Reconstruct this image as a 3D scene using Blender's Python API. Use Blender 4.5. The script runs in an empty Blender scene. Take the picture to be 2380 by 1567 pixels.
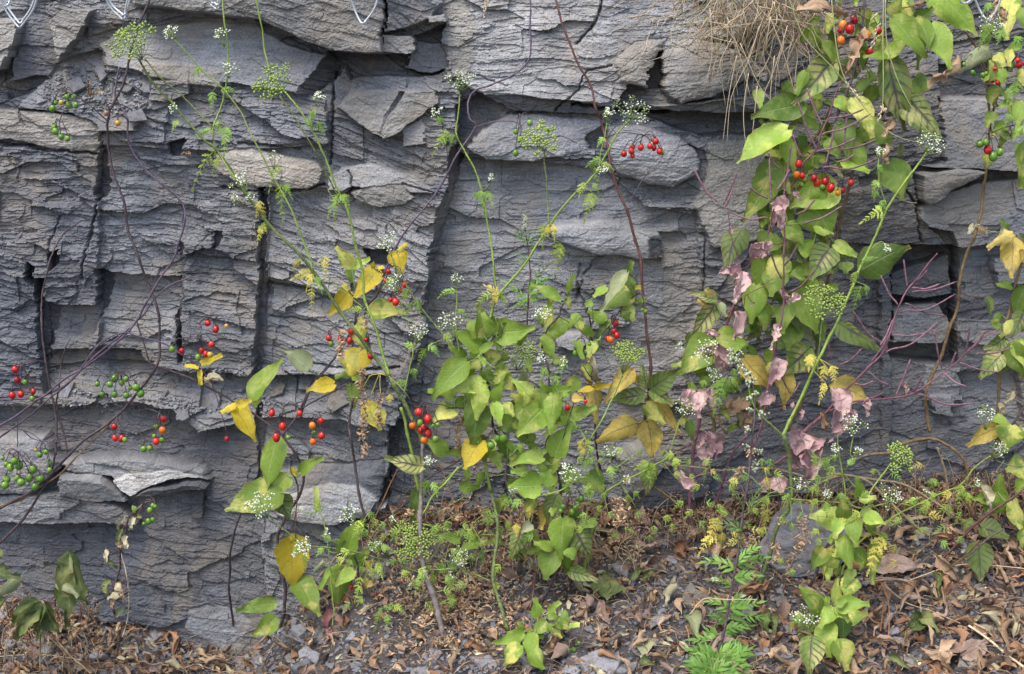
import bpy, math, random
import numpy as np
from mathutils import Vector, Matrix, noise as mnoise
R = math.radians
random.seed(7)
scene = bpy.context.scene
COL = scene.collection

# ------------------------------------------------------------------ camera
CAM = Vector((0.0, -2.2, 0.3))
TILT = math.atan2(0.3, 2.2)
FPX = 1190 / math.tan(R(20.55))           # focal length in units of a 2380 px wide picture
cd = bpy.data.cameras.new('camera'); cam = bpy.data.objects.new('camera', cd); COL.objects.link(cam)
cam.location = CAM; cam.rotation_euler = (R(90) - TILT, 0, 0)
cd.sensor_width = 36; cd.lens = 36 * FPX / 2380; cd.clip_end = 200; cd.clip_start = 0.02
scene.camera = cam
FW = Vector((0, math.cos(TILT), -math.sin(TILT))); UP = Vector((0, math.sin(TILT), math.cos(TILT)))

# ------------------------------------------------------------------ light
SUN_EL, SUN_AZ = R(62), R(-38)            # high, from the left, behind the photographer
w = bpy.data.worlds.new('World'); scene.world = w; w.use_nodes = True
nt = w.node_tree; bg = nt.nodes['Background']
sky = nt.nodes.new('ShaderNodeTexSky'); sky.sky_type = 'NISHITA'; sky.sun_disc = False
sky.sun_elevation = SUN_EL; sky.sun_rotation = R(180) - SUN_AZ
sky.air_density = 1.0; sky.dust_density = 3.0; sky.ozone_density = 1.0
nt.links.new(sky.outputs[0], bg.inputs[0]); bg.inputs[1].default_value = 0.15
sd = bpy.data.lights.new('sun', 'SUN'); sd.energy = 1.4; sd.angle = R(38); sd.color = (1, 0.95, 0.87)
sun = bpy.data.objects.new('sun', sd); COL.objects.link(sun)
sdir = Vector((math.sin(SUN_AZ) * math.cos(SUN_EL), -math.cos(SUN_AZ) * math.cos(SUN_EL), math.sin(SUN_EL)))
sun.rotation_euler = sdir.to_track_quat('Z', 'Y').to_euler()
scene.view_settings.view_transform = 'Standard'; scene.view_settings.look = 'None'
scene.view_settings.exposure = 1.0; scene.view_settings.gamma = 1

# ------------------------------------------------------------------ helpers: places
def ray(px, py):
    return FW + Vector((1, 0, 0)) * ((px - 1190) / FPX) - UP * ((py - 783.5) / FPX)
def P(px, py, d):
    'point seen at (px,py) of the 2380x1567 picture, d metres in front of the wall plane'
    r = ray(px, py); t = (2.2 - d) / r.y
    return CAM + r * t
MPP = 0.7e-3
def contact(px):
    'picture height of the line where bank meets rock'
    px = np.asarray(px, float)
    return np.interp(px, [-2000, 0, 250, 560, 640, 860, 1100, 1800, 2400, 4400], [1400, 1400, 1440, 1500, 1430, 1205, 1195, 1185, 1120, 1100])
def zb(x):
    px = 1190 + np.asarray(x, float) / 2.2 * FPX * 0.99
    a = TILT + np.arctan((contact(px) - 783.5) / FPX)
    return 0.3 - 2.2 * np.tan(a)
def ground_z(x, d):
    d = np.asarray(d, float)
    s = np.where(d < 0.9, 0.45 * d, 0.405 + (1 - np.exp(-(d - 0.9) / 0.5)) * 0.225 * 0.4)
    return zb(x) * np.clip(1 - (d - 0.9) / 3, 0, 1) + (-0.45) * (1 - np.clip(1 - (d - 0.9) / 3, 0, 1)) - s
def ground_d(px, py):
    lo, hi = -0.1, 1.2
    for _ in range(30):
        m = (lo + hi) / 2; p = P(px, py, m)
        if p.z > float(ground_z(p.x, m)): hi = m
        else: lo = m
    return (lo + hi) / 2
def T(c, r, x, y):
    return (595 * c + x * 0.3337, (0, 523, 1044)[r] + y * 0.3337)

# ------------------------------------------------------------------ numpy noise
_rng = np.random.RandomState(11)
_tab = _rng.rand(65536)
def hsh(i, j=0, k=0):
    i = np.asarray(i).astype(np.int64); j = np.asarray(j).astype(np.int64)
    n = (i * 73856093) ^ (j * 19349663) ^ (k * 83492791)
    n = (n ^ (n >> 13)) * 1274126177
    return _tab[(n ^ (n >> 16)) & 65535]
def vn(x, y, k=0):
    xi = np.floor(x); yi = np.floor(y); fx = x - xi; fy = y - yi
    fx = fx * fx * (3 - 2 * fx); fy = fy * fy * (3 - 2 * fy)
    a = hsh(xi, yi, k); b = hsh(xi + 1, yi, k); c = hsh(xi, yi + 1, k); d = hsh(xi + 1, yi + 1, k)
    return (a * (1 - fx) + b * fx) * (1 - fy) + (c * (1 - fx) + d * fx) * fy * 1.0
def fb(x, y, k=0, o=4):
    s = 0; a = 1; t = 0
    for i in range(o):
        s = s + a * (vn(x, y, k + i) - 0.5); t += a * 0.5; a *= 0.5; x = x * 2.03 + 7; y = y * 2.03 + 3
    return s / t

# ------------------------------------------------------------------ materials
def mat(name, build=None, rough=0.7, color=(0.5, 0.5, 0.5), spec=0.3):
    m = bpy.data.materials.new(name); m.use_nodes = True
    b = m.node_tree.nodes['Principled BSDF']
    b.inputs['Roughness'].default_value = rough; b.inputs['Base Color'].default_value = (*color, 1)
    b.inputs['Specular IOR Level'].default_value = spec
    if build: build(m, m.node_tree, b)
    return m
class N:
    'tiny node helper'
    def __init__(s, nt): s.t = nt
    def new(s, typ, **kw):
        n = s.t.nodes.new(typ)
        for k, v in kw.items(): setattr(n, k, v)
        return n
    def link(s, a, b): s.t.links.new(a, b)
    def inp(s, sock, v):
        if isinstance(v, bpy.types.NodeSocket): s.link(v, sock)
        elif isinstance(v, (tuple, list)) and len(v) == 3 and sock.type == 'RGBA': sock.default_value = (*v, 1)
        else: sock.default_value = v
    def math(s, op, a, b=0.0, c=0.0, clamp=False):
        n = s.new('ShaderNodeMath', operation=op, use_clamp=clamp)
        s.inp(n.inputs[0], a); s.inp(n.inputs[1], b); s.inp(n.inputs[2], c); return n.outputs[0]
    def noise(s, vec, scale, detail=4, rough=0.55, dist=0.0):
        n = s.new('ShaderNodeTexNoise'); s.link(vec, n.inputs['Vector'])
        n.inputs['Scale'].default_value = scale; n.inputs['Detail'].default_value = detail
        n.inputs['Roughness'].default_value = rough; n.inputs['Distortion'].default_value = dist; return n.outputs[0]
    def ramp(s, f, a, b):
        n = s.new('ShaderNodeMapRange'); n.interpolation_type = 'SMOOTHSTEP'
        s.inp(n.inputs[0], f); n.inputs[1].default_value = a; n.inputs[2].default_value = b; return n.outputs[0]
    def mix(s, f, a, b, mode='MIX'):
        n = s.new('ShaderNodeMix', data_type='RGBA', blend_type=mode)
        s.inp(n.inputs[0], f); s.inp(n.inputs[6], a); s.inp(n.inputs[7], b); return n.outputs[2]
    def bump(s, h, strength, dist, bs):
        n = s.new('ShaderNodeBump'); n.inputs['Strength'].default_value = strength; n.inputs['Distance'].default_value = dist
        s.link(h, n.inputs['Height']); s.link(n.outputs[0], bs.inputs['Normal'])
    def coord(s, which='Object'):
        return s.new('ShaderNodeTexCoord').outputs[which]
    def mapping(s, vec, scale, rot=(0, 0, 0)):
        n = s.new('ShaderNodeMapping'); s.link(vec, n.inputs[0]); n.inputs['Scale'].default_value = scale
        n.inputs['Rotation'].default_value = rot; return n.outputs[0]

def rock_build(m, t, b):
    n = N(t); co = n.coord('Object')
    at = n.new('ShaderNodeAttribute', attribute_name='tint')
    streak = n.noise(n.mapping(co, (14, 14, 120), (0, R(3), 0)), 1.0, 6, 0.65, 0.4)
    grit = n.noise(co, 420, 3, 0.7)
    blot = n.noise(co, 9, 5, 0.6)
    f1 = n.ramp(streak, 0.3, 0.72); f2 = n.ramp(grit, 0.3, 0.72); f3 = n.ramp(blot, 0.35, 0.68)
    v = n.math('MULTIPLY_ADD', f1, 0.36, 0.78)
    v = n.math('MULTIPLY', v, n.math('MULTIPLY_ADD', f2, 0.6, 0.70))
    v = n.math('MULTIPLY', v, n.math('MULTIPLY_ADD', f3, 0.28, 0.86))
    col = n.mix(1.0, at.outputs['Color'], n.new('ShaderNodeCombineColor').outputs[0], 'MULTIPLY')
    cc = col.node.inputs[7].links[0].from_node
    for i in range(3): n.link(v, cc.inputs[i])
    # rusty and dusty stains
    st = n.ramp(n.noise(co, 6.3, 5, 0.68, 0.8), 0.47, 0.64)
    col = n.mix(n.ramp(n.noise(co, 3.1, 4, 0.6), 0.42, 0.62), col, n.mix(1.0, col, (0.80, 0.835, 0.90), 'MULTIPLY'))
    col = n.mix(n.math('MULTIPLY', st, 0.42), col, (0.31, 0.262, 0.20))
    pale = n.ramp(n.noise(co, 30, 5, 0.75), 0.60, 0.75)
    col = n.mix(n.math('MULTIPLY', pale, 0.35), col, (0.36, 0.35, 0.34))
    n.link(col, b.inputs['Base Color'])
    n.link(n.math('MULTIPLY_ADD', f2, 0.25, 0.55), b.inputs['Roughness'])
    h = n.math('ADD', n.math('MULTIPLY', streak, 1.2), n.math('MULTIPLY', grit, 0.45))
    n.bump(h, 0.5, 0.0025, b)
name_is_chip = [0]
def simple(colA, colB, sc=60, rough=0.7, spec=0.3, bump=0.3, rnd=0.25, stretch=(1, 1, 1)):
    def f(m, t, b):
        n = N(t); co = n.mapping(n.coord('Object'), stretch)
        oi = n.new('ShaderNodeObjectInfo').outputs['Random']
        nz = n.noise(co, sc, 5, 0.65)
        col = n.mix(n.ramp(nz, 0.3, 0.7), colA, colB)
        if name_is_chip[0]: col = n.mix(n.ramp(n.noise(n.coord('Object'), 3.0 if name_is_chip[0] == 2 else 22, 5, .7), .45, .66), col, (0.135, 0.115, 0.10))
        k = n.math('MULTIPLY_ADD', oi, rnd * 2, 1 - rnd)
        cc = n.new('ShaderNodeCombineColor')
        for i in range(3): n.link(k, cc.inputs[i])
        n.link(n.mix(1.0, col, cc.outputs[0], 'MULTIPLY'), b.inputs['Base Color'])
        b.inputs['Roughness'].default_value = rough; b.inputs['Specular IOR Level'].default_value = spec
        if bump: n.bump(nz, bump, 0.001, b)
    return f
def leafmat(name, A, B, vein, patch=(0.45, 0.62), psc=28, vs=0.6, veinw=0.07, centre=0.0, spots=0.3, rough=0.5, trans=0.3, hal=0.0):
    'A ground colour, B colour of blotches, vein colour; centre pulls B towards the midrib; hal = dark band along veins'
    def f(m, t, b):
        n = N(t); co = n.coord('Object')
        uv = n.new('ShaderNodeUVMap', uv_map='uv').outputs[0]
        sp = n.new('ShaderNodeSeparateXYZ'); n.link(uv, sp.inputs[0])
        u = n.math('ABSOLUTE', n.math('MULTIPLY_ADD', sp.outputs[0], 2.0, -1.0)); v = sp.outputs[1]
        oi = n.new('ShaderNodeObjectInfo').outputs['Random']
        nz = n.noise(co, psc, 4, 0.6, 0.4)
        nz = n.math('SUBTRACT', nz, n.math('MULTIPLY', u, centre * 0.3))
        nz = n.math('ADD', nz, n.math('MULTIPLY_ADD', oi, 0.16, -0.08))
        col = n.mix(n.ramp(nz, *patch), A, B)
        fine = n.noise(co, 240, 3, 0.6)
        k = n.math('MULTIPLY_ADD', fine, 0.5, 0.75)
        k = n.math('MULTIPLY', k, n.math('MULTIPLY_ADD', oi, 0.5, 0.75))
        cc = n.new('ShaderNodeCombineColor')
        for i in range(3): n.link(k, cc.inputs[i])
        col = n.mix(1.0, col, cc.outputs[0], 'MULTIPLY')
        # veins: midrib and six side pairs that sweep towards the tip
        sv = n.math('PINGPONG', n.math('SUBTRACT', n.math('MULTIPLY', n.math('POWER', v, 0.85), 6.5), n.math('MULTIPLY', u, 1.5)), 0.5)
        side = n.ramp(sv, veinw * 1.3, 0.0)
        midr = n.ramp(u, veinw, veinw * 0.3)
        vv = n.math('MAXIMUM', n.math('MULTIPLY', side, 0.55), midr)
        if hal:
            hb = n.math('MAXIMUM', n.ramp(sv, 0.28, 0.02), n.ramp(u, 0.22, 0.02))
            hb = n.math('MULTIPLY', hb, n.ramp(n.noise(co, 40, 3), 0.35, 0.6))
            col = n.mix(n.math('MULTIPLY', hb, hal), col, (0.05, 0.04, 0.06))
        col = n.mix(n.math('MULTIPLY', vv, vs), col, vein)
        if spots:
            s2 = n.ramp(n.noise(co, 150, 2, 0.5), 0.70, 0.74)
            col = n.mix(n.math('MULTIPLY', s2, spots), col, (0.07, 0.055, 0.03))
            s3 = n.ramp(n.noise(co, 95, 2, 0.5), 0.73, 0.76)
            col = n.mix(n.math('MULTIPLY', s3, spots * 0.8), col, (0.42, 0.42, 0.30))
        ed = n.math('MULTIPLY', n.ramp(n.math('MAXIMUM', u, n.math('MULTIPLY', v, 0.96)), 0.62, 1.0), n.ramp(n.noise(co, 70, 3, 0.6), 0.45, 0.62))
        col = n.mix(n.math('MULTIPLY', ed, spots), col, (0.22, 0.13, 0.055))
        n.link(col, b.inputs['Base Color']); b.inputs['Roughness'].default_value = rough
        b.inputs['Specular IOR Level'].default_value = 0.35
        n.bump(n.math('ADD', n.math('MULTIPLY', vv, -0.8), fine), 0.5, 0.0012, b)
        if trans:
            tr = n.new('ShaderNodeBsdfTranslucent'); n.link(col, tr.inputs[0])
            mx = n.new('ShaderNodeMixShader'); mx.inputs[0].default_value = trans
            n.link(b.outputs[0], mx.inputs[1]); n.link(tr.outputs[0], mx.inputs[2])
            n.link(mx.outputs[0], t.nodes['Material Output'].inputs[0])
    return mat(name, f)
M = {}
M['rock'] = mat('slate_rock', rock_build)
LV = {}
LV['g'] = leafmat('leaf_green', (0.26, 0.41, 0.05), (0.50, 0.58, 0.14), (0.40, 0.47, 0.20), (0.46, 0.66), 30, 0.45, spots=0.4)
LV['d'] = leafmat('leaf_dark_green', (0.13, 0.225, 0.035), (0.27, 0.37, 0.075), (0.30, 0.36, 0.16), (0.45, 0.65), 34, 0.45, spots=0.5)
LV['m'] = leafmat('leaf_mottled', (0.22, 0.34, 0.050), (0.60, 0.59, 0.15), (0.40, 0.44, 0.20), (0.40, 0.54), 38, 0.4, centre=0.4, spots=0.6)
LV['k'] = leafmat('leaf_purple_veined', (0.18, 0.26, 0.055), (0.42, 0.42, 0.15), (0.07, 0.05, 0.08), (0.45, 0.62), 42, 0.7, centre=0.2, spots=0.5, hal=0.75)
LV['y'] = leafmat('leaf_yellow', (0.78, 0.61, 0.05), (0.58, 0.58, 0.15), (0.42, 0.33, 0.06), (0.48, 0.66), 30, 0.4, spots=0.5, trans=0.35)
LV['o'] = leafmat('leaf_ochre', (0.68, 0.52, 0.12), (0.46, 0.38, 0.12), (0.24, 0.15, 0.05), (0.48, 0.66), 26, 0.6, spots=0.7)
LV['v'] = leafmat('leaf_pale_underside', (0.28, 0.34, 0.17), (0.38, 0.40, 0.22), (0.46, 0.46, 0.30), (0.4, 0.6), 30, 0.6, spots=0.3)
LV['p'] = leafmat('leaf_dry_pink', (0.53, 0.33, 0.335), (0.63, 0.45, 0.42), (0.32, 0.15, 0.16), (0.4, 0.62), 45, 0.5, spots=0.15, rough=0.8, trans=0.15)
LV['b'] = leafmat('leaf_dry_brown', (0.37, 0.24, 0.15), (0.52, 0.38, 0.25), (0.22, 0.12, 0.06), (0.4, 0.65), 40, 0.5, spots=0.3, rough=0.8, trans=0.12)
LV['h'] = leafmat('leaf_wilted', (0.115, 0.165, 0.05), (0.25, 0.27, 0.10), (0.34, 0.36, 0.17), (0.42, 0.65), 30, 0.5, spots=0.3, rough=0.65)
LV['l'] = leafmat('leaf_brown_purple', (0.26, 0.175, 0.135), (0.36, 0.265, 0.21), (0.13, 0.08, 0.06), (0.4, 0.65), 40, 0.5, spots=0.3, rough=0.8, trans=0.05)
LV['c'] = leafmat('leaf_dry_cream', (0.50, 0.44, 0.27), (0.60, 0.55, 0.38), (0.40, 0.32, 0.18), (0.4, 0.65), 40, 0.4, spots=0.2, rough=0.8, trans=0.15)
LV['s'] = leafmat('leaf_seedling_red', (0.38, 0.10, 0.13), (0.28, 0.20, 0.13), (0.45, 0.25, 0.22), (0.4, 0.65), 40, 0.4, spots=0.2)
M['vine'] = mat('vine_bark', simple((0.045, 0.028, 0.034), (0.115, 0.085, 0.085), 160, 0.5, 0.4, 0.4, 0.15))
M['vine_purple'] = mat('vine_purple', simple((0.07, 0.045, 0.075), (0.145, 0.105, 0.15), 120, 0.5, 0.4, 0.3, 0.1))
M['vine_brown'] = mat('vine_brown', simple((0.12, 0.075, 0.035), (0.26, 0.18, 0.09), 120, 0.7, 0.3, 0.5, 0.1))
M['vine_red'] = mat('stem_reddish', simple((0.085, 0.035, 0.033), (0.17, 0.075, 0.06), 120, 0.5, 0.4, 0.3, 0.1))
M['magenta'] = mat('stem_magenta', simple((0.16, 0.055, 0.085), (0.28, 0.13, 0.16), 120, 0.55, 0.3, 0.3, 0.1))
M['rust'] = mat('stem_rust', simple((0.24, 0.10, 0.045), (0.34, 0.17, 0.09), 120, 0.6, 0.3, 0.3, 0.1))
M['pod'] = mat('pod_purple', simple((0.15, 0.065, 0.105), (0.30, 0.17, 0.19), 200, 0.6, 0.3, 0.3, 0.2))
M['stem_green'] = mat('stem_green', simple((0.16, 0.27, 0.035), (0.30, 0.38, 0.08), 140, 0.5, 0.4, 0.3, 0.1))
M['stem_olive'] = mat('stem_olive', simple((0.08, 0.12, 0.04), (0.22, 0.27, 0.09), 240, 0.6, 0.3, 0.5, 0.1))
M['stem_grey'] = mat('stem_greyviolet', simple((0.15, 0.115, 0.12), (0.27, 0.235, 0.21), 120, 0.6, 0.3, 0.3, 0.1))
M['feather'] = mat('feather_leaf_green', simple((0.12, 0.25, 0.035), (0.26, 0.38, 0.07), 60, 0.55, 0.3, 0, 0.25))
M['feather_yg'] = mat('feather_leaf_lime', simple((0.21, 0.32, 0.045), (0.38, 0.44, 0.07), 60, 0.55, 0.3, 0, 0.15))
M['feather_y'] = mat('feather_leaf_yellow', simple((0.40, 0.38, 0.06), (0.56, 0.46, 0.09), 60, 0.55, 0.3, 0, 0.15))
M['mugwort'] = mat('mugwort_leaf', simple((0.095, 0.22, 0.030), (0.18, 0.32, 0.06), 60, 0.5, 0.3, 0, 0.25))
M['mugwort_blue'] = mat('mugwort_leaf_dark', simple((0.055, 0.13, 0.05), (0.13, 0.22, 0.09), 60, 0.5, 0.3, 0, 0.2))
M['bud'] = mat('mugwort_bud', simple((0.38, 0.42, 0.26), (0.58, 0.60, 0.44), 300, 0.7, 0.2, 0, 0.1))
M['fruit'] = mat('umbel_fruit', simple((0.20, 0.31, 0.05), (0.38, 0.45, 0.12), 300, 0.5, 0.3, 0, 0.1))
M['petal'] = mat('petal_white', simple((0.52, 0.55, 0.47), (0.74, 0.75, 0.68), 300, 0.6, 0.2, 0, 0.05))
M['pedicel'] = mat('pedicel', simple((0.17, 0.26, 0.09), (0.32, 0.40, 0.18), 300, 0.6, 0.2, 0, 0.1))
def berry(A, B):
    def f(m, t, b):
        n = N(t); co = n.coord('Object')
        oi = n.new('ShaderNodeObjectInfo').outputs['Random']
        col = n.mix(n.ramp(n.math('ADD', n.noise(co, 1.3, 3), n.math('MULTIPLY_ADD', oi, .4, -.2)), 0.35, 0.65), A, B)
        n.link(col, b.inputs['Base Color']); b.inputs['Roughness'].default_value = 0.27
        b.inputs['Specular IOR Level'].default_value = 0.55; b.inputs['Subsurface Weight'].default_value = 0.15
        b.inputs['Subsurface Radius'].default_value = (0.004, 0.002, 0.001); b.inputs['Subsurface Scale'].default_value = 0.5
    return f
BM = {'r': mat('berry_red', berry((0.42, 0.008, 0.012), (0.66, 0.03, 0.015))),
      'G': mat('berry_green', berry((0.10, 0.23, 0.02), (0.17, 0.32, 0.035))),
      'o': mat('berry_orange', berry((0.78, 0.15, 0.008), (0.75, 0.26, 0.02))),
      'y': mat('berry_yellow', berry((0.60, 0.32, 0.04), (0.48, 0.36, 0.05))),
      'b': mat('berry_shrivelled', berry((0.22, 0.10, 0.05), (0.32, 0.18, 0.09)))}
M['calyx'] = mat('calyx', rough=0.6, color=(0.05, 0.045, 0.04))
M['straw'] = mat('straw', simple((0.48, 0.38, 0.24), (0.68, 0.56, 0.38), 80, 0.7, 0.25, 0.2, 0.15))
M['straw2'] = mat('straw_dark', simple((0.32, 0.235, 0.155), (0.52, 0.42, 0.29), 80, 0.7, 0.25, 0.2, 0.15))
M['straw_green'] = mat('straw_green', simple((0.34, 0.37, 0.12), (0.48, 0.46, 0.24), 80, 0.7, 0.25, 0.2, 0.1))
M['twig'] = mat('twig', simple((0.22, 0.155, 0.10), (0.38, 0.29, 0.20), 110, 0.8, 0.2, 0.6, 0.2))
M['crumb'] = mat('dry_flower_crumbs', simple((0.36, 0.22, 0.12), (0.58, 0.42, 0.26), 120, 0.85, 0.15, 0, 0.2))
M['husk'] = mat('seed_husk', simple((0.50, 0.52, 0.32), (0.68, 0.68, 0.48), 80, 0.7, 0.2, 0, 0.15))
M['wire'] = mat('galvanised_wire', simple((0.50, 0.53, 0.56), (0.62, 0.65, 0.68), 90, 0.4, 0.6, 0, 0.0))
M['wire'].node_tree.nodes['Principled BSDF'].inputs['Metallic'].default_value = 0.35
name_is_chip[0] = 2
M['chip'] = mat('slate_chip', simple((0.13, 0.138, 0.162), (0.27, 0.275, 0.30), 70, 0.6, 0.4, 0.5, 0.35, (1, 1, 3)))
M['chip_b'] = mat('slate_chip_brown', simple((0.17, 0.16, 0.145), (0.28, 0.265, 0.235), 70, 0.6, 0.4, 0.5, 0.3, (1, 1, 3)))
name_is_chip[0] = 0
def soil(m, t, b):
    n = N(t); co = n.coord('Object')
    a = n.noise(co, 40, 6, 0.7); c = n.noise(co, 300, 4, 0.7)
    col = n.mix(n.ramp(a, 0.35, 0.65), (0.05, 0.045, 0.045), (0.13, 0.115, 0.115))
    col = n.mix(n.ramp(c, 0.5, 0.75), col, (0.17, 0.15, 0.145))
    n.link(col, b.inputs['Base Color']); b.inputs['Roughness'].default_value = 0.9
    n.bump(n.math('ADD', a, c), 1.0, 0.006, b)
M['soil'] = mat('soil', soil)

# ------------------------------------------------------------------ mesh builder
class MB:
    def __init__(s): s.v = []; s.f = []; s.m = []; s.uv = []
    def add(s, vs, fs, mi=0, uvs=None):
        o = len(s.v); s.v += [tuple(p) for p in vs]
        s.uv += uvs if uvs else [(0.5, 0.5)] * len(vs)
        for f in fs: s.f.append(tuple(i + o for i in f)); s.m.append(mi)
    def tube(s, pts, rad, n=6, mi=0, cap=True):
        pts = [Vector(p) for p in pts]; k = len(pts)
        if k < 2: return
        if not hasattr(rad, '__len__'): rad = [rad] * k
        vs = []; prev = None
        for i, p in enumerate(pts):
            t = (pts[min(i + 1, k - 1)] - pts[max(i - 1, 0)])
            if t.length < 1e-9: t = Vector((0, 0, 1))
            t.normalize()
            if prev is None: a = t.orthogonal().normalized()
            else:
                a = prev - t * prev.dot(t)
                a = a.normalized() if a.length > 1e-6 else t.orthogonal().normalized()
            prev = a; b = t.cross(a)
            for j in range(n):
                q = 2 * math.pi * j / n
                vs.append(p + (a * math.cos(q) + b * math.sin(q)) * rad[i])
        fs = [(i * n + j, i * n + (j + 1) % n, (i + 1) * n + (j + 1) % n, (i + 1) * n + j) for i in range(k - 1) for j in range(n)]
        if cap: fs += [tuple(range(n))[::-1], tuple((k - 1) * n + j for j in range(n))]
        s.add(vs, fs, mi)
    def blob(s, c, r, mi=0, ax=None, n=5, m=3, squash=1.0):
        'small ellipsoid, long along ax'
        ax = (ax or Vector((0, 0, 1))).normalized(); a = ax.orthogonal().normalized(); b = ax.cross(a); c = Vector(c)
        vs = [c - ax * r * squash]
        for i in range(1, m + 1):
            th = math.pi * i / (m + 1)
            for j in range(n):
                q = 2 * math.pi * (j + i * 0.5) / n
                vs.append(c - ax * math.cos(th) * r * squash + (a * math.cos(q) + b * math.sin(q)) * math.sin(th) * r)
        vs.append(c + ax * r * squash)
        fs = [(0, 1 + (j + 1) % n, 1 + j) for j in range(n)]
        for i in range(m - 1):
            for j in range(n):
                fs.append((1 + i * n + j, 1 + i * n + (j + 1) % n, 1 + (i + 1) * n + (j + 1) % n, 1 + (i + 1) * n + j))
        L = len(vs) - 1
        fs += [(L, 1 + (m - 1) * n + j, 1 + (m - 1) * n + (j + 1) % n) for j in range(n)]
        s.add(vs, fs, mi)
    def mesh(s, name, mats, origin=Vector((0, 0, 0)), smooth=False):
        me = bpy.data.meshes.new(name)
        o = origin
        me.from_pydata([(v[0] - o.x, v[1] - o.y, v[2] - o.z) for v in s.v], [], s.f)
        for x in mats: me.materials.append(x)
        me.polygons.foreach_set('material_index', s.m)
        u = me.uv_layers.new(name='uv'); li = np.empty(len(me.loops), np.int32); me.loops.foreach_get('vertex_index', li)
        u.data.foreach_set('uv', np.array(s.uv, np.float32)[li].ravel())
        if smooth: me.polygons.foreach_set('use_smooth', [True] * len(s.f))
        me.update(); return me
    def build(s, name, mats, parent=None, origin=None, smooth=True):
        org = origin if origin is not None else (Vector(ORG[parent.name]) if parent else Vector((0, 0, 0)))
        if not isinstance(mats, (list, tuple)): mats = [mats]
        ob = bpy.data.objects.new(name, s.mesh(name, mats, org, smooth))
        COL.objects.link(ob)
        if parent: ob.parent = parent
        elif origin is not None: ob.location = origin
        return ob
ORG = {}
def tag(o, label=None, cat=None, group=None, kind=None):
    if label: o['label'] = label
    if cat: o['category'] = cat
    if group: o['group'] = group
    if kind: o['kind'] = kind
    return o
def thing(name, label, cat, loc, group=None):
    o = bpy.data.objects.new(name, None); o.empty_display_size = 0.02; COL.objects.link(o); o.location = loc
    ORG[o.name] = Vector(loc)
    return tag(o, label, cat, group)
def smooth_pts(pts, sub=4):
    'Catmull-Rom'
    if len(pts) < 3: sub = max(sub, 3)
    out = []; n = len(pts)
    for i in range(n - 1):
        p0 = pts[max(i - 1, 0)]; p1 = pts[i]; p2 = pts[i + 1]; p3 = pts[min(i + 2, n - 1)]
        for k in range(sub):
            t = k / sub
            out.append(0.5 * ((2 * p1) + (p2 - p0) * t + (2 * p0 - 5 * p1 + 4 * p2 - p3) * t * t + (3 * p1 - p0 - 3 * p2 + p3) * t ** 3))
    out.append(pts[-1]); return out

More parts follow.
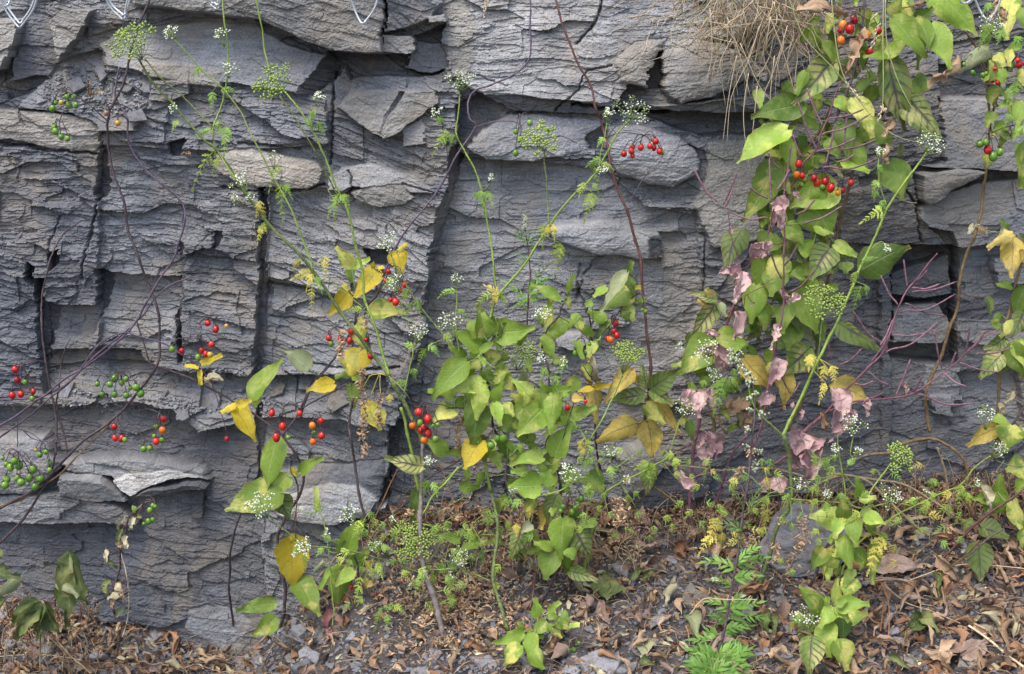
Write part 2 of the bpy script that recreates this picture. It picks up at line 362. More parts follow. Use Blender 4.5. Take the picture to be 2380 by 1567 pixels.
# ------------------------------------------------------------------ ROCK FACE (structure)
# features traced in picture units: polygon, depth (m towards camera), slope right, slope down (m per 100 px),
# roughness of lamination, bevel px, dome (m), colour key
TINT = {'s': (0.225, 0.227, 0.235), 'e': (0.155, 0.158, 0.170), 'd': (0.128, 0.130, 0.142), 'l': (0.34, 0.34, 0.345), 'w': (0.290, 0.276, 0.250),  # d: dark slate, and also shade painted into hollows and clefts
        'b': (0.37, 0.335, 0.285), 'q': (0.62, 0.60, 0.57), 'g': (0.295, 0.295, 0.300), 'x': (0.085, 0.088, 0.098)}  # last entry: shade of recesses and side faces painted as rock colour
def tt(c, r, pts): return [T(c, r, *p) for p in pts]
FEAT = [
 # broad masses
 ([(-400,-200),(1058,-200),(1075,240),(1062,350),(1050,430),(1030,500),(1012,580),(996,660),(985,720),(975,800),(925,980),(905,1200),(880,1700),(-400,1700)], 0.040, 0, 0.002, 1.0, 3, 0, None),
 ([(-400,330),(245,340),(245,470),(240,620),(425,640),(425,560),(600,560),(622,440),(618,600),(608,740),(598,865),(420,850),(110,860),(110,990),(-400,990)], 0.052, 0, 0.000, 0.95, 2, 0, 'e'),
 ([(-400,930),(600,940),(608,1180),(640,1500),(600,1700),(-400,1700)], 0.045, 0, 0.006, 0.55, 3, 0, 'd'),
 ([(630,430),(810,440),(1005,560),(1000,690),(975,800),(900,860),(610,860),(625,650)], 0.038, 0.004, 0.004, 1.0, 2, 0, 'g'),
 ([(610,640),(870,700),(960,790),(940,860),(700,850),(610,860)], 0.018, 0.006, 0.008, 0.8, 2, 0, 'g'),
 # side faces of the big vertical joint, their shade put into the tint
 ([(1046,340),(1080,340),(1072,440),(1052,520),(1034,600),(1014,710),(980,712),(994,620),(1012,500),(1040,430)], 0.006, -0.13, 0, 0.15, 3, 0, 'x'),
 # right of the joint
 ([(1075,370),(1400,390),(1500,480),(1620,500),(1640,700),(1560,900),(1500,1190),(960,1190),(990,700),(1030,520)], -0.018, 0.002, 0.003, 0.55, 3, 0, 'g'),
 ([(1060,-200),(1800,-200),(1800,60),(1500,130),(1420,260),(1180,240),(1090,200),(1040,120)], 0.035, 0, 0.006, 0.6, 5, 0, 'l'),
 ([(1030,-50),(1060,-50),(1110,60),(1090,190),(1040,180),(1040,100)], 0.030, 0.01, 0.01, 0.5, 3, 0, 'w'),
 ([(1095,205),(1210,170),(1330,150),(1420,170),(1420,235),(1300,235),(1180,215)], 0.045, 0, 0.02, 0.4, 3, 0, 'l'),
 ([(1100,215),(1190,218),(1420,245),(1420,268),(1200,258),(1120,240)], 0.030, 0, -0.03, 0.6, 3, 0, 'd'),
 # top-left corner
 (tt(0,0,[(-200,120),(210,140),(175,300),(85,480),(-200,520)]), 0.075, 0.01, 0.01, 0.25, 4, 0, 'w'),
 (tt(0,0,[(200,120),(400,140),(430,290),(440,430),(330,560),(110,560),(130,420),(180,260)]), 0.035, -0.02, 0.012, 0.35, 3, 0, 'd'),
 (tt(0,0,[(90,560),(370,520),(250,640),(100,700),(60,600)]), 0.012, 0, -0.01, 0.5, 3, 0, 'x'),
 (tt(0,0,[(395,150),(480,65),(690,75),(650,160),(600,250),(450,430),(430,290)]), 0.065, 0, 0.01, 0.3, 3, 0, 'w'),
 (tt(0,0,[(640,160),(780,150),(830,200),(640,250)]), 0.04, 0, -0.02, 0.5, 3, 0, 'd'),
 # shelf with slabs
 (tt(0,0,[(740,560),(2300,560),(2300,1000),(1500,1050),(740,1000)]), 0.050, 0, 0.0, 1.0, 5, 0, 's'),
 (tt(0,0,[(420,430),(700,330),(760,500),(1100,520),(1000,900),(740,900),(560,780),(150,750),(330,560)]), 0.042, 0, 0.034, 0.5, 4, 0, 's'),
 # pale band under overhang
 ([(240,100),(330,62),(480,48),(600,62),(680,105),(762,127),(735,165),(695,213),(640,205),(520,190),(380,175),(260,150)], 0.042, 0, 0.020, 0.16, 4, 0, 'l'),
 ([(330,150),(410,145),(520,160),(520,205),(420,190),(350,178)], 0.052, 0, 0.01, 0.14, 8, 0, 'b'),
 ([(762,127),(800,133),(790,178),(745,215),(712,240),(692,213),(735,165)], 0.025, -0.07, -0.01, 0.2, 3, 0, 'x'),  # face turned right and down, darkened in colour for its shade
 ([(790,175),(818,190),(812,235),(775,257),(735,262),(710,242)], 0.035, -0.02, 0.0, 0.25, 3, 0, 's'),
 # hollow below the overhang, its shade painted in as a dark tint
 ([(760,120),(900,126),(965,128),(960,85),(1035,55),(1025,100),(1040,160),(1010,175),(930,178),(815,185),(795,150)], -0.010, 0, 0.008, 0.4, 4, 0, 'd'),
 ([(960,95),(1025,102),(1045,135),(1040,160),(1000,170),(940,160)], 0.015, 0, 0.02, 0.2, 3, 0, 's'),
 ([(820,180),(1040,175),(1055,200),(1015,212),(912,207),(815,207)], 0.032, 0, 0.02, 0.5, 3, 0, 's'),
 # overhanging beak
 ([(520,-100),(905,-100),(903,45),(893,85),(899,122),(830,122),(770,116),(700,82),(620,48),(480,30),(330,12),(330,-100)], 0.095, 0, 0.006, 0.38, 7, 0.012, 'w'),
 ([(905,-50),(1032,8),(1008,45),(948,66),(897,77),(905,40)], 0.075, -0.01, -0.012, 0.35, 4, 0, 's'),
 ([(895,80),(962,83),(968,120),(945,128),(897,120)], 0.065, 0, 0.0, 0.2, 3, 0, 'g'),
 ([(1000,40),(1038,32),(1038,50),(1000,55)], 0.07, 0, 0.01, 0.2, 2, 0, 'l'),
 # lenses
 ([(785,247),(815,207),(912,207),(1012,210),(1020,237),(978,267),(930,305),(895,317),(835,287)], 0.050, 0.006, 0.014, 0.08, 4, 0, 'w'),
 ([(930,212),(945,215),(900,300),(880,302)], 0.043, -0.05, 0, 0.1, 3, 0, 's'),
 ([(942,215),(1012,210),(1020,237),(978,267),(930,305),(895,317),(890,300)], 0.058, -0.018, 0.01, 0.08, 3, 0, 'w'),
 ([(935,300),(985,270),(990,330),(940,340)], 0.045, 0, 0.01, 0.15, 3, 0, 'l'),
 ([(-100,245),(50,252),(100,258),(180,262),(235,275),(248,292),(246,330),(230,347),(185,350),(120,337),(40,322),(-100,310)], 0.060, 0, 0.002, 0.35, 3, 0.008, 'b'),
 ([(512,350),(595,340),(660,355),(740,375),(758,400),(748,420),(715,436),(620,432),(560,422),(515,398),(500,370)], 0.052, 0, 0.006, 0.35, 3, 0.008, 'b'),
 ([(795,390),(870,380),(960,405),(990,430),(1020,445),(930,440),(820,430),(800,440),(765,440),(770,410)], 0.050, 0, 0.02, 0.2, 4, 0, 'l'),
 ([(812,443),(868,427),(938,423),(967,453),(945,467),(888,477),(835,463)], 0.050, 0, -0.002, 0.3, 3, 0.004, 'w'),
 ([(540,190),(760,230),(770,330),(600,330),(520,300)], 0.052, 0, 0.01, 0.9, 3, 0, 's'),
 # shoulder and boulders of the middle
 ([(1062,247),(1125,213),(1178,250),(1160,283),(1115,300),(1075,367),(1058,353)], -0.010, 0.02, 0, 0.3, 3, 0, 'd'),
 ([(1115,302),(1190,264),(1300,268),(1404,283),(1395,300),(1362,322),(1370,350),(1325,357),(1240,378),(1130,372),(1082,348)], 0.030, -0.004, 0.012, 0.2, 4, 0.010, 'l'),
 ([(1362,318),(1405,284),(1408,300),(1400,352),(1372,350)], 0.005, 0, 0, 0.2, 3, 0, 'x'),
 ([(1408,293),(1490,288),(1583,318),(1624,367),(1618,402),(1560,433),(1510,430),(1423,395),(1403,350)], 0.048, 0, 0.006, 0.2, 6, 0.024, 'g'),
 ([(1425,140),(1470,95),(1545,88),(1532,130),(1508,160),(1503,205),(1440,190)], 0.055, 0, 0.015, 0.25, 6, 0.015, 'w'),
 ([(1528,165),(1545,115),(1600,92),(1680,100),(1750,140),(1730,185),(1655,222),(1575,237),(1535,205)], 0.066, 0, 0.010, 0.34, 6, 0.02, 'w'),
 ([(1500,165),(1535,130),(1535,205),(1500,205)], -0.005, 0, 0, 0.3, 3, 0, 'x'),
 ([(1500,240),(1560,238),(1690,225),(1850,215),(1850,260),(1700,262),(1560,255)], 0.045, 0, -0.05, 0.6, 3, 0, 's'),
 ([(1470,255),(1560,255),(1700,264),(1850,262),(1850,330),(1700,312),(1640,320),(1580,300)], -0.030, 0, 0, 0.5, 3, 0, 'd'),  # cleft under the boulders, shadow put into its dark tint
 ([(1640,330),(1790,320),(1800,480),(1760,560),(1660,580),(1610,480),(1640,400)], 0.024, 0, 0.006, 0.2, 6, 0.004, 'w'),
 ([(1270,530),(1400,510),(1530,540),(1537,600),(1480,605),(1380,590),(1290,560)], 0.030, 0, 0.006, 0.15, 8, 0.015, 'l'),
 ([(1505,545),(1530,542),(1540,570),(1525,600),(1508,590)], 0.03, -0.05, 0, 0.1, 2, 0, 'x'),
 ([(1330,610),(1480,640),(1470,760),(1360,770),(1300,720)], -0.008, 0, 0.01, 1.0, 3, 0, 's'),
 # right part
 ([(1790,-100),(2500,-100),(2500,1150),(1560,1150),(1640,700),(1780,560)], -0.005, 0, 0.004, 0.5, 3, 0, 'd'),
 ([(2130,380),(2200,232),(2500,225),(2500,400),(2300,395),(2150,385)], 0.030, 0, 0.018, 0.10, 3, 0, 's'),
 ([(2195,150),(2320,140),(2320,226),(2195,228)], -0.045, 0, 0, 0.3, 2, 0, 'x'),
 ([(2070,130),(2190,130),(2195,380),(2120,390),(2060,380)], 0.0, 0, 0.006, 0.5, 3, 0, 'd'),
 ([(2132,463),(2138,403),(2218,388),(2288,397),(2258,420),(2202,443),(2162,482)], 0.055, 0, 0.004, 0.10, 4, 0.012, 'w'),
 ([(2130,480),(2200,450),(2270,425),(2500,400),(2500,520),(2290,560),(2130,520)], 0.030, 0, 0.012, 0.25, 3, 0, 's'),
 ([(1940,450),(2125,420),(2130,500),(2200,570),(1960,565)], 0.020, 0, 0.0, 0.5, 3, 0, 'd'),
 ([(2200,520),(2320,520),(2325,560),(2225,575)], 0.03, 0, 0, 0.3, 3, 0, 's'),
 ([(2072,572),(2232,575),(2232,850),(2072,840)], -0.055, 0, 0.002, 0.3, 2, 0, 'x'),
 ([(2078,640),(2215,600),(2218,690),(2150,700),(2078,690)], -0.010, 0, 0.016, 0.3, 3, 0, 'd'),
 ([(2078,722),(2190,710),(2222,760),(2190,800),(2078,798)], 0.012, 0, 0.01, 0.15, 3, 0, 's'),
 ([(2040,560),(2070,565),(2072,860),(2070,1050),(2046,1050),(2050,800)], 0.020, 0, 0, 0.2, 2, 0, 'd'),
 ([(2235,572),(2390,560),(2390,700),(2330,720),(2235,690)], -0.015, 0, 0.02, 0.5, 3, 0, 's'),
 ([(2310,600),(2500,590),(2500,655),(2320,660)], 0.02, 0, 0.01, 0.3, 3, 0, 's'),
 ([(2235,745),(2350,755),(2500,800),(2500,835),(2240,800)], 0.012, 0, 0.02, 0.4, 3, 0, 's'),
 ([(2150,850),(2240,860),(2230,930),(2150,930)], 0.015, 0, 0.01, 0.3, 3, 0, 's'),
 ([(2230,870),(2380,860),(2380,990),(2250,985)], -0.02, 0, 0.02, 0.4, 3, 0, 's'),
 ([(2165,920),(2210,915),(2205,965),(2170,955)], 0.03, 0, 0.01, 0.2, 3, 0, 's'),
 # joints and niches of the left half, shade painted into the darkest ones
 ([(608,432),(624,432),(622,650),(610,860),(594,865),(606,640)], -0.010, 0, 0, 0.3, 2, 0, 'x'),
 ([(240,345),(256,348),(262,440),(246,462),(238,440)], 0.005, 0, 0, 0.4, 2, 0, 'x'),
 ([(418,560),(432,560),(430,835),(420,835)], 0.012, 0, 0, 0.2, 2, 0, 'x'),
 ([(95,640),(115,640),(125,830),(112,860),(98,800)], -0.01, 0, 0, 0.4, 2, 0, 'x'),
 ([(255,625),(420,642),(420,710),(400,800),(240,790),(235,700),(258,680)], 0.020, 0, 0.014, 0.6, 2, 0, 'g'),
 ([(236,618),(266,625),(258,680),(228,760),(224,730),(238,680)], -0.02, 0, 0, 0.3, 2, 0, 'x'),
 ([(118,700),(236,704),(222,785),(195,782),(125,770)], 0.012, 0, 0.012, 0.35, 2, 0, 's'),
 ([(112,690),(140,700),(128,780),(112,850)], -0.02, 0, 0, 0.3, 2, 0, 'x'),
 ([(125,770),(195,780),(224,790),(222,802),(120,815)], 0.030, 0, 0.01, 0.3, 2, 0, 's'),
 ([(118,814),(215,803),(330,806),(380,850),(200,860),(112,858)], -0.012, 0, 0, 0.3, 2, 0, 'x'),
 ([(70,640),(80,600),(95,615),(92,660)], 0.01, 0, 0, 0.3, 2, 0, 'x'),
 ([(130,580),(155,570),(150,600),(130,620)], 0.015, 0, 0, 0.3, 2, 0, 'x'),
 ([(400,330),(440,320),(430,360),(405,358)], 0.01, 0, 0, 0.3, 2, 0, 'x'),
 ([(845,575),(905,575),(915,620),(860,610)], 0.0, 0, 0.02, 0.3, 2, 0, 'd'),
 ([(500,535),(520,535),(515,570),(498,575)], 0.01, 0, 0, 0.3, 2, 0, 'x'),
 # rubble shelf
 ([(110,858),(215,835),(420,850),(600,868),(900,862),(905,900),(860,980),(600,960),(480,990),(400,935),(240,925),(110,915)], 0.030, 0, 0.055, 0.8, 4, 0, 's'),
 # lower left bulges
 ([(-200,985),(120,1000),(160,1065),(90,1130),(-200,1135)], 0.080, 0, 0.008, 0.15, 8, 0.02, 'g'),
 ([(155,1085),(250,1090),(310,1145),(230,1150),(160,1135)], 0.075, 0, -0.02, 0.12, 3, 0, 'g'),
 ([(150,1060),(300,1050),(480,1075),(500,1100),(430,1095),(310,1125),(270,1095),(170,1085)], 0.058, 0, 0.006, 0.4, 14, 0, 'g'),
 ([(275,1100),(300,1090),(400,1078),(480,1092),(400,1100),(350,1118),(318,1135),(290,1120)], 0.063, 0, 0.008, 0.3, 3, 0, 'q'),
 ([(310,1140),(360,1118),(480,1100),(500,1110),(400,1130),(330,1142)], 0.07, 0, -0.06, 0.3, 2, 0, 'd'),
 ([(-200,1140),(150,1130),(300,1160),(330,1200),(-200,1190)], 0.070, 0, 0.01, 0.5, 3, 0, 's'),
 ([(445,1400),(480,1392),(560,1400),(585,1430),(560,1480),(520,1485),(440,1450)], 0.051, 0, 0.008, 0.2, 8, 0.003, 'g'),
 ([(455,1130),(485,1125),(480,1190),(452,1190)], 0.05, 0, 0, 0.2, 2, 0, 'x'),
 ([(598,930),(612,900),(615,1180),(600,1200)], 0.0, 0, 0, 0.2, 2, 0, 'x'),
 # quartz boulder
 ([(615,960),(800,965),(905,1000),(900,1110),(640,1110),(612,1080)], 0.035, 0, 0.01, 0.8, 3, 0, 's'),
 ([(640,1085),(890,1060),(900,1120),(870,1190),(760,1205),(650,1190)], 0.060, 0, 0.012, 0.2, 6, 0.02, 's'),
 ([(655,1135),(720,1125),(770,1108),(845,1115),(885,1145),(860,1180),(780,1200),(700,1195),(655,1180)], 0.072, 0, 0.012, 0.25, 4, 0.01, 'q'),
 ([(885,1145),(930,1138),(925,1165),(875,1172)], 0.05, 0, 0.02, 0.3, 3, 0, 'q'),
 ([(905,985),(935,980),(925,1150),(880,1170),(900,1100)], -0.01, 0, 0, 0.3, 3, 0, 'x'),
 ([(930,1000),(1180,1010),(1170,1195),(900,1195)], 0.015, 0, 0.02, 0.8, 4, 0, 'd'),
 ([(1290,785),(1370,775),(1380,800),(1330,812),(1300,805)], 0.02, 0, 0.03, 0.1, 3, 0, 'l'),
 ([(1430,1050),(1520,1030),(1560,1060),(1540,1130),(1450,1140)], 0.05, 0, 0.01, 0.2, 4, 0.01, 'w'),
 ([(1540,1080),(1660,1090),(1640,1150),(1500,1190),(1460,1160)], 0.04, 0, 0.0, 0.3, 4, 0.01, 'd'),
]
# non-uniform grid: fine in the frame, coarse outside
xs = np.concatenate([np.linspace(-6, -1.05, 60)[:-1], np.linspace(-1.05, -0.9, 30)[:-1], np.linspace(-0.9, 0.9, 1440), np.linspace(0.9, 1.05, 30)[1:], np.linspace(1.05, 6, 60)[1:]])
zs = np.concatenate([np.linspace(-1.0, -0.62, 30)[:-1], np.linspace(-0.62, 0.66, 1060), np.linspace(0.66, 0.8, 30)[1:], np.linspace(0.8, 3.2, 60)[1:]])
X, Z = np.meshgrid(xs, zs)
dep = 2.2 * math.cos(TILT) - (Z - 0.3) * math.sin(TILT)
PX = 1190 + X / dep * FPX
PY = 783.5 - (2.2 * math.sin(TILT) + (Z - 0.3) * math.cos(TILT)) / dep * FPX

def lam(px, py, slope):
    q = py - slope * px + 26 * fb(px / 260, py / 260, 3, 2) + 4 * fb(px / 90, py / 40, 5, 2)
    out = 0
    for T_, A, L, k in ((40, 0.0046, 2.8, 20), (17, 0.0036, 4.0, 40), (8.0, 0.0024, 7.0, 60), (4.4, 0.0012, 12.0, 80)):
        qq = q / T_ + 0.9 * fb(px / (T_ * 9), q / (T_ * 6), k, 2)
        idx = np.floor(qq); f = qq - idx
        seg = (px + 0.45 * q * (hsh(idx, 1, k) - 0.3) * 0) / (T_ * L) + hsh(idx, 0, k) * 57 + 0.5 * fb(px / (T_ * 2), py / T_, k + 5, 2)
        cell = np.floor(seg)
        v = 0.6 * hsh(idx, cell, k + 1) + 0.4 * vn(px / (T_ * 3), idx * 7.31, k + 2)
        thick = 0.4 + hsh(idx, cell, k + 7)
        sharp = 0.08 + 1.5 * np.clip(0.45 + 1.7 * fb(px / 130, py / 70, k + 11, 3), 0, 1)
        out = out + ((v - 0.5) * A + (f - 0.5) * A * 0.5 * thick) * sharp
    return out
def facets(px, py, sx, sy, amp, k):
    'broken planar facets: nearest of jittered points, each with its own tilt'
    x = px / sx; y = py / sy; xi = np.floor(x); yi = np.floor(y); best = np.full(px.shape, 9.0); out = np.zeros(px.shape)
    for dx in (-1, 0, 1):
        for dy in (-1, 0, 1):
            cx = xi + dx; cy = yi + dy; jx = cx + hsh(cx, cy, k); jy = cy + hsh(cx, cy, k + 1)
            d = np.abs(x - jx) * 1.15 + np.abs(y - jy); m = d < best; best = np.where(m, d, best)
            val = (hsh(cx, cy, k + 2) - 0.5) + (x - jx) * (hsh(cx, cy, k + 3) - 0.5) * 1.3 + (y - jy) * (hsh(cx, cy, k + 4) - 0.35) * 1.6
            out = np.where(m, val, out)
    return out * amp
def poly_sd(px, py, pts):
    'signed distance, positive inside'
    d2 = np.full(px.shape, 1e18); inside = np.zeros(px.shape, bool); n = len(pts)
    for i in range(n):
        ax, ay = pts[i]; bx, by = pts[(i + 1) % n]
        ex, ey = bx - ax, by - ay; wx, wy = px - ax, py - ay
        t = np.clip((wx * ex + wy * ey) / (ex * ex + ey * ey + 1e-9), 0, 1)
        d2 = np.minimum(d2, (wx - ex * t) ** 2 + (wy - ey * t) ** 2)
        c = ((ay > py) != (by > py)) & (px < ex * (py - ay) / (ey if abs(ey) > 1e-9 else 1e-9) + ax)
        inside ^= c
    return np.where(inside, 1, -1) * np.sqrt(d2)
def rock_fields(px, py):
    slope = np.interp(px, [0, 600, 1000, 1600, 2380], [0.05, 0.08, 0.16, 0.10, 0.02])
    L = lam(px, py, slope)
    fx_ = px + 3.5 * fb(px / 24, py / 24, 41, 3); fy_ = py - slope * px + 2.5 * fb(px / 24, py / 24, 44, 3)
    L = L + facets(fx_, fy_, 200, 90, 0.016, 340) + facets(fx_, fy_, 95, 36, 0.0070, 300) + facets(fx_, fy_, 42, 13, 0.0024, 310) + facets(fx_, fy_, 16, 6, 0.0009, 320)
    li = np.floor((py - slope * px) / 9 + 2 * fb(px / 90, py / 40, 31, 2))
    wx = px + 7 * fb(px / 45, py / 45, 50, 3) + 7 * (hsh(li, np.floor(px / 160), 77) - 0.5)
    wy = py + 5 * fb(px / 45, py / 45, 60, 4)
    h = 0.020 * fb(px / 420, py / 300, 70, 3)
    # random fractured blocks
    row = np.floor((py - slope * px) / 74 + 1.2 * fb(px / 260, py / 200, 81, 2)); cell = np.floor(px / 128 + hsh(row, 0, 83) * 9 + 0.5 * fb(px / 60, py / 60, 84, 2))
    h = h + (hsh(row, cell, 85) - 0.5) * 0.006
    rough = np.ones(px.shape); tint = np.empty(px.shape + (3,)); tint[:] = TINT['s']
    base = h.copy(); feat = np.zeros(px.shape)
    m0 = np.ones(px.shape)       # how much the random blocks show
    for pts, dd, gx, gy, rg, bev, dome, ck in FEAT:
        a = np.array(pts); x0, y0 = a.min(0) - 30; x1, y1 = a.max(0) + 30
        sel = (px > x0) & (px < x1) & (py > y0) & (py < y1)
        if not sel.any(): continue
        sx, sy = wx[sel], wy[sel]; sd_ = poly_sd(sx, sy, pts)
        wgt = np.clip(sd_ / bev + 0.5, 0, 1); wgt = wgt * wgt * (3 - 2 * wgt)
        cx, cy = a.mean(0); cx = min(max(cx, 0), 2380); cy = min(max(cy, 0), 1567)
        if ck == 'x' and cx < 640 and dd < .03: dd = .5 * dd + .019
        val = dd + gx * (sx - cx) / 100 + gy * (sy - cy) / 100
        if dome:
            rr = max(20, 0.5 * min(x1 - x0, y1 - y0) - 30); q = np.clip(sd_ / rr, 0, 1)
            val = val - dome + dome * np.sqrt(np.clip(1 - (1 - q) ** 2, 0, 1))
        feat[sel] = feat[sel] * (1 - wgt) + val * wgt
        rough[sel] = rough[sel] * (1 - wgt) + rg * wgt
        m0[sel] = m0[sel] * (1 - wgt) + min(1, rg) * wgt
        if ck:
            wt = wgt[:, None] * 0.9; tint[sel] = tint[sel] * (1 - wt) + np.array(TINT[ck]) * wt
    H = 0.02 + (feat - 0.02) * np.where(feat < 0.005, 0.72, 0.86) + base * m0 + L * 0.86 * rough + 0.0018 * fb(px / 22, py / 22, 90, 4) + 0.0009 * fb(px / 5, py / 4, 95, 3) - 0.02
    # broad random tone, and beds of slightly differing colour
    q = py - slope * px + 26 * fb(px / 260, py / 260, 3, 2) + 4 * fb(px / 90, py / 40, 5, 2); k = 1 + 0.16 * fb(px / 300, py / 260, 99, 3)
    for T_, A, kk in ((21, 0.22, 401), (7, 0.22, 403), (3.6, 0.14, 405)):
        i_ = np.floor(q / T_ + .8 * fb(px / (T_ * 9), q / (T_ * 6), kk, 2)); c_ = np.floor(px / (T_ * 7) + hsh(i_, 3, kk) * 31 + fb(px / 40, py / 40, kk + 1, 2)); k = k + A * (hsh(i_, c_, kk) - .5) * (.45 + .55 * np.clip(rough, 0, 1))
    return H, tint * k[..., None]
H, TC = rock_fields(PX, PY)
def crack(pts, wpx, depth):
    'open joint along a line of picture points'
    global H
    a = np.array(pts); sel = (PX > a[:, 0].min() - 20) & (PX < a[:, 0].max() + 20) & (PY > a[:, 1].min() - 20) & (PY < a[:, 1].max() + 20)
    sx = PX[sel] + 5 * fb(PX[sel] / 12, PY[sel] / 12, 120, 3); sy = PY[sel] + 5 * fb(PX[sel] / 12, PY[sel] / 12, 130, 3)
    d2 = np.full(sx.shape, 1e9)
    for (ax, ay), (bx, by) in zip(pts[:-1], pts[1:]):
        ex, ey = bx - ax, by - ay; t = np.clip(((sx - ax) * ex + (sy - ay) * ey) / (ex * ex + ey * ey), 0, 1)
        d2 = np.minimum(d2, (sx - ax - ex * t) ** 2 + (sy - ay - ey * t) ** 2)
    H[sel] -= 0.6 * depth * np.exp(-d2 / (wpx * wpx))
for c in [([(1180,265),(1250,262),(1330,275)],2,.012),([(1290,255),(1340,210),(1360,165),(1420,150)],2.2,.015),([(1030,190),(1100,170),(1180,200)],2,.01),
          ([(890,80),(905,40),(905,0)],2.5,.02),([(812,395),(822,420),(818,440),(806,450)],2.5,.015),([(940,425),(960,430),(1040,450)],2,.012),
          ([(500,535),(470,560),(440,600)],2,.006),([(240,470),(215,560),(200,640)],2.5,.015),([(150,500),(130,560),(135,600)],2,.01),
          ([(60,252),(70,290),(75,288)],2,.01),([(1340,100),(1380,60),(1400,0)],3,.02),([(1330,240),(1420,255),(1500,262),(1560,262)],3,.03),
          ([(1410,285),(1412,350),(1430,400)],2.5,.02),([(2072,400),(2130,480),(2140,560)],2.5,.02),([(1640,560),(1640,700),(1625,880)],2,.012),
          ([(1350,620),(1345,680),(1370,740)],4,.012),([(1400,600),(1360,640),(1345,700)],4,.012),([(620,660),(700,672),(800,710)],2.5,.02),([(625,740),(740,750)],2,.012),
          ([(700,840),(820,860),(930,850)],3,.02),([(900,520),(905,600)],2,.01),([(770,380),(775,250),(780,170)],3,.02),([(560,330),(640,335),(700,345)],2.5,.012),
          ([(0,328),(120,345),(240,352)],2.5,.018),([(515,435),(620,442),(720,440),(755,425)],2.5,.02)]: crack(*c)
H[PX < -300] *= 1; ny, nx = X.shape
co = np.stack([X, -H, Z], -1).reshape(-1, 3)
# broken edges lean outwards a little: real overhangs instead of a pure height field
co[:, 2] -= np.clip(H.ravel(), -0.05, 0.1) * 0.10
idx = np.arange(ny * nx).reshape(ny, nx)
fc = np.stack([idx[:-1, :-1], idx[:-1, 1:], idx[1:, 1:], idx[1:, :-1]], -1).reshape(-1, 4)
def grid_obj(name, co, fc, material, smooth=False, tint=None):
    me = bpy.data.meshes.new(name); me.vertices.add(len(co)); me.vertices.foreach_set('co', co.astype(np.float32).ravel())
    me.loops.add(fc.size); me.loops.foreach_set('vertex_index', fc.astype(np.int32).ravel())
    me.polygons.add(len(fc)); me.polygons.foreach_set('loop_start', np.arange(0, fc.size, 4, dtype=np.int32))
    me.update(calc_edges=True); me.polygons.foreach_set('use_smooth', np.full(len(fc), smooth))
    if tint is not None:
        a = me.color_attributes.new('tint', 'FLOAT_COLOR', 'POINT')
        a.data.foreach_set('color', np.concatenate([np.clip(tint, 0, 1), np.ones(tint.shape[:-1] + (1,))], -1).astype(np.float32).ravel())
    me.materials.append(material); ob = bpy.data.objects.new(name, me); COL.objects.link(ob); return ob
rock = grid_obj('rock_face', co, fc, M['rock'], False, TC.reshape(-1, 3)); tag(rock, kind='structure')
def rock_at(px, py):
    'height of the rock at a picture point (nearest grid vertex on the wall plane)'
    p = P(px, py, 0.03)
    i = int(np.clip(np.searchsorted(zs, p.z), 2, ny - 3)); j = int(np.clip(np.searchsorted(xs, p.x), 2, nx - 3))
    return float(H[i, j]), float(H[i - 2:i + 3, j - 2:j + 3].max())

# ------------------------------------------------------------------ GROUND (structure)
gx = np.concatenate([np.linspace(-14, -1.0, 40)[:-1], np.linspace(-1.0, 1.0, 500), np.linspace(1.0, 14, 40)[1:]])
gd = np.concatenate([np.linspace(-0.15, 0.6, 220), np.linspace(0.6, 2.5, 60)[1:], np.linspace(2.5, 30, 40)[1:]])
GX, GD = np.meshgrid(gx, gd)
def gbump(x, d):
    return 0.010 * fb(x * 9 + 50, d * 9 + 50, 200, 3) + 0.004 * fb(x * 60 + 500, d * 60 + 500, 210, 3)
GZ = ground_z(GX, GD) + gbump(GX, GD)
gco = np.stack([GX, -GD, GZ], -1).reshape(-1, 3); gi = np.arange(GX.size).reshape(GX.shape)
gfc = np.stack([gi[:-1, :-1], gi[1:, :-1], gi[1:, 1:], gi[:-1, 1:]], -1).reshape(-1, 4)
ground = grid_obj('ground', gco, gfc, M['soil'], True); tag(ground, kind='structure')
def gpt(px, py, up=0.0):
    d = ground_d(px, py); p = P(px, py, d)
    return Vector((p.x, p.y, float(ground_z(p.x, d)) + float(gbump(np.float64(p.x), np.float64(d))) + up))

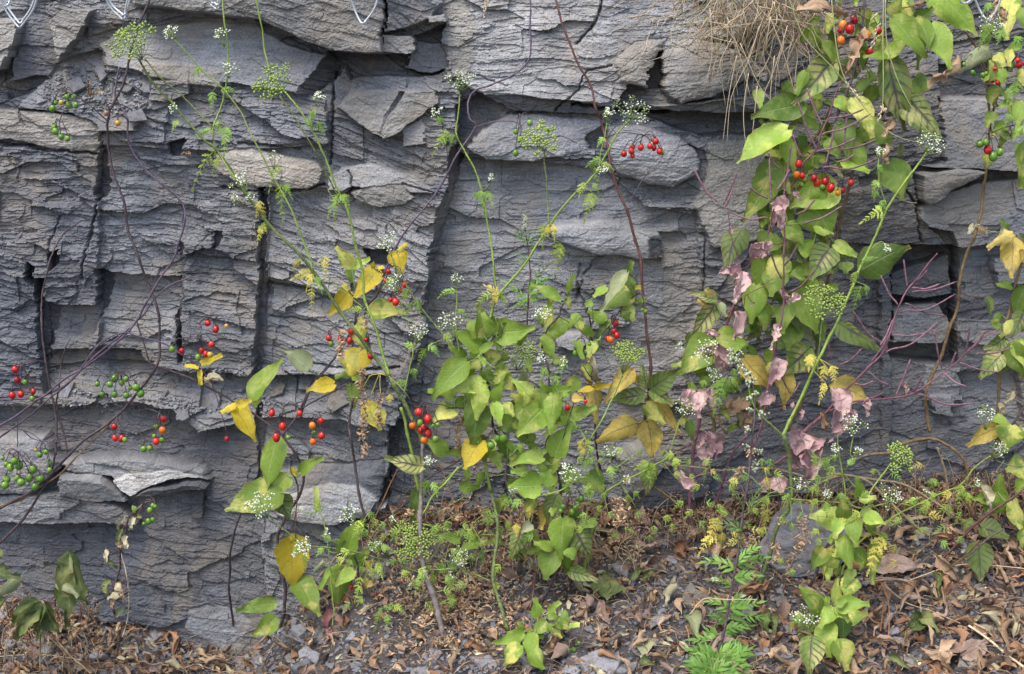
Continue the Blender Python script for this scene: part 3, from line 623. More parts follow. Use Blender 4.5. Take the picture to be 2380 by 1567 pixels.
# ------------------------------------------------------------------ leaves
WV = [0, .04, .12, .25, .4, .55, .7, .82, .92, 1.0]; WW = [.0, .52, .86, 1.0, .95, .78, .54, .30, .12, 0.0]
def leaf_verts(base, tip, width, curl=0.35, bend=0.3, crump=0.0, roll=0.0, nu=6, nv=12, heart=0.07, seed=0, lobes=0.0, upb=0.55):
    if crump > 0.04: nu = max(nu, 10); nv = max(nv, 13)
    rnd = random.Random(seed); D = tip - base; L = D.length; D.normalize()
    Nn = Vector((0, -1, upb)); Nn = (Nn - D * Nn.dot(D)); Nn = Nn.normalized() if Nn.length > 0.1 else D.orthogonal().normalized()
    Nn = Matrix.Rotation(roll, 3, D) @ Nn; S = D.cross(Nn)
    vs = []; uvs = []; off = rnd.random() * 100; asym = rnd.uniform(-0.06, 0.06)
    for i in range(nv + 1):
        v = i / nv; wv = max(0.004, float(np.interp(v, WV, WW)) * width * 0.5)
        wv *= 1 + .09 * mnoise.noise(Vector((off, v * 7, 0)))
        if lobes: wv *= 1 + lobes * math.sin(v * 19 + off)
        # bend along length: arc about S
        a = bend * (v - 0.5) * 2
        yb = L * v; zb_ = -L * 0.25 * bend * ((2 * v - 1) ** 2 - 0.0) + L * 0.25 * bend
        for j in range(nu + 1):
            u = 2 * j / nu - 1; th = curl
            uu = u * wv * (1 + .10 * abs(u) * mnoise.noise(Vector((off + 9 * (u > 0), v * 11, 3))))
            if abs(th) > 0.05: sx = math.sin(u * th) / th * wv * (uu / (u * wv) if abs(u) > .01 else 1); sz = (1 - math.cos(u * th)) / th * wv
            else: sx = uu; sz = 0
            sz = sz if curl > 0 else sz
            back = -heart * L * abs(u) ** 1.3 * max(0, 1 - v / 0.35)
            p = base + D * (yb + back) + S * (sx + asym * L * math.sin(v * math.pi)) + Nn * (zb_ + sz + 0.035 * L * math.sin(v * 9 + off + u * 2) * abs(u))
            if crump:
                q = p * (2.3 / L) + Vector((off, off, off)); nz = mnoise.noise_vector(q); n2 = mnoise.noise_vector(q * 2.7)
                p = p + (nz * 1.3 + n2 * 1.1) * crump * L
            vs.append(p); uvs.append(((u + 1) / 2, v))
    fs = [(i * (nu + 1) + j, i * (nu + 1) + j + 1, (i + 1) * (nu + 1) + j + 1, (i + 1) * (nu + 1) + j) for i in range(nv) for j in range(nu)]
    return vs, fs, uvs
STY = {  # curl, bend, crumple
    'g': (0.5, 0.35, 0.0), 'd': (0.5, 0.35, 0.0), 'm': (0.5, 0.35, 0.01), 'k': (0.6, 0.3, 0.015), 'y': (0.7, 0.4, 0.02), 'o': (0.8, 0.4, 0.03), 's': (0.7, 0.4, 0.02),
    'v': (1.4, 0.4, 0.03), 'p': (1.8, 0.7, 0.12), 'b': (1.9, 0.7, 0.14), 'h': (1.5, 0.7, 0.075), 'c': (1.7, 0.7, 0.10), 'l': (1.0, 0.4, 0.05)}
LSEED = [0]
class Plant:
    def __init__(s, name, label, cat, loc, d, group=None):
        s.t = thing(name, label, cat, loc, group); s.d = d; s.pts = []; s.nl = 0
    def stem(s, pts, r0, r1, m='vine', d0=None, d1=None, name='stem', sub=5, wob=0.6, sides=7, bumps=0.0):
        'pts in picture units, radii in picture px'
        rnd = random.Random(len(s.pts) + 5); n = len(pts); d0 = s.d if d0 is None else d0; d1 = s.d if d1 is None else d1
        seg = [0]
        for a, b in zip(pts[:-1], pts[1:]): seg.append(seg[-1] + math.hypot(b[0] - a[0], b[1] - a[1]))
        w3 = [P(x, y, d0 + (d1 - d0) * q / seg[-1] + rnd.uniform(-0.006, 0.006)) for (x, y), q in zip(pts, seg)]
        w3 = smooth_pts(w3, sub); k = len(w3); off_ = rnd.random() * 99
        w3 = [p + mnoise.noise_vector(p * 22 + Vector((off_,) * 3)) * (.0030 if r0 < 3.5 else .0018) for p in w3]
        w3 = [p + Vector((rnd.uniform(-1, 1), rnd.uniform(-1, 1), rnd.uniform(-1, 1))) * MPP * wob for p in w3]
        rad = [(r0 + (r1 - r0) * i / (k - 1)) * MPP * (1 + (0.25 if i % sub == 0 and n > 3 else 0) + rnd.uniform(-.06, .06)) for i in range(k)]
        mb = MB(); mb.tube(w3, rad, sides)
        if bumps:
            for _ in range(int(bumps * seg[-1])):
                i = rnd.randrange(k - 1); p = w3[i].lerp(w3[i + 1], rnd.random()); q = Vector((rnd.uniform(-1, 1), rnd.uniform(-1, 0.2), rnd.uniform(-1, 1))).normalized()
                mb.blob(p + q * rad[i], MPP * rnd.uniform(0.7, 1.3), 1, n=4, m=2)
        mb.build(name, [M[m], M['calyx']], s.t); s.pts += w3; return w3
    def near(s, p):
        if not s.pts: return None
        return min(s.pts, key=lambda q: (q - p).length_squared)
    def leaf(s, b, t, wd, kind, name='leaf', dd=0.0, roll=None, pet=True, mk=None, **kw):
        LSEED[0] += 1; rnd = random.Random(LSEED[0] * 13 + 1); c, be, cr = STY[kind]
        L = math.hypot(t[0] - b[0], t[1] - b[1]) * MPP
        d = max(s.d + dd + rnd.uniform(-0.012, 0.02), ground_d(*b) + .012, ground_d(*t) + .006)
        B = P(b[0], b[1], d); tl = rnd.uniform(-0.10, 0.40) * L
        Tp = P(t[0], t[1], d + tl)
        if roll is None: roll = rnd.uniform(-0.45, 0.45)
        sgn = rnd.choice([1, 1, -1]) if kind not in 'ph' else 1
        vs, fs, uv = leaf_verts(B, Tp, wd * MPP * 1.17, kw.pop('curl', sgn * c * rnd.uniform(0.6, 1.2)), kw.pop('bend', be * rnd.uniform(0.2, 1.2)), kw.pop('crump', cr), roll, seed=LSEED[0], **kw)
        mb = MB(); mb.add(vs, fs, 0, uv)
        if pet:
            q = s.near(B)
            if q is not None and (q - B).length < 0.055 and (q - B).length > 0.002:
                mid = (q + B) / 2 + Vector((0, -0.004, -0.003)); mb.tube(smooth_pts([q, mid, B], 3), 1.1 * MPP, 5, 1)
        o = mb.build(name, [mk or LV[kind], M['pedicel'] if kind in 'gdmv' else M['vine_red']], s.t)
        return o
    def berries(s, lst, attach=None, cname='berry_cluster'):
        'lst: (x, y, r, colour) in picture units'
        rnd = random.Random(len(lst) * 7 + int(lst[0][0])); d = s.d + 0.015
        cx = sum(b[0] for b in lst) / len(lst); top = min(b[1] for b in lst)
        hub = P(cx, top - 14, d)
        A = P(attach[0], attach[1], s.d) if attach else s.near(hub)
        mb = MB()
        if A is not None and (A - hub).length < 0.16:
            mb.tube(smooth_pts([A, (A + hub) / 2 + Vector((0, -0.004, 0.006)), hub], 5), [1.4 * MPP] * 3 + [1.1 * MPP] * 8, 5)
        pos = []
        for (x, y, r, c) in lst:
            p = P(x, y, d + rnd.uniform(-0.010, 0.012)); pos.append(p); rr = r * MPP
            tp = p + Vector((rnd.uniform(-.15, .15) * rr, 0, rr * 1.05)); far = (hub - tp).length
            h2 = hub if far < 0.03 else hub.lerp(tp, min(0.75, 1 - 0.02 / far))
            if far >= 0.03: mb.tube([hub, hub.lerp(h2, .5) + Vector((0, 0, 0.001)), h2], 0.9 * MPP, 5)
            mid = (h2 + tp) / 2 + Vector((0, 0, 0.004 + abs(h2.x - tp.x) * 0.25)); mb.tube(smooth_pts([h2, mid, tp], 4), [0.9 * MPP] * 8 + [1.5 * MPP], 5)
        cl = mb.build(cname, M['vine'], s.t); ORG[cl.name] = ORG[s.t.name]
        for p, (x, y, r, c) in zip(pos, lst):
            o = bpy.data.objects.new('berry', BERRY[c]); COL.objects.link(o); o.parent = cl
            o.location = p - ORG[s.t.name]; q_ = r * MPP * .96; o.scale = (q_ * rnd.uniform(.88, 1), q_ * rnd.uniform(.88, 1), q_ * rnd.uniform(1.0, 1.22))
            o.rotation_euler = (rnd.uniform(-.35, .35), rnd.uniform(-.35, .35), rnd.uniform(0, 6))
    def umbel(s, hub, cen, Rr, typ='W', n=10, d=None, name='umbel'):
        rnd = random.Random(int(hub[0] * 3 + cen[1])); d = s.d if d is None else d
        Hh = P(hub[0], hub[1], d); C0 = P(cen[0], cen[1], d + 0.01); Rw = Rr * MPP * (.9 if typ == 'F' else .84)
        ax = C0 - Hh
        if ax.length < 0.35 * Rw: ax = ax + Vector((0, -1, 0.35)) * Rw * 0.8; Hh = C0 - ax
        axn = ax.normalized(); axd = (axn + Vector((0, -.45, -.05))).normalized(); axn = axd; e1 = axn.cross(Vector((0, 1, 0.3))); e1 = e1.normalized() if e1.length > .2 else axn.orthogonal().normalized(); e2 = axn.cross(e1)
        mb = MB()
        for i in range(n):
            q = 2.39996 * i + rnd.uniform(-.2, .2); rr = math.sqrt((i + 0.5) / n) * rnd.uniform(.7, 1.12)
            c = C0 + (e1 * math.cos(q) + e2 * math.sin(q)) * Rw * rr + axn * Rw * 0.28 * (0.5 - rr * rr) * 1.2
            mb.tube(smooth_pts([Hh, Hh.lerp(c, .5) + (e1 * math.cos(q) + e2 * math.sin(q)) * Rw * rr * .12, c - axn * Rw * 0.10], 2), 0.65 * MPP, 4, 0)
            k = rnd.choice([7, 9, 11] if typ == 'F' else [4, 6, 8, 9]); ur = Rw * (0.95 / math.sqrt(n)) if n > 1 else Rw
            for j in range(k):
                q2 = 2.4 * j + i; r2 = math.sqrt((j + .4) / k) * ur
                f = c + (e1 * math.cos(q2) + e2 * math.sin(q2)) * r2 + axn * (ur * .5 * (1 - (r2 / ur) ** 2) + rnd.uniform(-1, 1) * ur * .12)
                mb.tube([c - axn * Rw * 0.10, f], 0.35 * MPP, 3, 0, cap=False)
                if typ == 'F': mb.blob(f, rnd.uniform(1.5, 2.8) * MPP, 1, (f - c) + axn * 1e-4, 6, 3, 1.25)
                else:
                    white = rnd.random() < 0.5
                    if white:
                        nn = (axn + Vector((rnd.uniform(-.6, .6), rnd.uniform(-.8, .2), rnd.uniform(-.4, .8)))).normalized(); a = nn.orthogonal().normalized(); b_ = nn.cross(a)
                        for z in range(5):
                            g = z * 1.2566; dr = a * math.cos(g) + b_ * math.sin(g); sd_ = nn.cross(dr); pr = 1.9 * MPP * rnd.uniform(.6, 1.2)
                            mb.add([f, f + dr * pr * .7 + sd_ * pr * .45, f + dr * pr + nn * pr * .2, f + dr * pr * .7 - sd_ * pr * .45], [(0, 1, 2, 3)], 2)
                    else: mb.blob(f, 1.4 * MPP, 1, axn, 5, 2, 1.2)
        if typ == 'F' or rnd.random() < .3:      # drooping bracts under the head
            for z in range(5):
                g = z * 1.26 + .4; dr = e1 * math.cos(g) + e2 * math.sin(g); mb.tube([Hh, Hh + dr * Rw * .25, Hh + dr * Rw * .35 - axn * Rw * .15], [.5 * MPP, .4 * MPP, .1 * MPP], 3, 0)
        q = s.near(Hh)
        if q is not None and .003 < (q - Hh).length < 0.05: mb.tube([q, (q + Hh) / 2 + Vector((0, -.002, -.001)), Hh], 0.8 * MPP, 5, 0)
        mb.build(name, [M['pedicel'], M['fruit'], M['petal']], s.t)
    def feather(s, b, t, wd, m='feather', pairs=6, name='leaf', slim=0.17, ang=46, dd=0.0, droop=0.12, term=True, teeth=True):
        LSEED[0] += 1; rnd = random.Random(LSEED[0] * 17); d = max(s.d + dd + rnd.uniform(-.008, .012), ground_d(*b) + .014, ground_d(*t) + .008)
        B = P(b[0], b[1], d); L0 = math.hypot(t[0] - b[0], t[1] - b[1]) * MPP; Tp = P(t[0], t[1], d + rnd.uniform(-.1, .35) * L0)
        mid = (B + Tp) / 2 + Vector((0, -.4, 1)) * L0 * droop * rnd.uniform(.3, 1.3); ax = smooth_pts([B, mid, Tp], 8); mb = MB()
        mb.tube(ax, [(1.0 - .7 * i / len(ax)) * MPP for i in range(len(ax))], 4, 1)
        def leaflet(o, dr, nrm, L, wl):
            sd_ = dr.cross(nrm).normalized(); k = 7; vs = []; c2 = rnd.uniform(-.3, .3)
            for i in range(k):
                v = i / (k - 1); e = math.sin(math.pi * min(1, v * .85 + .12)) ** .8 * wl * ((1.35 if i % 2 else 0.42) if teeth else .9 * (1 - v ** 3))
                if i == k - 1: e = 0.0001
                fwd = .10 * L if i % 2 and teeth else 0; c = o + dr * (L * v) - nrm * (L * .25 * v * v) + sd_ * c2 * L * v * v * .4
                vs += [c + sd_ * e + dr * fwd, c, c - sd_ * e + dr * fwd]
            fs = []
            for i in range(k - 1): fs += [(3 * i, 3 * i + 1, 3 * i + 4, 3 * i + 3), (3 * i + 1, 3 * i + 2, 3 * i + 5, 3 * i + 4)]
            mb.add(vs, fs, 0)
        A = (Tp - B).normalized(); Nn = Vector((rnd.uniform(-.5, .5), -1, .45)); Nn = (Nn - A * Nn.dot(A)).normalized(); W = wd * MPP
        for k in range(pairs):
            v = .12 + .8 * k / pairs; i = int(v * (len(ax) - 1)); o = ax[i]; A2 = (ax[min(i + 1, len(ax) - 1)] - ax[i]).normalized(); S = A2.cross(Nn).normalized()
            l = W * .56 * (1 - v * .75) * rnd.uniform(.8, 1.15)
            for sg in (1, -1):
                a = R(ang + rnd.uniform(-12, 12)); dr = (A2 * math.cos(a) + S * sg * math.sin(a) + Nn * rnd.uniform(-.35, .3)).normalized()
                leaflet(o, dr, Nn, l, l * slim)
        if term: leaflet(ax[-3], (ax[-1] - ax[-4]).normalized(), Nn, W * .35, W * .35 * slim)
        q = s.near(B)
        if q is not None and .002 < (q - B).length < 0.05: mb.tube([q, (q + B) / 2, B], 0.8 * MPP, 4, 1)
        mb.build(name, [M[m], M['stem_green'] if m != 'feather_y' else M['feather_y']], s.t)
    def crumbs(s, pts, wd, name='dry_seed_spray', m='crumb', dens=1.0, d=None):
        'a hanging spray of shrivelled flower scraps along a line'
        LSEED[0] += 1; rnd = random.Random(LSEED[0] * 5); d = (s.d if d is None else d)
        mb = MB(); w3 = smooth_pts([P(x, y, d) for x, y in pts], 6) if len(pts) > 1 else [P(*pts[0], d)] * 2
        mb.tube(w3, .6 * MPP, 4, 0)
        n = int(dens * (10 + sum((a - b).length for a, b in zip(w3[:-1], w3[1:])) / MPP * .9 + wd * .8))
        for _ in range(n):
            i = rnd.randrange(len(w3) - 1); c = w3[i].lerp(w3[i + 1], rnd.random())
            o = Vector((rnd.gauss(0, .45), rnd.gauss(0, .4), rnd.gauss(0, .45 if len(pts) == 1 else .25))) * wd * .5 * MPP
            flake(mb, c + o, rnd.uniform(2.2, 5) * MPP, rnd, 0)
            if rnd.random() < .3: mb.tube([c, c + o], .3 * MPP, 3, 0, cap=False)
        return mb.build(name, M[m], s.t)
def flake(mb, c, r, rnd, mi=0):
    r *= 1.15
    a = Vector((rnd.uniform(-1, 1), rnd.uniform(-1, 1), rnd.uniform(-1, 1))).normalized(); b = a.orthogonal().normalized(); n = a.cross(b)
    k = 5; vs = [c + n * r * .4]
    for i in range(k):
        q = 6.283 * i / k; vs.append(c + (a * math.cos(q) * 1.3 + b * math.sin(q) * .42) * r * rnd.uniform(.6, 1.2) + n * r * rnd.uniform(-.4, .5))
    mb.add(vs, [(0, 1 + i, 1 + (i + 1) % k) for i in range(k)], mi)
def berry_mesh(c):
    mb = MB(); mb.blob((0, 0, 0), 1.0, 0, Vector((0, 0, 1)), 16, 9)
    for i in range(5):
        q = i * 1.2566; dr = Vector((math.cos(q), math.sin(q), 0)); sd_ = Vector((-math.sin(q), math.cos(q), 0)); up = Vector((0, 0, 1))
        mb.add([up * 1.06, dr * .35 + sd_ * .22 + up * 1.0, dr * .72 + up * .78, dr * .35 - sd_ * .22 + up * 1.0], [(0, 3, 2, 1)], 1)
    mb.blob((0, 0, 1.1), .16, 1); return mb.mesh('berry_' + {'r': 'red', 'G': 'green', 'o': 'orange', 'y': 'yellow', 'b': 'brown'}[c], [BM[c], M['calyx']], smooth=True)
BERRY = {c: berry_mesh(c) for c in 'rGoyb'}
def tp(c, r, *pts): return [T(c, r, *p) for p in pts]
def tl(c, r, bx, by, tx, ty, wd): return T(c, r, bx, by), T(c, r, tx, ty), wd * 0.3337
def leaves(pl, c, r, lst, **kw):
    for e in lst:
        b, t, wd = tl(c, r, *e[:5]); wd *= 1.28 if e[5] == 'p' else 1; pl.leaf(b, t, wd, e[5], dd=(e[6] if len(e) > 6 else 0.0), **kw)
def feathers(pl, c, r, lst, **kw):
    for e in lst:
        b, t, wd = tl(c, r, *e[:5]); pl.feather(b, t, max(wd, 17) * 1.3, {'g': 'feather', 'l': 'feather_yg', 'y': 'feather_y'}[e[5]], **kw)
def bers(pl, c, r, s_, attach=None):
    'string "x,y,r,c ..." in tile units'
    l = []
    for q in s_.split():
        a = q.split(','); x, y = T(c, r, float(a[0]), float(a[1])); l.append((x, y, float(a[2]) * .3337 * 0.97, a[3]))
    pl.berries(l, T(c, r, *attach) if attach else None)
# ================================================================== THINGS
# ---- rockfall net hanging over the upper edge
net = thing('rockfall_net', 'galvanised wire net whose pointed lower loops hang over the top of the rock', 'wire net', P(1190, -200, .14))
def wire_loop(pts, d=.14, r=2.3):
    w3 = smooth_pts([P(x, y, d + .004 * math.sin(i * 2.1)) for i, (x, y) in enumerate(pts)], 5); mb = MB(); mb.tube(w3, r * MPP, 8); mb.build('wire_loop', M['wire'], net)
for x0, x1, x2, yb in ((-5, 45, 84, 63), (240, 285, 303, 44), (480, 503, 516, 21), (812, 843, 877, 54), (2262, 2296, 2325, 48)):
    wire_loop([(x0 - 34, -150), (x0 - 8, -40), (x0 + (x1 - x0) * .35, yb * .35), (x1 - 7, yb - 6), (x1, yb), (x1 + 6, yb - 4), (x2 - 5, yb * .3), (x2 + 9, -40), (x2 + 34, -150)])
    if x0 not in (812, 2262): wire_loop([(x0 - 28, -150), (x0 - 2, -40), (x0 + (x1 - x0) * .35 + 3, yb * .2), (x1 - 4, yb - 14), (x1 + 2, yb - 9), (x1 + 6, yb - 13), (x2 - 9, yb * .2), (x2 + 3, -40), (x2 + 30, -150)], .146)
for x0, x1, x2, yb in ((-20, 12, 24, 14), (2228, 2244, 2256, 8)): wire_loop([(x0 - 34, -150), (x0, -10), (x1 - 6, yb - 2), (x1, yb), (x1 + 6, yb - 3), (x2, -10), (x2 + 20, -150)])

GB = lambda px, py: gpt(px, py)
# ---- bittersweet at the left edge: thin dark vines and berries over the dark slate
A = Plant('bittersweet_vine', 'leafless purple bittersweet vines with red and green berries spread over the slate at the left', 'vine', gpt(30, 1560), .115, 'bittersweet plants climbing the rock')
A.stem([(352,-20),(330,40),(305,110),(285,190),(270,230),(250,278),(252,330),(262,400),(285,470),(300,540),(325,600),(345,660),(365,720),(372,780),(368,830),(355,860),(340,885),(310,925),(270,965),(210,1012),(160,1058),(110,1110),(60,1150),(-20,1190)], 2.6, 3.0, 'vine', .09, .12)
A.stem([(278,155),(268,210),(275,240),(298,280),(300,330),(330,385),(380,430),(425,475),(425,520),(410,580),(390,622),(358,672),(335,712),(322,740),(280,790),(210,842),(150,882),(95,925),(40,965),(-20,1000)], 2.0, 2.4, 'vine_purple', .09, .13)
A.stem([(482,652),(445,645),(400,660),(362,690),(325,738),(290,775),(215,835),(160,890),(100,940),(40,985),(-10,1020)], 1.5, 2.2, 'vine_purple', .09, .12)
A.stem([(-20,930),(95,920),(170,880),(232,798),(280,776),(320,780),(390,805),(450,845),(490,885)], 2.2, 1.6, 'vine_purple', .13, .11)
A.stem([(188,512),(150,540),(128,570),(112,620),(100,680),(97,740),(100,800),(112,860),(122,930),(131,1000),(131,1060)], 1.6, 2.6, 'vine', .09, .11)
A.stem([(131,1020),(118,1100),(90,1150),(50,1210),(0,1262)], 2.4, 3.0, 'vine', .11, .11)
A.stem([(162,785),(152,805),(140,850),(135,900),(130,945),(145,1000),(158,1052)], 1.4, 2.2, 'vine', .10, .11)
A.stem([(-10,1180),(40,1165),(90,1135),(160,1080),(280,960),(310,935)], 2.4, 1.6, 'vine_brown', .115, .11)
A.stem([(335,712),(375,735),(460,752),(461,780),(440,785)], 1.0, .8, 'vine', .10, .10)
A.stem([(0,1000),(35,1002),(55,1002),(80,1020),(115,1026),(170,1022)], 1.2, .9, 'vine_purple', .12, .12)
A.stem([(0,930),(30,945),(40,990),(42,1040)], 1.2, 1.0, 'vine_purple', .12, .12)
bers(A,0,0,'465,675,20,G 515,675,19,G 385,715,20,G 365,755,23,G 425,715,17,y 480,730,22,G 528,733,21,G', (745,840)); bers(A,0,0,'380,888,23,G 386,915,25,G 425,955,22,G 470,966,21,G', (480,770))
bers(A,0,0,'820,858,21,y'); bers(A,0,0,'740,788,17,b')
bers(A,0,1,'1447,684,24,r 1503,727,24,r 1577,703,15,y',(1385,690)); bers(A,0,1,'1472,832,24,r 1405,875,25,r 1437,898,24,r 1267,877,22,r 1380,920,23,G 1200,865,22,G 1465,903,22,y',(1380,780))
bers(A,0,1,'105,1007,24,r 120,1079,25,r 85,1187,27,r 145,1179,25,r 230,1160,21,r 175,1095,21,G 225,1208,19,G',(330,965))
bers(A,0,1,'798,1068,30,G 765,1110,22,G 845,1100,21,G 878,1072,20,G 678,1107,20,G 948,1130,29,G 906,1136,16,G 980,1175,28,G 797,1180,26,G 878,1188,24,G 712,1178,21,G',(1075,975))
bers(A,0,1,'1135,1350,29,r 1088,1405,22,G 1131,1428,24,o 1130,1498,23,G 1087,1508,25,r 1075,1470,16,G',(960,1300)); bers(A,0,1,'795,1405,25,r 800,1484,23,r 848,1486,26,r 870,1495,19,G',(800,1350))
bers(A,0,1,'1580,1489,19,r'); bers(A,0,1,'1000,1560,24,G 1045,1553,22,G')
bers(A,0,2,'278,38,23,G 320,20,20,G 345,100,20,G 345,145,20,G 250,5,14,y',(160,-130)); bers(A,0,2,'100,82,27,G 72,128,29,G 132,115,31,G 45,105,22,G 20,62,15,G 228,140,31,G 205,200,30,G 48,210,27,G 122,200,25,G 148,230,31,G 35,250,29,G 278,205,30,G 245,262,29,G',(60,30))
leaves(A,0,1,[(1400,965,1548,905,52,'y'),(1382,1000,1285,985,34,'y'),(1388,1010,1392,1115,34,'y'),(1430,1050,1555,1085,60,'c'),(1420,1060,1480,1120,50,'c')])

# ---- black stemmed bittersweet in the lower left with the golden leaf
Bv = Plant('bittersweet_vine', 'black stemmed bittersweet with golden leaves rooted at the foot of the dark slate', 'vine', gpt(640, 1478), .15, 'bittersweet plants climbing the rock')
Bv.stem([(318,745),(345,830),(365,850),(440,876),(500,908),(548,940),(600,966),(645,1005),(688,1055),(706,1103),(695,1150),(664,1200),(645,1240),(650,1290),(662,1360),(658,1430),(640,1478)], 1.5, 4.2, 'vine', .11, ground_d(640,1478))
Bv.stem([(690,1180),(692,1130),(682,1105)], 1.4, 2, 'vine')
Bv.stem([(560,1190),(543,1250),(534,1320),(535,1390),(548,1495)], 2.2, 3.0, 'vine', .14, ground_d(548,1495))
leaves(Bv,0,1,[(1640,1245,1782,1512,135,'y'),(1642,1250,1540,1305,50,'y'),(1660,1250,1752,1215,60,'y')])
leaves(Bv,1,1,[(-30,1195,188,938,150,'g'),(0,1200,-10,1270,60,'g')])
leaves(Bv,1,2,[(150,-70,72,300,175,'g'),(222,180,102,328,115,'g'),(165,300,-215,432,225,'m'),(150,330,230,490,150,'k'),(310,165,470,62,78,'g'),(240,130,297,192,44,'y'),(430,436,417,262,42,'g'),
 (245,615,265,975,215,'y'),(275,640,240,600,60,'y'),(295,905,443,1165,155,'m'),(135,1065,-140,1128,100,'d'),(135,1170,-20,1300,115,'m')])
bers(Bv,1,1,'110,1308,25,r 185,1402,27,r 142,1480,29,r 225,1478,19,G 303,1312,23,r',(320,1290)); bers(Bv,1,1,'450,1365,27,r 392,1397,25,o 405,1448,20,G 457,1467,26,r 398,1508,27,o',(290,1350))

# ---- bittersweet whose purple vine falls from the top centre and carries the yellow leaves
Cv = Plant('bittersweet_vine', 'purple vine falling from the top with clear yellow leaves and red berries left of centre', 'vine', P(760, 850, .12), .135, 'bittersweet plants climbing the rock')
Cv.stem([(1232,-20),(1233,60),(1234,95),(1225,145),(1190,175),(1140,197),(1102,213),(1088,240),(1093,275),(1106,295),(1060,360),(1020,440),(960,515),(915,580),(900,622),(872,690),(835,722),(827,750),(800,800),(760,855),(722,900),(695,960),(660,1010),(640,1052),(652,1085)], 1.8, 2.6, 'vine_purple', .07, .13)
Cv.stem([(822,760),(788,820),(745,872),(712,925),(698,970)], 1.4, 2.0, 'vine', .12, .13)
Cv.stem([(803,890),(770,912),(735,930),(700,950)], 1.6, 1.8, 'vine')
Cv.stem([(830,690),(826,740),(818,800),(822,850)], 1.6, 1.8, 'vine')
Cv.stem([(820,925),(812,980),(815,1022),(825,1080),(835,1150),(850,1205)], 2.6, 3.0, 'vine')
Cv.stem([(1106,295),(1150,282),(1195,285),(1215,300),(1205,330)], 1.2, .9, 'vine_purple', .08, .09)
Cv.stem([(1205,300),(1218,285),(1228,280)], .9, .8, 'vine_purple', .09, .09)
leaves(Cv,1,1,[(668,290,556,152,95,'m'),(675,290,797,235,60,'g'),(665,290,665,402,62,'g'),(850,318,688,508,140,'y'),(850,310,890,295,36,'y'),(820,300,805,262,30,'y'),(985,182,1012,343,135,'y'),(990,182,1055,132,34,'y'),(648,462,505,622,120,'y'),(645,455,600,418,36,'y'),
 (785,600,1047,617,150,'m'),(365,1000,185,868,150,'v'),(735,870,660,1052,165,'y'),(690,1050,580,930,75,'m'),(715,1030,752,895,55,'d'),(690,700,770,880,105,'m'),(545,1105,347,1157,100,'y'),(670,1045,548,1062,46,'d'),(680,1050,730,1090,60,'g'),(668,1108,676,1282,82,'m'),(775,1230,870,1432,115,'y'),(860,1290,890,1390,80,'y')])
bers(Cv,1,1,'922,325,19,r 908,390,20,r 1037,418,22,r 1003,457,20,r 975,455,14,G',(870,380)); bers(Cv,1,1,'938,520,19,r 973,537,27,r',(890,500)); bers(Cv,1,1,'507,787,23,r 523,828,19,G',(600,720)); bers(Cv,1,1,'662,743,25,r 652,805,24,r 590,790,22,r',(700,690)); bers(Cv,1,1,'765,800,18,r 800,912,25,r 777,953,24,r',(790,860))
bers(Cv,2,0,'123,855,22,G 25,918,19,G 57,972,23,G 25,1067,23,G',(40,830))

# ---- long brown stem in the middle right
Dv = Plant('bittersweet_vine', 'single long brown vine right of centre with grey purple leaves at its lower end', 'vine', P(1503, 1000, .1), .125, 'bittersweet plants climbing the rock')
Dv.stem([(1288,-20),(1300,30),(1320,85),(1345,150),(1372,200),(1386,250),(1400,282),(1410,340),(1420,392),(1440,442),(1460,492),(1478,560),(1490,620),(1498,700),(1505,790),(1512,860),(1508,900),(1500,945),(1500,975)], 2.2, 3.6, 'vine_red', .075, .12)
Dv.stem([(1412,315),(1430,292),(1455,285),(1490,292)], 1.0, .9, 'vine', .09, .11); Dv.stem([(1463,470),(1485,430),(1512,386)], 1.4, .8, 'vine_purple', .1, .1)
bers(Dv,2,0,'780,1072,23,r 838,1028,21,r 832,1055,23,r 840,1085,18,r 898,1028,22,r 960,1018,22,r 1000,985,23,r 990,1032,20,r 1028,1055,23,r 1046,1062,17,G',(640,960))
leaves(Dv,2,1,[(965,1140,1165,1005,130,'k'),(965,1150,1125,1257,100,'k'),(935,1130,905,975,80,'k'),(920,1180,648,1215,110,'k'),(930,1250,1062,1392,95,'m'),(975,1200,1170,1455,90,'o'),(830,1010,652,1242,120,'o'),(875,1090,828,1000,44,'y'),(860,1382,597,1512,165,'o'),(950,1365,975,1630,170,'o'),(925,1220,820,1180,70,'c')])
leaves(Dv,2,2,[(958,100,943,318,115,'k')])

# ---- the full green plant in the middle
E = Plant('bittersweet_plant', 'bushy bright green bittersweet in the middle, rooted among the dead leaves', 'plant', gpt(1215, 1334), .20, 'bittersweet plants climbing the rock')
E.stem([(1119,820),(1132,857),(1130,885),(1142,923),(1146,957),(1150,990),(1162,1023),(1174,1048),(1195,1090),(1225,1130),(1240,1170),(1233,1200),(1220,1250),(1208,1294),(1207,1334)], 2.2, 3.8, 'vine', .20, ground_d(1207,1334))
E.stem([(1290,1080),(1300,1120),(1304,1160),(1308,1230),(1303,1300),(1290,1340),(1257,1404)], 2.2, 3.6, 'vine', .20, ground_d(1257,1404))
E.stem([(1180,1060),(1175,1110),(1200,1150),(1240,1175)], 2.2, 2.6, 'vine'); E.stem([(1119,823),(1150,780),(1170,770)], 1.6, 1.3, 'vine')
E.stem([(1247,1321),(1240,1370),(1230,1414)], 2.0, 3.0, 'vine_red', .2, ground_d(1230,1414)); E.stem([(1105,955),(1060,950),(1000,955),(985,958)], 1.4, 1.2, 'vine')
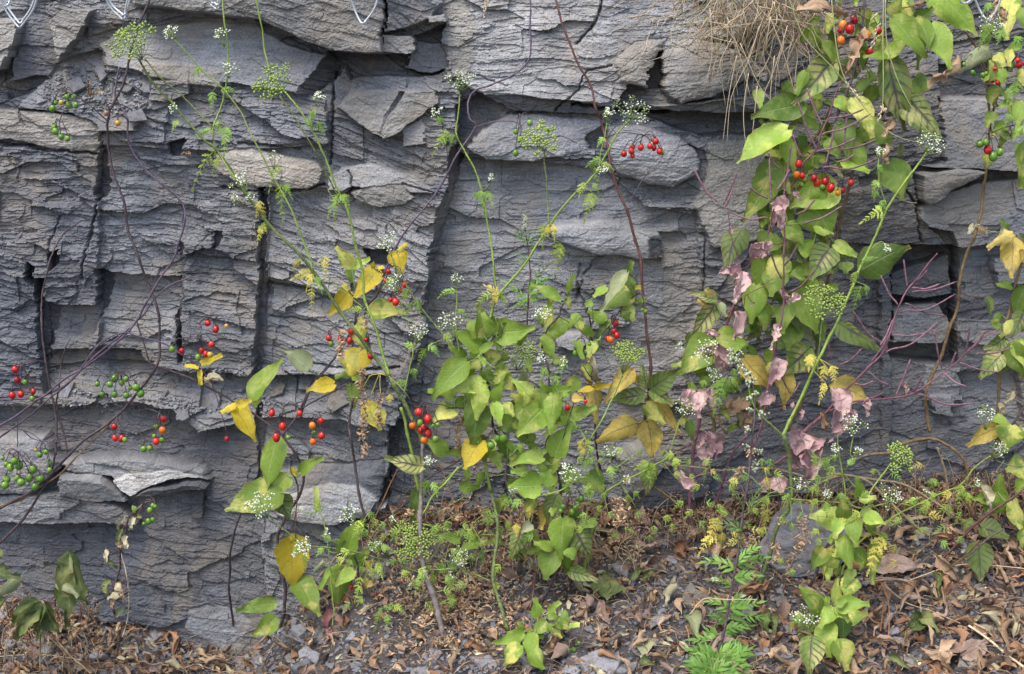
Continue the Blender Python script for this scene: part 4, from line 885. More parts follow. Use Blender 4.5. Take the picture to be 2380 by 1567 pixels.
leaves(E,1,1,[(1590,780,1543,553,125,'m'),(1645,742,1578,608,60,'g'),(1650,742,1945,712,155,'g'),(1562,860,1368,738,135,'g'),(1690,780,1690,875,70,'m'),(1560,890,1680,808,55,'g'),(1455,920,1342,840,72,'g'),(1465,955,1228,1215,155,'g',.01),(1560,890,1478,962,66,'m'),(1562,960,1480,1000,60,'m'),
 (1600,1105,1365,1167,110,'g'),(1375,1200,1195,1158,80,'g'),(1548,1110,1530,1362,120,'g',.02),(1385,1280,1228,1375,140,'m'),(1545,1240,1500,1532,175,'d'),(1640,1240,1722,1085,74,'g'),(1690,1050,1800,1150,120,'m'),(1660,1240,1700,1402,80,'g'),(1720,1250,1800,1330,90,'m'),(1600,1080,1620,980,80,'d'),(1660,1090,1760,1010,80,'m'),(1610,1130,1590,1240,80,'d')])
leaves(E,2,1,[(135,1180,0,1080,95,'g'),(228,1262,27,1468,170,'g',.015),(160,1250,-10,1185,125,'m'),(290,1180,266,1432,118,'g',.02),(225,1255,155,1145,90,'g'),(380,1322,592,1270,92,'g'),(275,1165,412,1135,90,'g'),(355,1325,432,1435,60,'g'),(260,1165,195,1098,60,'g'),(300,1612,412,1388,145,'g',.01),(100,1290,0,1330,120,'m'),(140,1280,80,1160,90,'m'),(250,1140,300,1230,60,'d'),(420,1210,500,1210,60,'o'),(20,1340,-100,1430,130,'d')])
leaves(E,1,2,[(1160,120,898,58,115,'k'),(1570,-60,1452,145,165,'y'),(1320,20,1180,-60,100,'g'),(1130,270,1090,510,70,'d')])
leaves(E,2,2,[(212,60,-15,112,95,'g'),(100,150,-10,150,62,'g'),(198,255,-30,258,155,'g'),(110,165,205,265,80,'g'),(205,70,262,240,80,'g'),(260,130,350,50,130,'m'),(640,237,465,222,145,'d'),(250,150,280,320,90,'g'),(310,320,248,530,120,'k'),(245,395,198,562,95,'o'),
 (355,485,340,767,150,'g',.02),(440,570,550,767,150,'k'),(585,498,440,552,66,'g'),(290,680,150,652,72,'g'),(290,700,232,912,145,'m',.01),(400,690,430,770,90,'g'),(400,848,602,925,92,'k'),(60,560,-15,762,105,'k'),(300,440,260,420,60,'g'),(430,600,410,700,80,'m'),(150,60,240,10,90,'g'),(480,480,420,440,80,'d'),(130,520,60,580,80,'v')])
bers(E,1,1,'1132,1303,28,r 1195,1350,29,r 1092,1395,27,o 1143,1375,23,G 1168,1410,26,r 1148,1430,22,r 1200,1453,29,r 1172,1497,28,o 1250,1490,24,G 1230,1400,18,G 1265,1390,18,G',(1390,1290)); bers(E,1,1,'1540,1508,24,G 1635,1535,29,G 1682,1485,26,G 1725,1483,30,G',(1690,1400))
bers(E,2,2,'480,345,24,G 418,437,28,G 378,478,22,G 357,400,18,G 340,430,15,G 440,405,18,G',(400,310)); bers(E,2,1,'387,1270,22,r 512,1230,15,r')

# ---- the pair of black stems right of it with the orange and red berries
F = Plant('bittersweet_plant', 'bittersweet with black forked stems, a folded grey leaf and red and orange berries', 'plant', gpt(1418, 1200), .15, 'bittersweet plants climbing the rock')
F.stem([(1316,680),(1315,695),(1303,718),(1299,737),(1275,765),(1262,797),(1264,825),(1275,853),(1278,900),(1282,960),(1275,1010),(1268,1045),(1290,1085)], 1.6, 2.8, 'vine')
F.stem([(1364,700),(1372,750),(1378,830),(1375,900),(1380,960),(1383,1020),(1395,1090),(1408,1150),(1418,1190)], 1.6, 3.0, 'vine', .14, ground_d(1418,1200)); F.stem([(1373,753),(1400,742),(1437,744)], 1.3, 1.0, 'vine')
F.stem([(1299,738),(1340,760),(1355,776),(1371,765),(1380,740)], 1.0, 1.2, 'vine_purple'); F.stem([(1378,815),(1345,855),(1300,890),(1270,925)], 1.2, 1.4, 'vine_purple'); F.stem([(1400,780),(1425,745),(1440,720),(1470,690),(1490,680)], 1.2, 1.4, 'vine')
leaves(F,2,1,[(325,522,130,415,84,'g'),(235,705,272,513,105,'m'),(242,752,447,670,120,'g'),(238,800,275,927,95,'g'),(285,940,357,972,40,'g'),(385,462,432,343,46,'g'),(375,500,402,577,44,'m'),(650,662,528,595,74,'g'),(788,562,852,668,95,'g'),(655,672,606,782,66,'d'),(590,800,600,882,60,'d'),
 (805,335,618,605,95,'v',.01),(815,435,652,585,180,'m'),(800,345,848,492,66,'d'),(802,330,838,250,46,'d'),(655,430,565,500,70,'g'),(850,440,900,435,26,'y'),(560,540,510,560,50,'g'),(930,520,860,545,50,'m'),(770,640,820,600,80,'m'),(660,690,700,680,50,'g'),
 (600,1110,572,860,56,'c'),(570,935,525,950,24,'o'),(565,1130,463,1167,44,'y'),(570,1128,692,1120,50,'y'),(582,1140,582,1382,118,'o'),(555,1100,520,1090,34,'y')])
bers(F,2,1,'720,685,24,r 708,738,23,r 730,768,24,r 668,793,22,r 686,797,26,o',(690,660)); bers(F,2,1,'442,893,22,G 518,885,18,G 540,830,14,G 430,870,8,G',(500,760)); bers(F,2,1,'910,590,14,G 932,602,16,G')

# ---- small seedling at the bottom centre
Gs = Plant('bittersweet_seedling', 'small light green bittersweet seedling at the bottom centre with three green berries', 'plant', gpt(1245, 1500), ground_d(1245, 1480)+.02, 'bittersweet plants climbing the rock')
Gs.stem([(1262,1425),(1250,1450),(1240,1480),(1235,1520)], 1.5, 2.2, 'vine_red'); Gs.stem([(1250,1440),(1285,1455),(1320,1470)], 1.0, .8, 'vine_red'); Gs.stem([(1250,1455),(1225,1460),(1210,1468)], .9, .8, 'vine_red')
leaves(Gs,2,2,[(175,1175,158,1035,72,'g'),(260,1130,338,1063,44,'g'),(250,1140,332,1180,54,'g'),(355,1130,402,1202,46,'d'),(242,1205,138,1292,80,'m'),(298,1200,402,1262,92,'m'),(290,1210,338,1322,66,'m'),(268,1215,262,1272,32,'g'),(60,1262,52,1202,40,'g'),(75,1278,-122,1350,82,'g'),(85,1285,222,1310,66,'g'),(155,1290,128,1480,100,'g'),(70,1300,55,1362,40,'g'),(62,1370,-52,1512,112,'m'),(140,1400,218,1537,100,'g'),(400,1230,472,1222,30,'g')])
bers(Gs,2,2,'385,1395,21,G 432,1397,22,G 465,1350,15,G',(350,1260))

# ---- the large plant hanging at the upper right
Hh = Plant('bittersweet_plant', 'large bittersweet covering the upper right with broad blotched leaves and red berries', 'plant', P(1878, 900, .08), .14, 'bittersweet plants climbing the rock')
Hh.stem([(2010,-30),(2005,60),(1990,140),(1975,200),(1950,260),(1935,320),(1920,400),(1905,500)], 2.2, 3.2, 'vine_purple'); Hh.stem([(1990,360),(1975,430),(1955,510),(1930,620),(1915,690),(1905,760),(1893,830),(1878,892),(1858,950),(1830,1000)], 3.4, 3.0, 'vine_brown', .08, .08)
Hh.stem([(1935,240),(1900,310),(1862,380),(1840,450)], 2.6, 2.6, 'vine_brown', .09, .09); Hh.stem([(2060,-30),(2062,30),(2040,80),(2010,150)], 1.8, 1.6, 'vine'); Hh.stem([(1765,640),(1735,675),(1700,720),(1690,740)], 2.4, 2.4, 'vine_brown', .08, .08)
leaves(Hh,3,0,[(1150,-80,1457,247,205,'g'),(870,130,1102,410,150,'g',.02),(1020,130,1042,492,120,'d'),(1030,125,1115,355,130,'m'),(1140,170,1272,485,150,'g'),(830,402,1007,253,95,'g',.01),(1030,140,1152,53,95,'d'),(855,100,932,-25,84,'m'),(930,-20,1012,155,84,'m'),(470,430,352,255,110,'d'),(445,425,168,738,190,'k',.015),(500,440,624,532,84,'k'),
 (240,735,-120,817,160,'d'),(265,500,195,660,70,'g'),(135,905,-215,1142,200,'g',.01),(40,1130,-182,1547,175,'m',.015),(480,680,575,785,100,'g'),(600,685,728,962,135,'m',.02),(615,622,752,540,76,'d'),(840,420,958,912,195,'k',.02),(1105,555,948,650,115,'d'),(980,680,1205,962,225,'k',.02),(832,402,662,400,66,'g',.02),
 (520,850,560,1095,130,'d'),(560,925,692,1195,140,'g',.01),(440,960,500,1102,115,'d'),(640,890,865,1002,190,'d',-.01),(520,1130,708,1202,120,'g',.01),(860,1120,935,1395,210,'d'),(130,965,195,1205,100,'g'),(20,1000,90,1105,135,'m'),(10,1190,155,1352,160,'m'),(475,1300,148,1442,210,'g'),(300,1430,440,1650,240,'g'),(260,800,340,900,80,'g'),(400,700,450,730,50,'m'),(330,1300,420,1390,140,'g'),(90,1350,20,1500,150,'m'),
 (190,62,582,98,84,'b',.02),(690,190,618,545,85,'b'),(1335,410,1100,612,80,'b',.02),(862,835,800,962,60,'b'),(835,1000,822,1140,60,'b'),(500,40,470,130,60,'b'),(600,400,640,480,60,'b'),(420,1170,520,1250,80,'c',.02),(1020,40,1110,0,60,'b')])
leaves(Hh,3,1,[(430,165,298,388,180,'k'),(462,130,622,217,84,'g'),(650,310,992,148,200,'d',.01),(495,690,785,880,180,'k'),(230,440,343,758,205,'g'),(110,225,-5,405,150,'m'),(70,600,160,660,80,'v'),(140,640,330,862,90,'v'),(290,860,88,1038,180,'k'),(100,985,112,1288,125,'o'),(440,1140,705,1218,185,'o'),(30,60,-40,200,160,'m'),(60,300,20,500,150,'g'),(300,180,200,130,120,'g'),(250,350,150,340,100,'d'),(150,560,100,760,120,'d'),(180,700,140,880,140,'g'),(20,560,-60,700,100,'g'),(130,0,250,130,140,'g'),(540,260,540,340,90,'d'),(330,0,460,60,110,'g'),(-10,980,60,1060,110,'y'),(40,800,150,860,90,'d')])
leaves(Hh,2,1,[(1600,35,1488,303,155,'k'),(1420,520,1252,475,84,'k'),(1412,550,1238,792,135,'k'),(1440,545,1490,642,62,'v'),(1400,500,1350,440,60,'o'),(1360,560,1290,530,50,'o'),(1380,800,1163,1047,210,'m'),(1425,792,1645,830,170,'g'),(1365,985,1108,980,110,'g'),(1340,960,1300,1060,160,'d'),(1618,930,1790,1132,160,'o'),(1700,420,1660,690,150,'g'),(1760,230,1715,480,150,'g'),(1740,560,1760,730,110,'g'),(1640,1245,1450,1285,120,'b'),(1610,1290,1650,1430,120,'b'),(1420,1330,1480,1460,60,'b'),(1700,600,1640,560,60,'g')])
bers(Hh,3,0,'600,135,32,r 522,175,30,o 570,203,34,r 510,212,24,r 508,280,27,o 680,248,33,o 768,215,26,r 705,360,30,r 612,330,24,r 665,325,26,G',(640,80)); bers(Hh,3,0,'213,1140,26,r 200,1215,25,o 238,1225,22,r 255,1255,22,G',(300,1080)); bers(Hh,3,0,'320,1240,22,r 340,1275,28,r 398,1265,28,r 438,1310,30,r 380,1305,25,G',(400,1180)); bers(Hh,3,0,'518,1325,26,r 580,1270,24,r 485,1345,17,o',(520,1220))

def leaf_mass(pl, n_, box, kinds, seed, behind=.03):
    r = random.Random(seed); t0 = set(pl.t.children); x0, y0, x1, y1 = box; mbs = MB(); mats = [LV[k] for k in kinds]
    for i in range(n_):
        x = r.uniform(x0, x1); y = r.uniform(y0, y1); a = r.gauss(1.57, .7); L = r.uniform(26, 58); q = P(x, y, pl.d - behind * r.random()); t_ = P(x + math.cos(a) * L, y + math.sin(a) * L, pl.d - behind * r.random())
        vs, fs, uv = leaf_verts(q, t_, L * r.uniform(.5, .72) * MPP, r.uniform(.2, .6), r.uniform(0, .4), 0, r.uniform(-.5, .5), seed=seed * 100 + i); mbs.add(vs, fs, r.randrange(len(kinds)), uv)
        s_ = pl.near(q)
        if s_ is not None and (s_ - q).length < .05: mbs.tube([s_, (s_ + q) / 2 + Vector((0, -.003, 0)), q], .8 * MPP, 4, 0)
    o = mbs.build('leaf_mass', mats, pl.t); o['kind'] = 'stuff'
def fill(pl, n_, box, kinds, seed, fwd=0.0):
    r = random.Random(seed); x0, y0, x1, y1 = box
    for i in range(n_): x = r.uniform(x0, x1); y = r.uniform(y0, y1); a = r.gauss(1.57, .8); L = r.uniform(24, 48); pl.leaf((x, y), (x + math.cos(a) * L, y + math.sin(a) * L), L * r.uniform(.5, .7), r.choice(kinds), dd=fwd - .02 * r.random())
leaf_mass(E, 46, (1060, 730, 1370, 1290), 'ggm', 9); leaf_mass(Hh, 24, (1590, 760, 1760, 1000), 'gdm', 4); leaf_mass(Hh, 40, (1760, 180, 1960, 460), 'gdm', 5); leaf_mass(Hh, 34, (1860, -20, 2110, 180), 'gdm', 6); leaf_mass(Hh, 64, (1750, 430, 1950, 820), 'gdk', 7); leaf_mass(Hh, 12, (1980, 120, 2140, 340), 'dk', 8)
fill(E, 9, (1060, 700, 1180, 900), 'ggm', 11); fill(E, 16, (1100, 900, 1330, 1100), 'ggm', 12); fill(E, 10, (1190, 1100, 1360, 1290), 'ggm', 13); fill(F, 8, (1230, 700, 1400, 1000), 'gm', 14)
# ---- lower right bittersweet
J = Plant('bittersweet_plant', 'low green bittersweet with a bent black stem in the leaf litter, lower right', 'plant', gpt(1875, 1365), .27, 'bittersweet plants climbing the rock')
J.stem([(1965,1165),(1958,1225),(1925,1268),(1903,1302),(1897,1330),(1885,1355),(1868,1385)], 2.0, 3.2, 'vine', .22, ground_d(1868,1385)); J.stem([(1870,1380),(1890,1420),(1925,1415),(1935,1425)], 2.0, 1.6, 'vine', ground_d(1868,1385), .27); J.stem([(1955,1345),(1945,1375),(1930,1410)], 1.6, 1.6, 'stem_olive', .25, .27); J.stem([(1890,1420),(1900,1460),(1905,1490)], 1.4, 1.2, 'vine', .28, .28)
leaves(J,3,2,[(625,330,614,190,90,'g'),(640,345,755,335,60,'g'),(512,500,288,464,135,'g'),(525,480,520,350,90,'m'),(670,475,822,522,115,'g'),(590,480,617,685,100,'g'),(540,598,575,835,135,'g',.01),(598,725,708,822,115,'g'),(392,690,300,832,115,'m'),(430,735,395,872,120,'m'),(590,835,530,955,66,'d'),(740,640,728,945,76,'m'),(468,1060,478,903,72,'g',.02),(600,900,535,1045,112,'m')])
leaves(J,3,2,[(402,1105,215,948,115,'g',.04),(380,1110,240,1010,120,'m',.03),(480,1098,708,1080,105,'g',.04),(440,1210,698,1148,135,'m',.03),(475,1085,548,1042,50,'g',.04),(470,1100,565,1205,84,'g',.045),(450,1100,358,1245,94,'g',.04),(420,1210,430,1452,132,'g',.045),(308,1310,285,1570,150,'k',.03),(470,1340,547,1547,160,'m',.035),(300,1180,220,1330,110,'k',.02),(430,1060,395,1040,50,'g',.04),(520,1180,515,1330,100,'d',.02)])

# ---- right edge plant
K = Plant('bittersweet_plant', 'bittersweet along the right edge with long brown stems and withered ochre leaves', 'plant', P(2330, 1000, .1), .13, 'bittersweet plants climbing the rock')
K.stem([(2245,70),(2275,120),(2290,180),(2299,240),(2299,300),(2292,383),(2284,450),(2279,495),(2265,550),(2247,590),(2233,656),(2228,710),(2205,765),(2188,823),(2162,883),(2152,923),(2155,973),(2163,1003)], 2.4, 4.0, 'vine_brown', .10, .08)
K.stem([(2322,190),(2312,240),(2303,300)], 2.4, 2.4, 'vine', .11, .10); K.stem([(2390,560),(2366,656),(2352,700),(2336,765),(2326,823),(2322,900),(2319,1000),(2310,1070)], 3.0, 3.4, 'vine_brown', .11, .12); K.stem([(2395,925),(2350,990),(2319,1033),(2290,1090)], 2.6, 2.6, 'vine', .12, .13); K.stem([(2300,310),(2340,295),(2365,290),(2390,305)], 1.2, 1.2, 'vine')
K.stem([(2390,1125),(2350,1160),(2299,1191),(2252,1231),(2200,1290),(2150,1334)], 2.4, 3.0, 'vine_red', .18, ground_d(2150,1334)); K.stem([(2335,1229),(2290,1258),(2245,1294)], 1.6, 2.0, 'vine', .24, .24); K.stem([(2278,1255),(2225,1310),(2170,1350)], 2.2, 2.4, 'vine_brown', .22, ground_d(2170,1350))
leaves(K,3,0,[(1705,-30,1660,282,120,'m'),(1540,345,1328,517,110,'v'),(1590,380,1650,465,70,'m'),(1750,308,1638,382,66,'g'),(1500,560,1610,500,60,'g'),(1620,480,1640,585,84,'g'),(1690,712,1615,742,44,'g'),(1705,715,1750,875,105,'g'),(1790,1000,1752,1312,160,'m'),(1690,950,1580,930,70,'k'),(1640,60,1520,160,110,'b',-.02),(1640,60,1630,180,80,'b',-.02),(1783,480,1770,600,80,'m'),(1783,710,1740,900,90,'g'),(1560,560,1540,420,80,'g'),(1783,60,1790,200,90,'d')])
leaves(K,3,1,[(1440,0,1400,65,60,'c'),(1450,10,1520,70,60,'c'),(1640,20,1590,110,60,'c'),(1700,60,1528,167,70,'o'),(1712,95,1690,368,145,'o'),(1783,180,1770,260,100,'o'),(1740,60,1783,140,80,'v'),(1650,780,1498,862,100,'k'),(1620,720,1560,700,60,'m'),(1625,905,1473,1072,130,'k'),(1783,430,1710,650,130,'m'),(1783,600,1690,780,110,'k'),(1700,830,1783,1062,130,'m'),(1783,800,1800,1000,160,'g'),(1660,800,1640,880,50,'c'),(1700,1160,1640,1240,70,'c'),(1620,1240,1640,1320,60,'c'),(1570,1350,1680,1390,90,'g'),(1700,1395,1660,1560,170,'m'),(1595,1420,1383,1540,110,'o'),(1783,1400,1720,1430,80,'c'),(1650,50,1620,-40,70,'m')])
leaves(K,3,2,[(1565,430,1620,178,155,'g'),(1560,320,1420,340,100,'g'),(1485,250,1540,442,76,'c',.02),(1600,300,1640,420,100,'g'),(1790,120,1655,150,170,'m'),(1700,340,1790,605,130,'m'),(1480,540,1675,618,150,'k'),(1468,652,1482,925,155,'k'),(1420,540,1350,500,90,'k'),(1783,230,1730,300,100,'g'),(1780,560,1760,690,80,'m')])
bers(K,3,0,'1365,450,14,G 1425,505,18,G 1437,517,15,G 1497,525,18,G 1520,513,16,G',(1560,380)); bers(K,3,0,'1562,555,26,r 1603,575,21,r 1580,480,14,r'); bers(K,3,0,'1475,1005,26,G 1518,990,23,G 1530,1045,29,r 1617,1060,26,G 1567,1090,31,G',(1560,930)); bers(K,3,0,'1750,450,25,r 1740,420,18,r')

fill(J, 8, (1880, 1180, 2020, 1330), 'gm', 15); fill(K, 14, (2290, 20, 2385, 420), 'gm', 16); fill(K, 8, (2290, 560, 2385, 900), 'mk', 17)
# ---- dried plant with pink leaves and purple pods
W = Plant('dried_pod_plant', 'dried wildflower with crumpled pink leaves and slender purple seed pods on a reddish stem', 'plant', gpt(1590, 1244), .185)
W.stem([(1968,165),(1945,214),(1928,262),(1908,307),(1895,350),(1868,384),(1845,427),(1812,467),(1785,548),(1757,593),(1727,640),(1714,668),(1706,710),(1690,757),(1671,800),(1657,835),(1640,900),(1625,985),(1613,1044),(1607,1111),(1600,1177),(1592,1240)], 1.4, 3.6, 'magenta', .19, ground_d(1592,1240))
W.stem([(1825,470),(1823,530),(1821,590),(1820,656),(1825,706),(1815,757),(1802,817),(1786,897),(1770,990),(1750,1040)], 1.8, 2.4, 'magenta'); W.stem([(2180,590),(2148,625),(2117,668),(2100,700),(2078,742),(2066,785),(2050,822),(2018,855),(1962,910),(1925,953),(1868,1005),(1840,1050),(1800,1080)], 1.4, 2.6, 'magenta')
W.stem([(2324,762),(2285,780),(2250,815),(2228,837),(2190,868),(2128,913),(2085,924),(2018,930),(1965,940),(1900,975),(1860,1010)], 1.3, 2.4, 'magenta'); W.stem([(1613,1110),(1580,1090),(1573,1050)], 2, 1.4, 'magenta'); W.stem([(1607,1113),(1640,1100),(1662,1095)], 2, 1.6, 'magenta'); W.stem([(1735,1010),(1700,1060),(1682,1110),(1660,1180)], 2.2, 2.6, 'magenta', .18, .12)
W.stem([(1731,690),(1765,670),(1800,655)], 1.0, .8, 'magenta'); W.stem([(1724,640),(1713,600),(1700,560),(1695,523),(1688,490)], 1.0, .8, 'magenta')
def pods(c, r, lst):
    for x0, y0, x1, y1 in lst:
        a = T(c, r, x0, y0); b = T(c, r, x1, y1); rnd = random.Random(int(x0 + y1)); d = W.d + rnd.uniform(-.01, .015); A_ = P(*a, d); B_ = P(*b, d + rnd.uniform(-.01, .02))
        L = (B_ - A_).length; sag = Vector((0, 0, -1)) * L * rnd.uniform(.03, .12); mb = MB(); pt = smooth_pts([A_, A_.lerp(B_, .12), A_.lerp(B_, .5) + sag, B_], 4)
        k = len(pt); mb.tube(pt, [(.7 if i < 2 else 1.75 if i < k - 1 else .5) * MPP * (1 + .18 * (i % 2)) for i in range(k)], 6); mb.build('seed_pod', M['pod'], W.t)
pods(3,0,[(340,1050,210,710),(380,880,270,610),(420,830,670,760),(370,940,720,790),(520,1050,550,800),(400,1150,470,860),(500,1050,762,970),(230,1090,170,930),(380,1170,752,1110),(330,1060,620,960),(80,1180,0,1060),(20,1400,10,1100),(110,1370,160,1010),(250,1560,522,1430),(200,1500,330,1385),(60,1330,150,1180),(490,1130,600,1075)])
pods(2,0,[(1430,1415,1265,1170),(1470,1430,1567,1200),(1480,1460,1540,1300),(1783,1385,1650,1300),(1783,1520,1520,1480)])
pods(3,1,[(970,430,945,240),(905,560,785,350),(1000,440,1197,410),(1000,470,1318,393),(920,610,1307,480),(950,545,1242,632),(860,770,1122,750),(820,890,1187,675),(800,840,590,595),(720,960,885,670),(695,1020,843,1117),(500,980,652,862),(600,1110,738,1085),(1020,400,1112,312),(890,1190,992,935),(1010,1160,1073,1050),(1040,1180,1452,1240),(1210,1000,1158,728),(1220,1030,1378,1125),(1330,960,1608,1027),(1280,960,1307,888),(1380,880,1407,688),(1420,870,1507,735),(1440,900,1702,853),(700,1210,802,1167),(140,480,330,310),(20,200,100,380),(110,290,200,150),(440,940,420,800),(180,1170,225,1090),(60,960,160,1180),(870,660,780,840)])
leaves(W,2,1,[(1590,345,1553,540,115,'p'),(1585,330,1437,318,90,'p'),(1692,215,1765,95,110,'p'),(1700,215,1783,180,100,'p'),(1600,612,1550,820,80,'p'),(1360,870,1530,1000,140,'p'),(1480,930,1440,1050,120,'p'),(1360,900,1290,860,80,'p'),(1300,1155,1305,1342,165,'p'),(1240,1140,1215,1335,80,'p'),(1380,1150,1390,1290,80,'p'),(1783,1190,1700,1275,80,'p'),(1360,715,1370,760,30,'p'),(1380,745,1450,770,40,'p'),(1330,1440,1290,1560,60,'p'),(1370,1450,1430,1620,130,'p'),(1690,545,1660,560,26,'p'),(1535,30,1520,70,24,'p')])
leaves(W,3,1,[(85,710,25,872,66,'p'),(100,940,25,1125,85,'p'),(480,1150,505,1352,145,'p'),(540,1300,425,1480,140,'p'),(500,1350,420,1540,90,'p'),(670,1220,690,1332,56,'p'),(940,1095,952,1192,42,'p'),(240,1440,180,1600,160,'p'),(330,1480,290,1600,140,'p'),(210,485,130,540,46,'p'),(75,460,130,545,56,'p'),(235,1290,228,1355,30,'p'),(380,1290,392,1435,64,'b'),(590,1280,560,1380,80,'p'),(10,1170,0,1260,60,'p'),(160,1240,170,1275,30,'p'),(60,-40,95,45,70,'p'),(0,120,0,200,50,'p')])
leaves(W,3,2,[(310,-60,282,248,175,'p'),(230,10,150,150,130,'p'),(60,190,100,310,130,'p'),(0,200,-20,290,80,'p')]); leaves(W,3,0,[(90,1380,110,1540,100,'p'),(60,1440,30,1580,90,'p'),(170,1350,220,1390,40,'p')]); leaves(W,2,2,[(1150,175,1272,342,84,'p'),(1350,-20,1345,112,100,'p'),(1783,210,1760,300,70,'p')])

# ---- hedge parsley, tall one on the left
U = Plant('hedge_parsley', 'tallest hedge parsley with a grey foot, its green seed heads reaching the upper left', 'plant', gpt(1032, 1474), .22, 'hedge parsley plants')
gU = ground_d(1032, 1474)
U.stem([(1034,1482),(1019,1430),(1006,1378),(987,1334),(979,1278),(977,1200),(980,1100),(983,1030)], 6.2, 4.0, 'stem_grey', gU, .20); U.stem([(983,1030),(965,990),(943,945),(915,893),(905,875)], 4.0, 4.2, 'stem_olive', .20, .20, bumps=.1)
U.stem([(905,875),(872,830),(829,773),(782,713),(735,640),(672,566),(625,523),(580,460),(530,388),(500,344),(467,318),(400,240),(353,190),(322,138)], 4.0, 2.2, 'stem_olive', .20, .22, bumps=.12)
U.stem([(905,873),(885,810),(865,740),(848,695),(843,640),(830,580),(808,490),(788,450),(765,395),(737,320),(692,250),(657,212)], 3.2, 1.8, 'stem_green', .20, .16, bumps=.10); U.stem([(786,455),(757,400),(730,345),(692,285),(650,222)], 1.7, 1.6, 'stem_olive', .16, .16, bumps=.25)
U.stem([(335,140),(370,176),(420,222),(465,268),(493,294)], 1.8, 1.5, 'stem_olive'); U.stem([(517,-20),(522,50),(529,110),(531,170),(520,225),(503,275),(495,310),(508,355),(540,405),(575,452)], 1.6, 1.8, 'stem_green'); U.stem([(728,630),(708,566),(692,523),(655,444),(628,394),(595,337),(533,223),(467,163),(430,115),(410,92)], 1.9, 1.1, 'stem_green')
U.stem([(628,170),(615,110),(603,40),(596,-20)], 1.3, 1.5, 'stem_green'); U.stem([(845,715),(800,675),(755,632),(705,585)], 1.0, .8, 'stem_green'); U.stem([(1060,850),(1040,795),(1020,765),(985,722),(949,675),(922,622),(908,580)], 2.0, 1.4, 'stem_olive', .19, .15, bumps=.2); U.stem([(905,875),(940,910),(955,930)], 1, 1, 'stem_green')
U.stem([(932,947),(948,1010),(962,1080),(974,1142)], 3.0, 3.6, 'stem_green', .2, .19); U.stem([(938,912),(955,850),(965,800)], 1.4, 1.0, 'stem_green'); U.stem([(1065,820),(1060,760),(1058,700),(1059,660)], 1.2, .9, 'stem_green')
U.stem([(985,1334),(945,1321),(882,1298),(829,1284),(760,1274),(712,1268),(692,1258),(662,1234),(622,1200)], 1.9, 1.2, 'stem_olive', .22, .20, bumps=.15); U.stem([(900,1290),(880,1260),(850,1235),(820,1210)], 1.3, 1.0, 'stem_olive', .22, .22); U.stem([(1066,1084),(1035,1120),(1005,1152),(985,1190),(968,1222)], 2.2, 1.8, 'stem_green', .22, .22); U.stem([(905,1290),(935,1278),(958,1262)], 1.6, 1.6, 'stem_green', .22, .22)
U.stem([(1142,1350),(1110,1335),(1079,1324),(1040,1305),(1005,1290)], 1.8, 1.3, 'stem_olive', .23, .23); U.stem([(985,1324),(1020,1322),(1060,1318)], 1.0, 1.0, 'stem_green', .23, .23); U.stem([(860,870),(845,900),(865,870),(905,873)], .9, .9, 'feather_y', .2, .2); U.stem([(790,480),(760,440)], .6, .5, 'stem_green')
for a in [((330,138),(305,92),66,'F',20),((655,212),(636,188),56,'F',17),((410,92),(397,74),22,'W',7),((522,110),(514,77),19,'W',6),((530,180),(533,157),24,'W',7),((415,262),(402,248),14,'W',4),((735,248),(738,224),14,'W',5),((575,448),(556,414),26,'W',9),((560,470),(546,460),13,'W',4),((575,470),(584,456),12,'W',4),((637,395),(636,362),15,'W',5),((908,580),(901,562),27,'W',9),((930,680),(915,652),23,'W',8),((1059,665),(1059,647),15,'W',5),((1060,790),(1043,747),35,'W',11),((968,800),(975,772),26,'W',9),((1060,450),(1065,447),1,'W',1)][:16]: U.umbel(a[0],a[1],a[2],a[3],a[4])
U.d = .22
for a in [((622,1203),(605,1172),38,'W',14),((825,1215),(811,1196),27,'W',9),((918,1220),(914,1205),13,'W',4),((768,1262),(760,1239),13,'W',4),((712,1282),(704,1272),26,'W',9),((880,1282),(872,1267),18,'W',6),((965,1262),(964,1252),52,'F',20),((1045,1322),(1066,1297),30,'W',11),((1050,1355),(1047,1338),11,'W',3),((990,1090),(995,1070),15,'W',5)]: U.umbel(*a)
U.d = .20
feathers(U,0,0,[(1480,640,1470,780,60,'g'),(1580,880,1560,1080,90,'g'),(1470,900,1360,955,60,'g'),(1500,1040,1335,1335,80,'l'),(1525,1100,1478,1212,60,'l'),(1240,840,1200,915,44,'l'),(1400,470,1340,560,44,'g'),(1540,630,1640,640,30,'g'),(1480,880,1540,860,40,'g')])
feathers(U,1,0,[(150,1150,88,1342,56,'l'),(170,1280,190,1552,84,'l'),(190,1290,250,1382,56,'g'),(30,1400,0,1500,60,'y'),(20,1440,60,1540,70,'y'),(585,1350,500,1505,76,'g'),(590,1360,652,1455,66,'g'),(565,1380,540,1567,60,'l'),(410,760,360,872,56,'g'),(430,850,470,935,60,'g'),(390,880,350,850,40,'g')])
